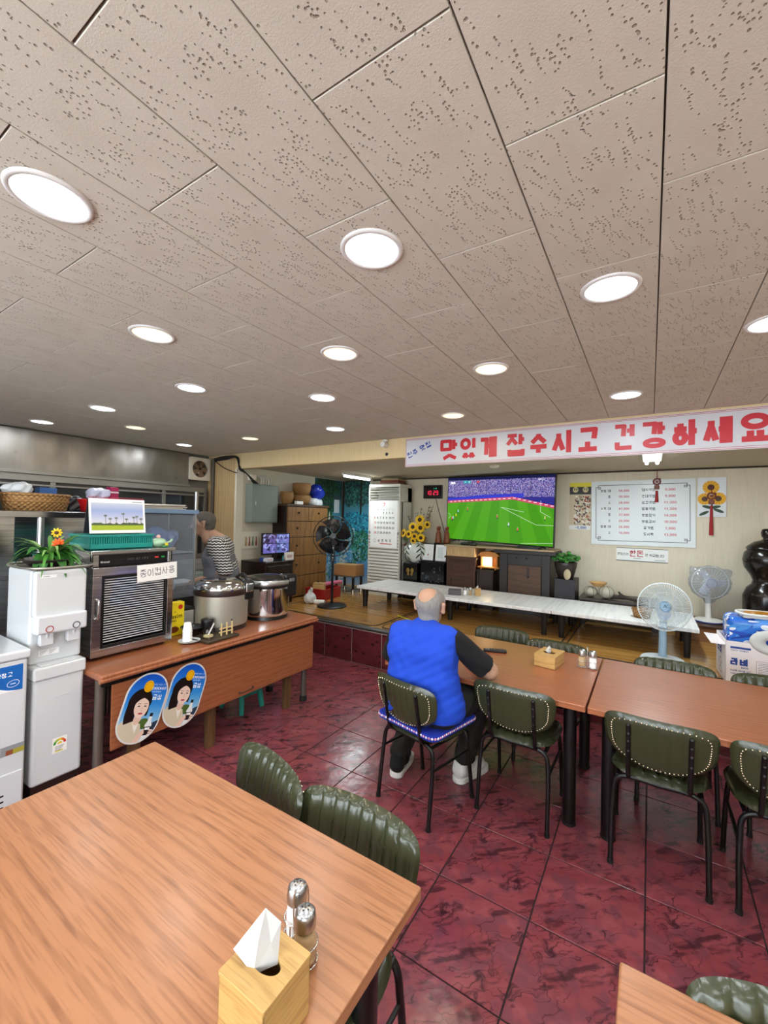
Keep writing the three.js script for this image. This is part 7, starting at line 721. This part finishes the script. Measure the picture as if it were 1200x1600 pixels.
  const cc = thing('dome_camera', 'small white security camera on the beam left of the banner', 'camera', [-2.36, 2.4, -3.755]); cc.userData.label = 'small white security camera on the beam beside the banner end'; mesh('camera_mount', [cyl(0.03, 0.03, 0.02, 0, 0.045, 0.03, 18), rod([0, 0.04, 0.03], [0, 0.01, 0.04], 0.01)], white, cc); mesh('camera_body', [rotX(cyl(0.026, 0.026, 0.08, 0, 0, 0, 18), Math.PI / 2).translate(0, 0, 0.05)], white, cc); mesh('camera_lens', rotX(cyl(0.018, 0.018, 0.004, 0, 0, 0.092, 16), Math.PI / 2), black, cc);
  const sd = thing('smoke_detector', 'small round smoke detector on the platform ceiling', 'detector', [-1.6, PCEIL, -5.0]); mesh('detector_body', lathe([[0.06, 0], [0.058, -0.018], [0.03, -0.032], [0, -0.034]], 28), cream, sd);
}
// ---------------------------------------------------------------- right side of the platform
{
  const ls = thing('wall_ledge', 'low brown ledge along the back wall under the bagged fan and jar', 'ledge'); mesh('ledge_body', span(0.25, 1.9, PLAT + 0.001, 0.56, -6.08, -5.55, 0.006), mat(0x8a5e3a, 0.5, {}, 0), ls); mesh('ledge_top', span(0.24, 1.91, 0.56, 0.58, -6.08, -5.53, 0.004), walnut, ls);
  const bf = thing('bagged_fan', 'white desk fan wrapped in a clear plastic bag by the back wall', 'fan', [0.55, 0.581, -5.8], 0.25); mesh('fan_base', lathe([[0, 0], [0.13, 0], [0.132, 0.014], [0.12, 0.03], [0, 0.045]], 36), white, bf); mesh('base_band', lathe([[0.133, 0.004], [0.134, 0.012], [0.131, 0.016]], 36), mat(0x2a3a8a, 0.4), bf); mesh('pole', rod([0, 0.03, 0], [0, 0.3, -0.02], 0.03, 0.026, 16), white, bf); mesh('fan_guard', [tor(0.17, 0.006, 0, 0.43, 0.03, 44, 8), ...Array.from({ length: 30 }, (_, i) => { const a = i * 0.2094; return rod([Math.cos(a) * 0.04, 0.43 + Math.sin(a) * 0.04, 0.055], [Math.cos(a) * 0.17, 0.43 + Math.sin(a) * 0.17, 0.03], 0.0012, 0.0012, 4); })], white, bf); mesh('centre_cap', [rotX(cyl(0.038, 0.038, 0.012, 0, 0, 0, 24), Math.PI / 2).translate(0, 0.43, 0.06), tor(0.048, 0.008, 0, 0.43, 0.058, 28, 8)], mat(0xb8bcd0, 0.4), bf); for (let i = 0; i < 3; i++) mesh('blade', ext(rrShape(0.12, 0.075, 0.03), 0.003).translate(0.085, 0, 0).rotateX(0.3).rotateZ(i * 2.094).translate(0, 0.43, 0.02), mat(0xc4c8d4, 0.3), bf);
  mesh('plastic_bag', flesh([...Array.from({ length: 8 }, (_, i) => [Math.cos(i * 0.785) * 0.1, 0.43 + Math.sin(i * 0.785) * 0.1, 0.02, 0.085, 0, 0.43, 0.02, 0.08]), [0, 0.4, 0.01, 0.09, 0, 0.24, 0, 0.045], [-0.1, 0.52, 0.02, 0.06, -0.155, 0.575, 0.02, 0.02], [0.1, 0.52, 0.02, 0.06, 0.165, 0.55, 0.02, 0.03]], 0.011, 0.05, [], (x, y, z) => 0.005 * Math.sin(x * 60 + y * 35) * Math.sin(y * 55 - x * 20)).scale(1.08, 1, 0.8), new THREE.MeshPhysicalMaterial({ color: 0xe4e8ee, roughness: 0.12, transmission: 0.88, thickness: 0 }), bf);
  const j = thing('onggi_jar', 'big black glazed earthenware jar with knobbed lid at the back wall', 'jar', [1.02, 0.581, -5.72]); const jm = mat(0x17120f, 0.18); mesh('jar_body', lathe([[0, 0], [0.17, 0], [0.2, 0.12], [0.2, 0.34], [0.17, 0.42], [0.13, 0.46], [0.12, 0.5], [0.14, 0.55], [0.19, 0.63], [0.205, 0.71], [0.19, 0.78], [0.16, 0.82]], 48), jm, j); mesh('jar_lid', lathe([[0.17, 0.815], [0.178, 0.825], [0.165, 0.85], [0.11, 0.895], [0.05, 0.915], [0.04, 0.93], [0.055, 0.955], [0.058, 0.99], [0.05, 1.02], [0.03, 1.03], [0, 1.032]], 44), jm, j); for (const a of [2.7, 5.4]) mesh('jar_lug', sph(0.02, Math.cos(a) * 0.205, 0.7, Math.sin(a) * 0.205, 10), jm, j);
  // napkin carton
  const w = 0.5, h = 0.33, d = 0.38, c = thing('napkin_carton', 'white napkin carton with blue Korean brand lettering on the platform', 'carton', [0.5 + w / 2, PLAT + 0.001, -4.24 - d / 2 + 0.02], 0.04); const cm = mat(0xe6dfe0, 0.7);
  mesh('carton_body', [span(-w / 2, w / 2, 0, 0.006, -d / 2, d / 2, 0), span(-w / 2, w / 2, 0, h, -d / 2, -d / 2 + 0.006, 0), span(-w / 2, -w / 2 + 0.006, 0, h, -d / 2, d / 2, 0), span(w / 2 - 0.006, w / 2, 0, h, -d / 2, d / 2, 0), span(-w / 2, w / 2, 0, h, d / 2 - 0.006, d / 2, 0)], cm, c); mesh('carton_flap', [box(0.12, 0.005, d - 0.02, -w / 2 - 0.03, h - 0.035, 0, 0).rotateZ(0)], cm, c);
  const fr = canvasTex(768, 512, (c, w, h) => { c.fillStyle = '#e8e2e4'; c.fillRect(0, 0, w, h); c.fillStyle = '#2a4a94'; c.fillRect(40, 56, 190, 26); hangul(c, '위생적인 테이블냅킨', 44, 92, 18, { lw: 2.5, color: '#4a5a94' }); hangul(c, '라비', 40, 190, 92, { lw: 20, w: 80, gap: 8, color: '#24418e' }); c.fillStyle = '#24418e'; c.font = 'bold 30px sans-serif'; c.fillText('RAVI', 140, 312); hangul(c, '위생용 테이블 냅킨', 40, 332, 22, { lw: 3, color: '#4a5a94' }); c.fillStyle = '#4a5a94'; c.font = 'bold 24px sans-serif'; c.fillText('TABLE NAPKIN', 42, 388); c.strokeStyle = '#5a6490'; c.lineWidth = 3; c.strokeRect(280, 200, 230, 220); c.fillStyle = '#8a90a8'; for (let i = 0; i < 10; i++) c.fillRect(296, 220 + i * 19, 190 - 60 * hash(i, 3, 3), 6); }); plate('front_print', w - 0.004, h - 0.004, 0.001, printMat(fr, 0.7), cm, c, [0, h / 2, d / 2 + 0.001]);
  const sd2 = canvasTex(384, 340, (c, w, h) => { c.fillStyle = '#e8e2e4'; c.fillRect(0, 0, w, h); c.save(); hangul(c, '라비', 60, 60, 90, { lw: 18, color: '#24418e' }); c.restore(); c.strokeStyle = '#333'; c.lineWidth = 5; for (const y of [210, 280]) { c.beginPath(); c.ellipse(200, y, 40, 26, 0, 0, 7); c.stroke(); } }); plate('side_print', d - 0.004, h - 0.004, 0.001, printMat(sd2, 0.7), cm, c, [-w / 2 - 0.001, h / 2, 0], [0, -Math.PI / 2, 0]);
  const pb = thing('napkin_pack', 'blue and white plastic napkin pack lying on the carton', 'pack', [0.74, 0.0, -4.46]); const pt = canvasTex(512, 256, (c, w, h) => { c.fillStyle = '#2a6ed0'; c.fillRect(0, 0, w, h); seed = 71; for (let i = 0; i < 40; i++) { c.fillStyle = ['#1a3c9a', '#4a90e0', '#e4eaf2', '#2450b8'][i % 4]; c.beginPath(); c.ellipse(rnd() * w, rnd() * h, rr(20, 90), rr(8, 30), rr(-0.6, 0.2), 0, 7); c.fill(); } c.fillStyle = '#e8edf4'; c.fillRect(210, 90, 140, 50); c.fillStyle = '#5a6a8a'; c.font = '24px sans-serif'; c.fillText('tissue', 236, 124); });
  const pg = new RoundedBoxGeometry(0.42, 0.24, 0.3, 3, 0.05); mesh('pack_body', pg, printMat(pt, 0.25), pb, [0, PLAT + 0.335 + 0.125 - 0.08, 0]);
  const tr = thing('food_tray', 'white foam tray with dark yellow food on the napkin pack', 'tray', [0.74, 0.915, -4.42], 0.1); tr.position.y = PLAT + 0.335 + 0.166; mesh('tray_body', [box(0.24, 0.006, 0.15, 0, 0.004, 0), tube([[-0.12, 0.03, -0.075], [0.12, 0.03, -0.075], [0.12, 0.03, 0.075], [-0.12, 0.03, 0.075]], 0.01, 8, 60, true), box(0.24, 0.03, 0.004, 0, 0.015, 0.073), box(0.24, 0.03, 0.004, 0, 0.015, -0.073), box(0.004, 0.03, 0.15, 0.118, 0.015, 0), box(0.004, 0.03, 0.15, -0.118, 0.015, 0)], white, tr); mesh('food', flesh([[-0.08, 0.02, 0, 0.025, 0.08, 0.022, 0.01, 0.026], [-0.03, 0.02, 0.03, 0.025, 0.05, 0.02, -0.03, 0.025]], 0.008, 0.02, [(x, y) => 0.008 - y]), mat(0xa8721c, 0.5), tr);
  const cl = thing('white_towel_roll', 'white rolled towel in clear wrap on the front of the carton', 'towel', [0.72, PLAT + 0.27, -4.25]); cl.position.set(0.78, PLAT + 0.3, -4.22); mesh('towel', [tor(0.07, 0.04, 0, 0.06, 0, 32, 12).scale(1.2, 0.85, 0.8)], cloth(0xc8cac8), cl);
  const rd = thing('round_dish', 'white round lidded dish with pink rim on the platform', 'dish', [0.31, PLAT + 0.001, -4.26]); mesh('dish_body', lathe([[0, 0], [0.12, 0], [0.15, 0.03], [0.152, 0.036], [0.1, 0.058], [0.03, 0.07], [0, 0.071]], 40), gloss, rd); mesh('lid_knob', [cyl(0.02, 0.02, 0.014, 0, 0.077, 0, 18)], mat(0xd0a0a4, 0.4), rd); mesh('pink_rim', tor(0.151, 0.003, 0, 0, 0, 44, 6).rotateX(Math.PI / 2).translate(0, 0.033, 0), mat(0xcf9aa0, 0.4), rd);
  const wk = thing('wicker_basket', 'small wicker basket on the low table behind the pale blue fan', 'basket', [-0.06, 0.701, -4.95]); mesh('basket_body', lathe([[0, 0], [0.07, 0], [0.09, 0.08], [0.084, 0.08], [0.065, 0.008], [0, 0.008]], 28), wicker, wk); mesh('basket_rim', tor(0.088, 0.006, 0, 0, 0, 28, 6).rotateX(Math.PI / 2).translate(0, 0.08, 0), wicker, wk);
}
renderer.render(scene, camera);
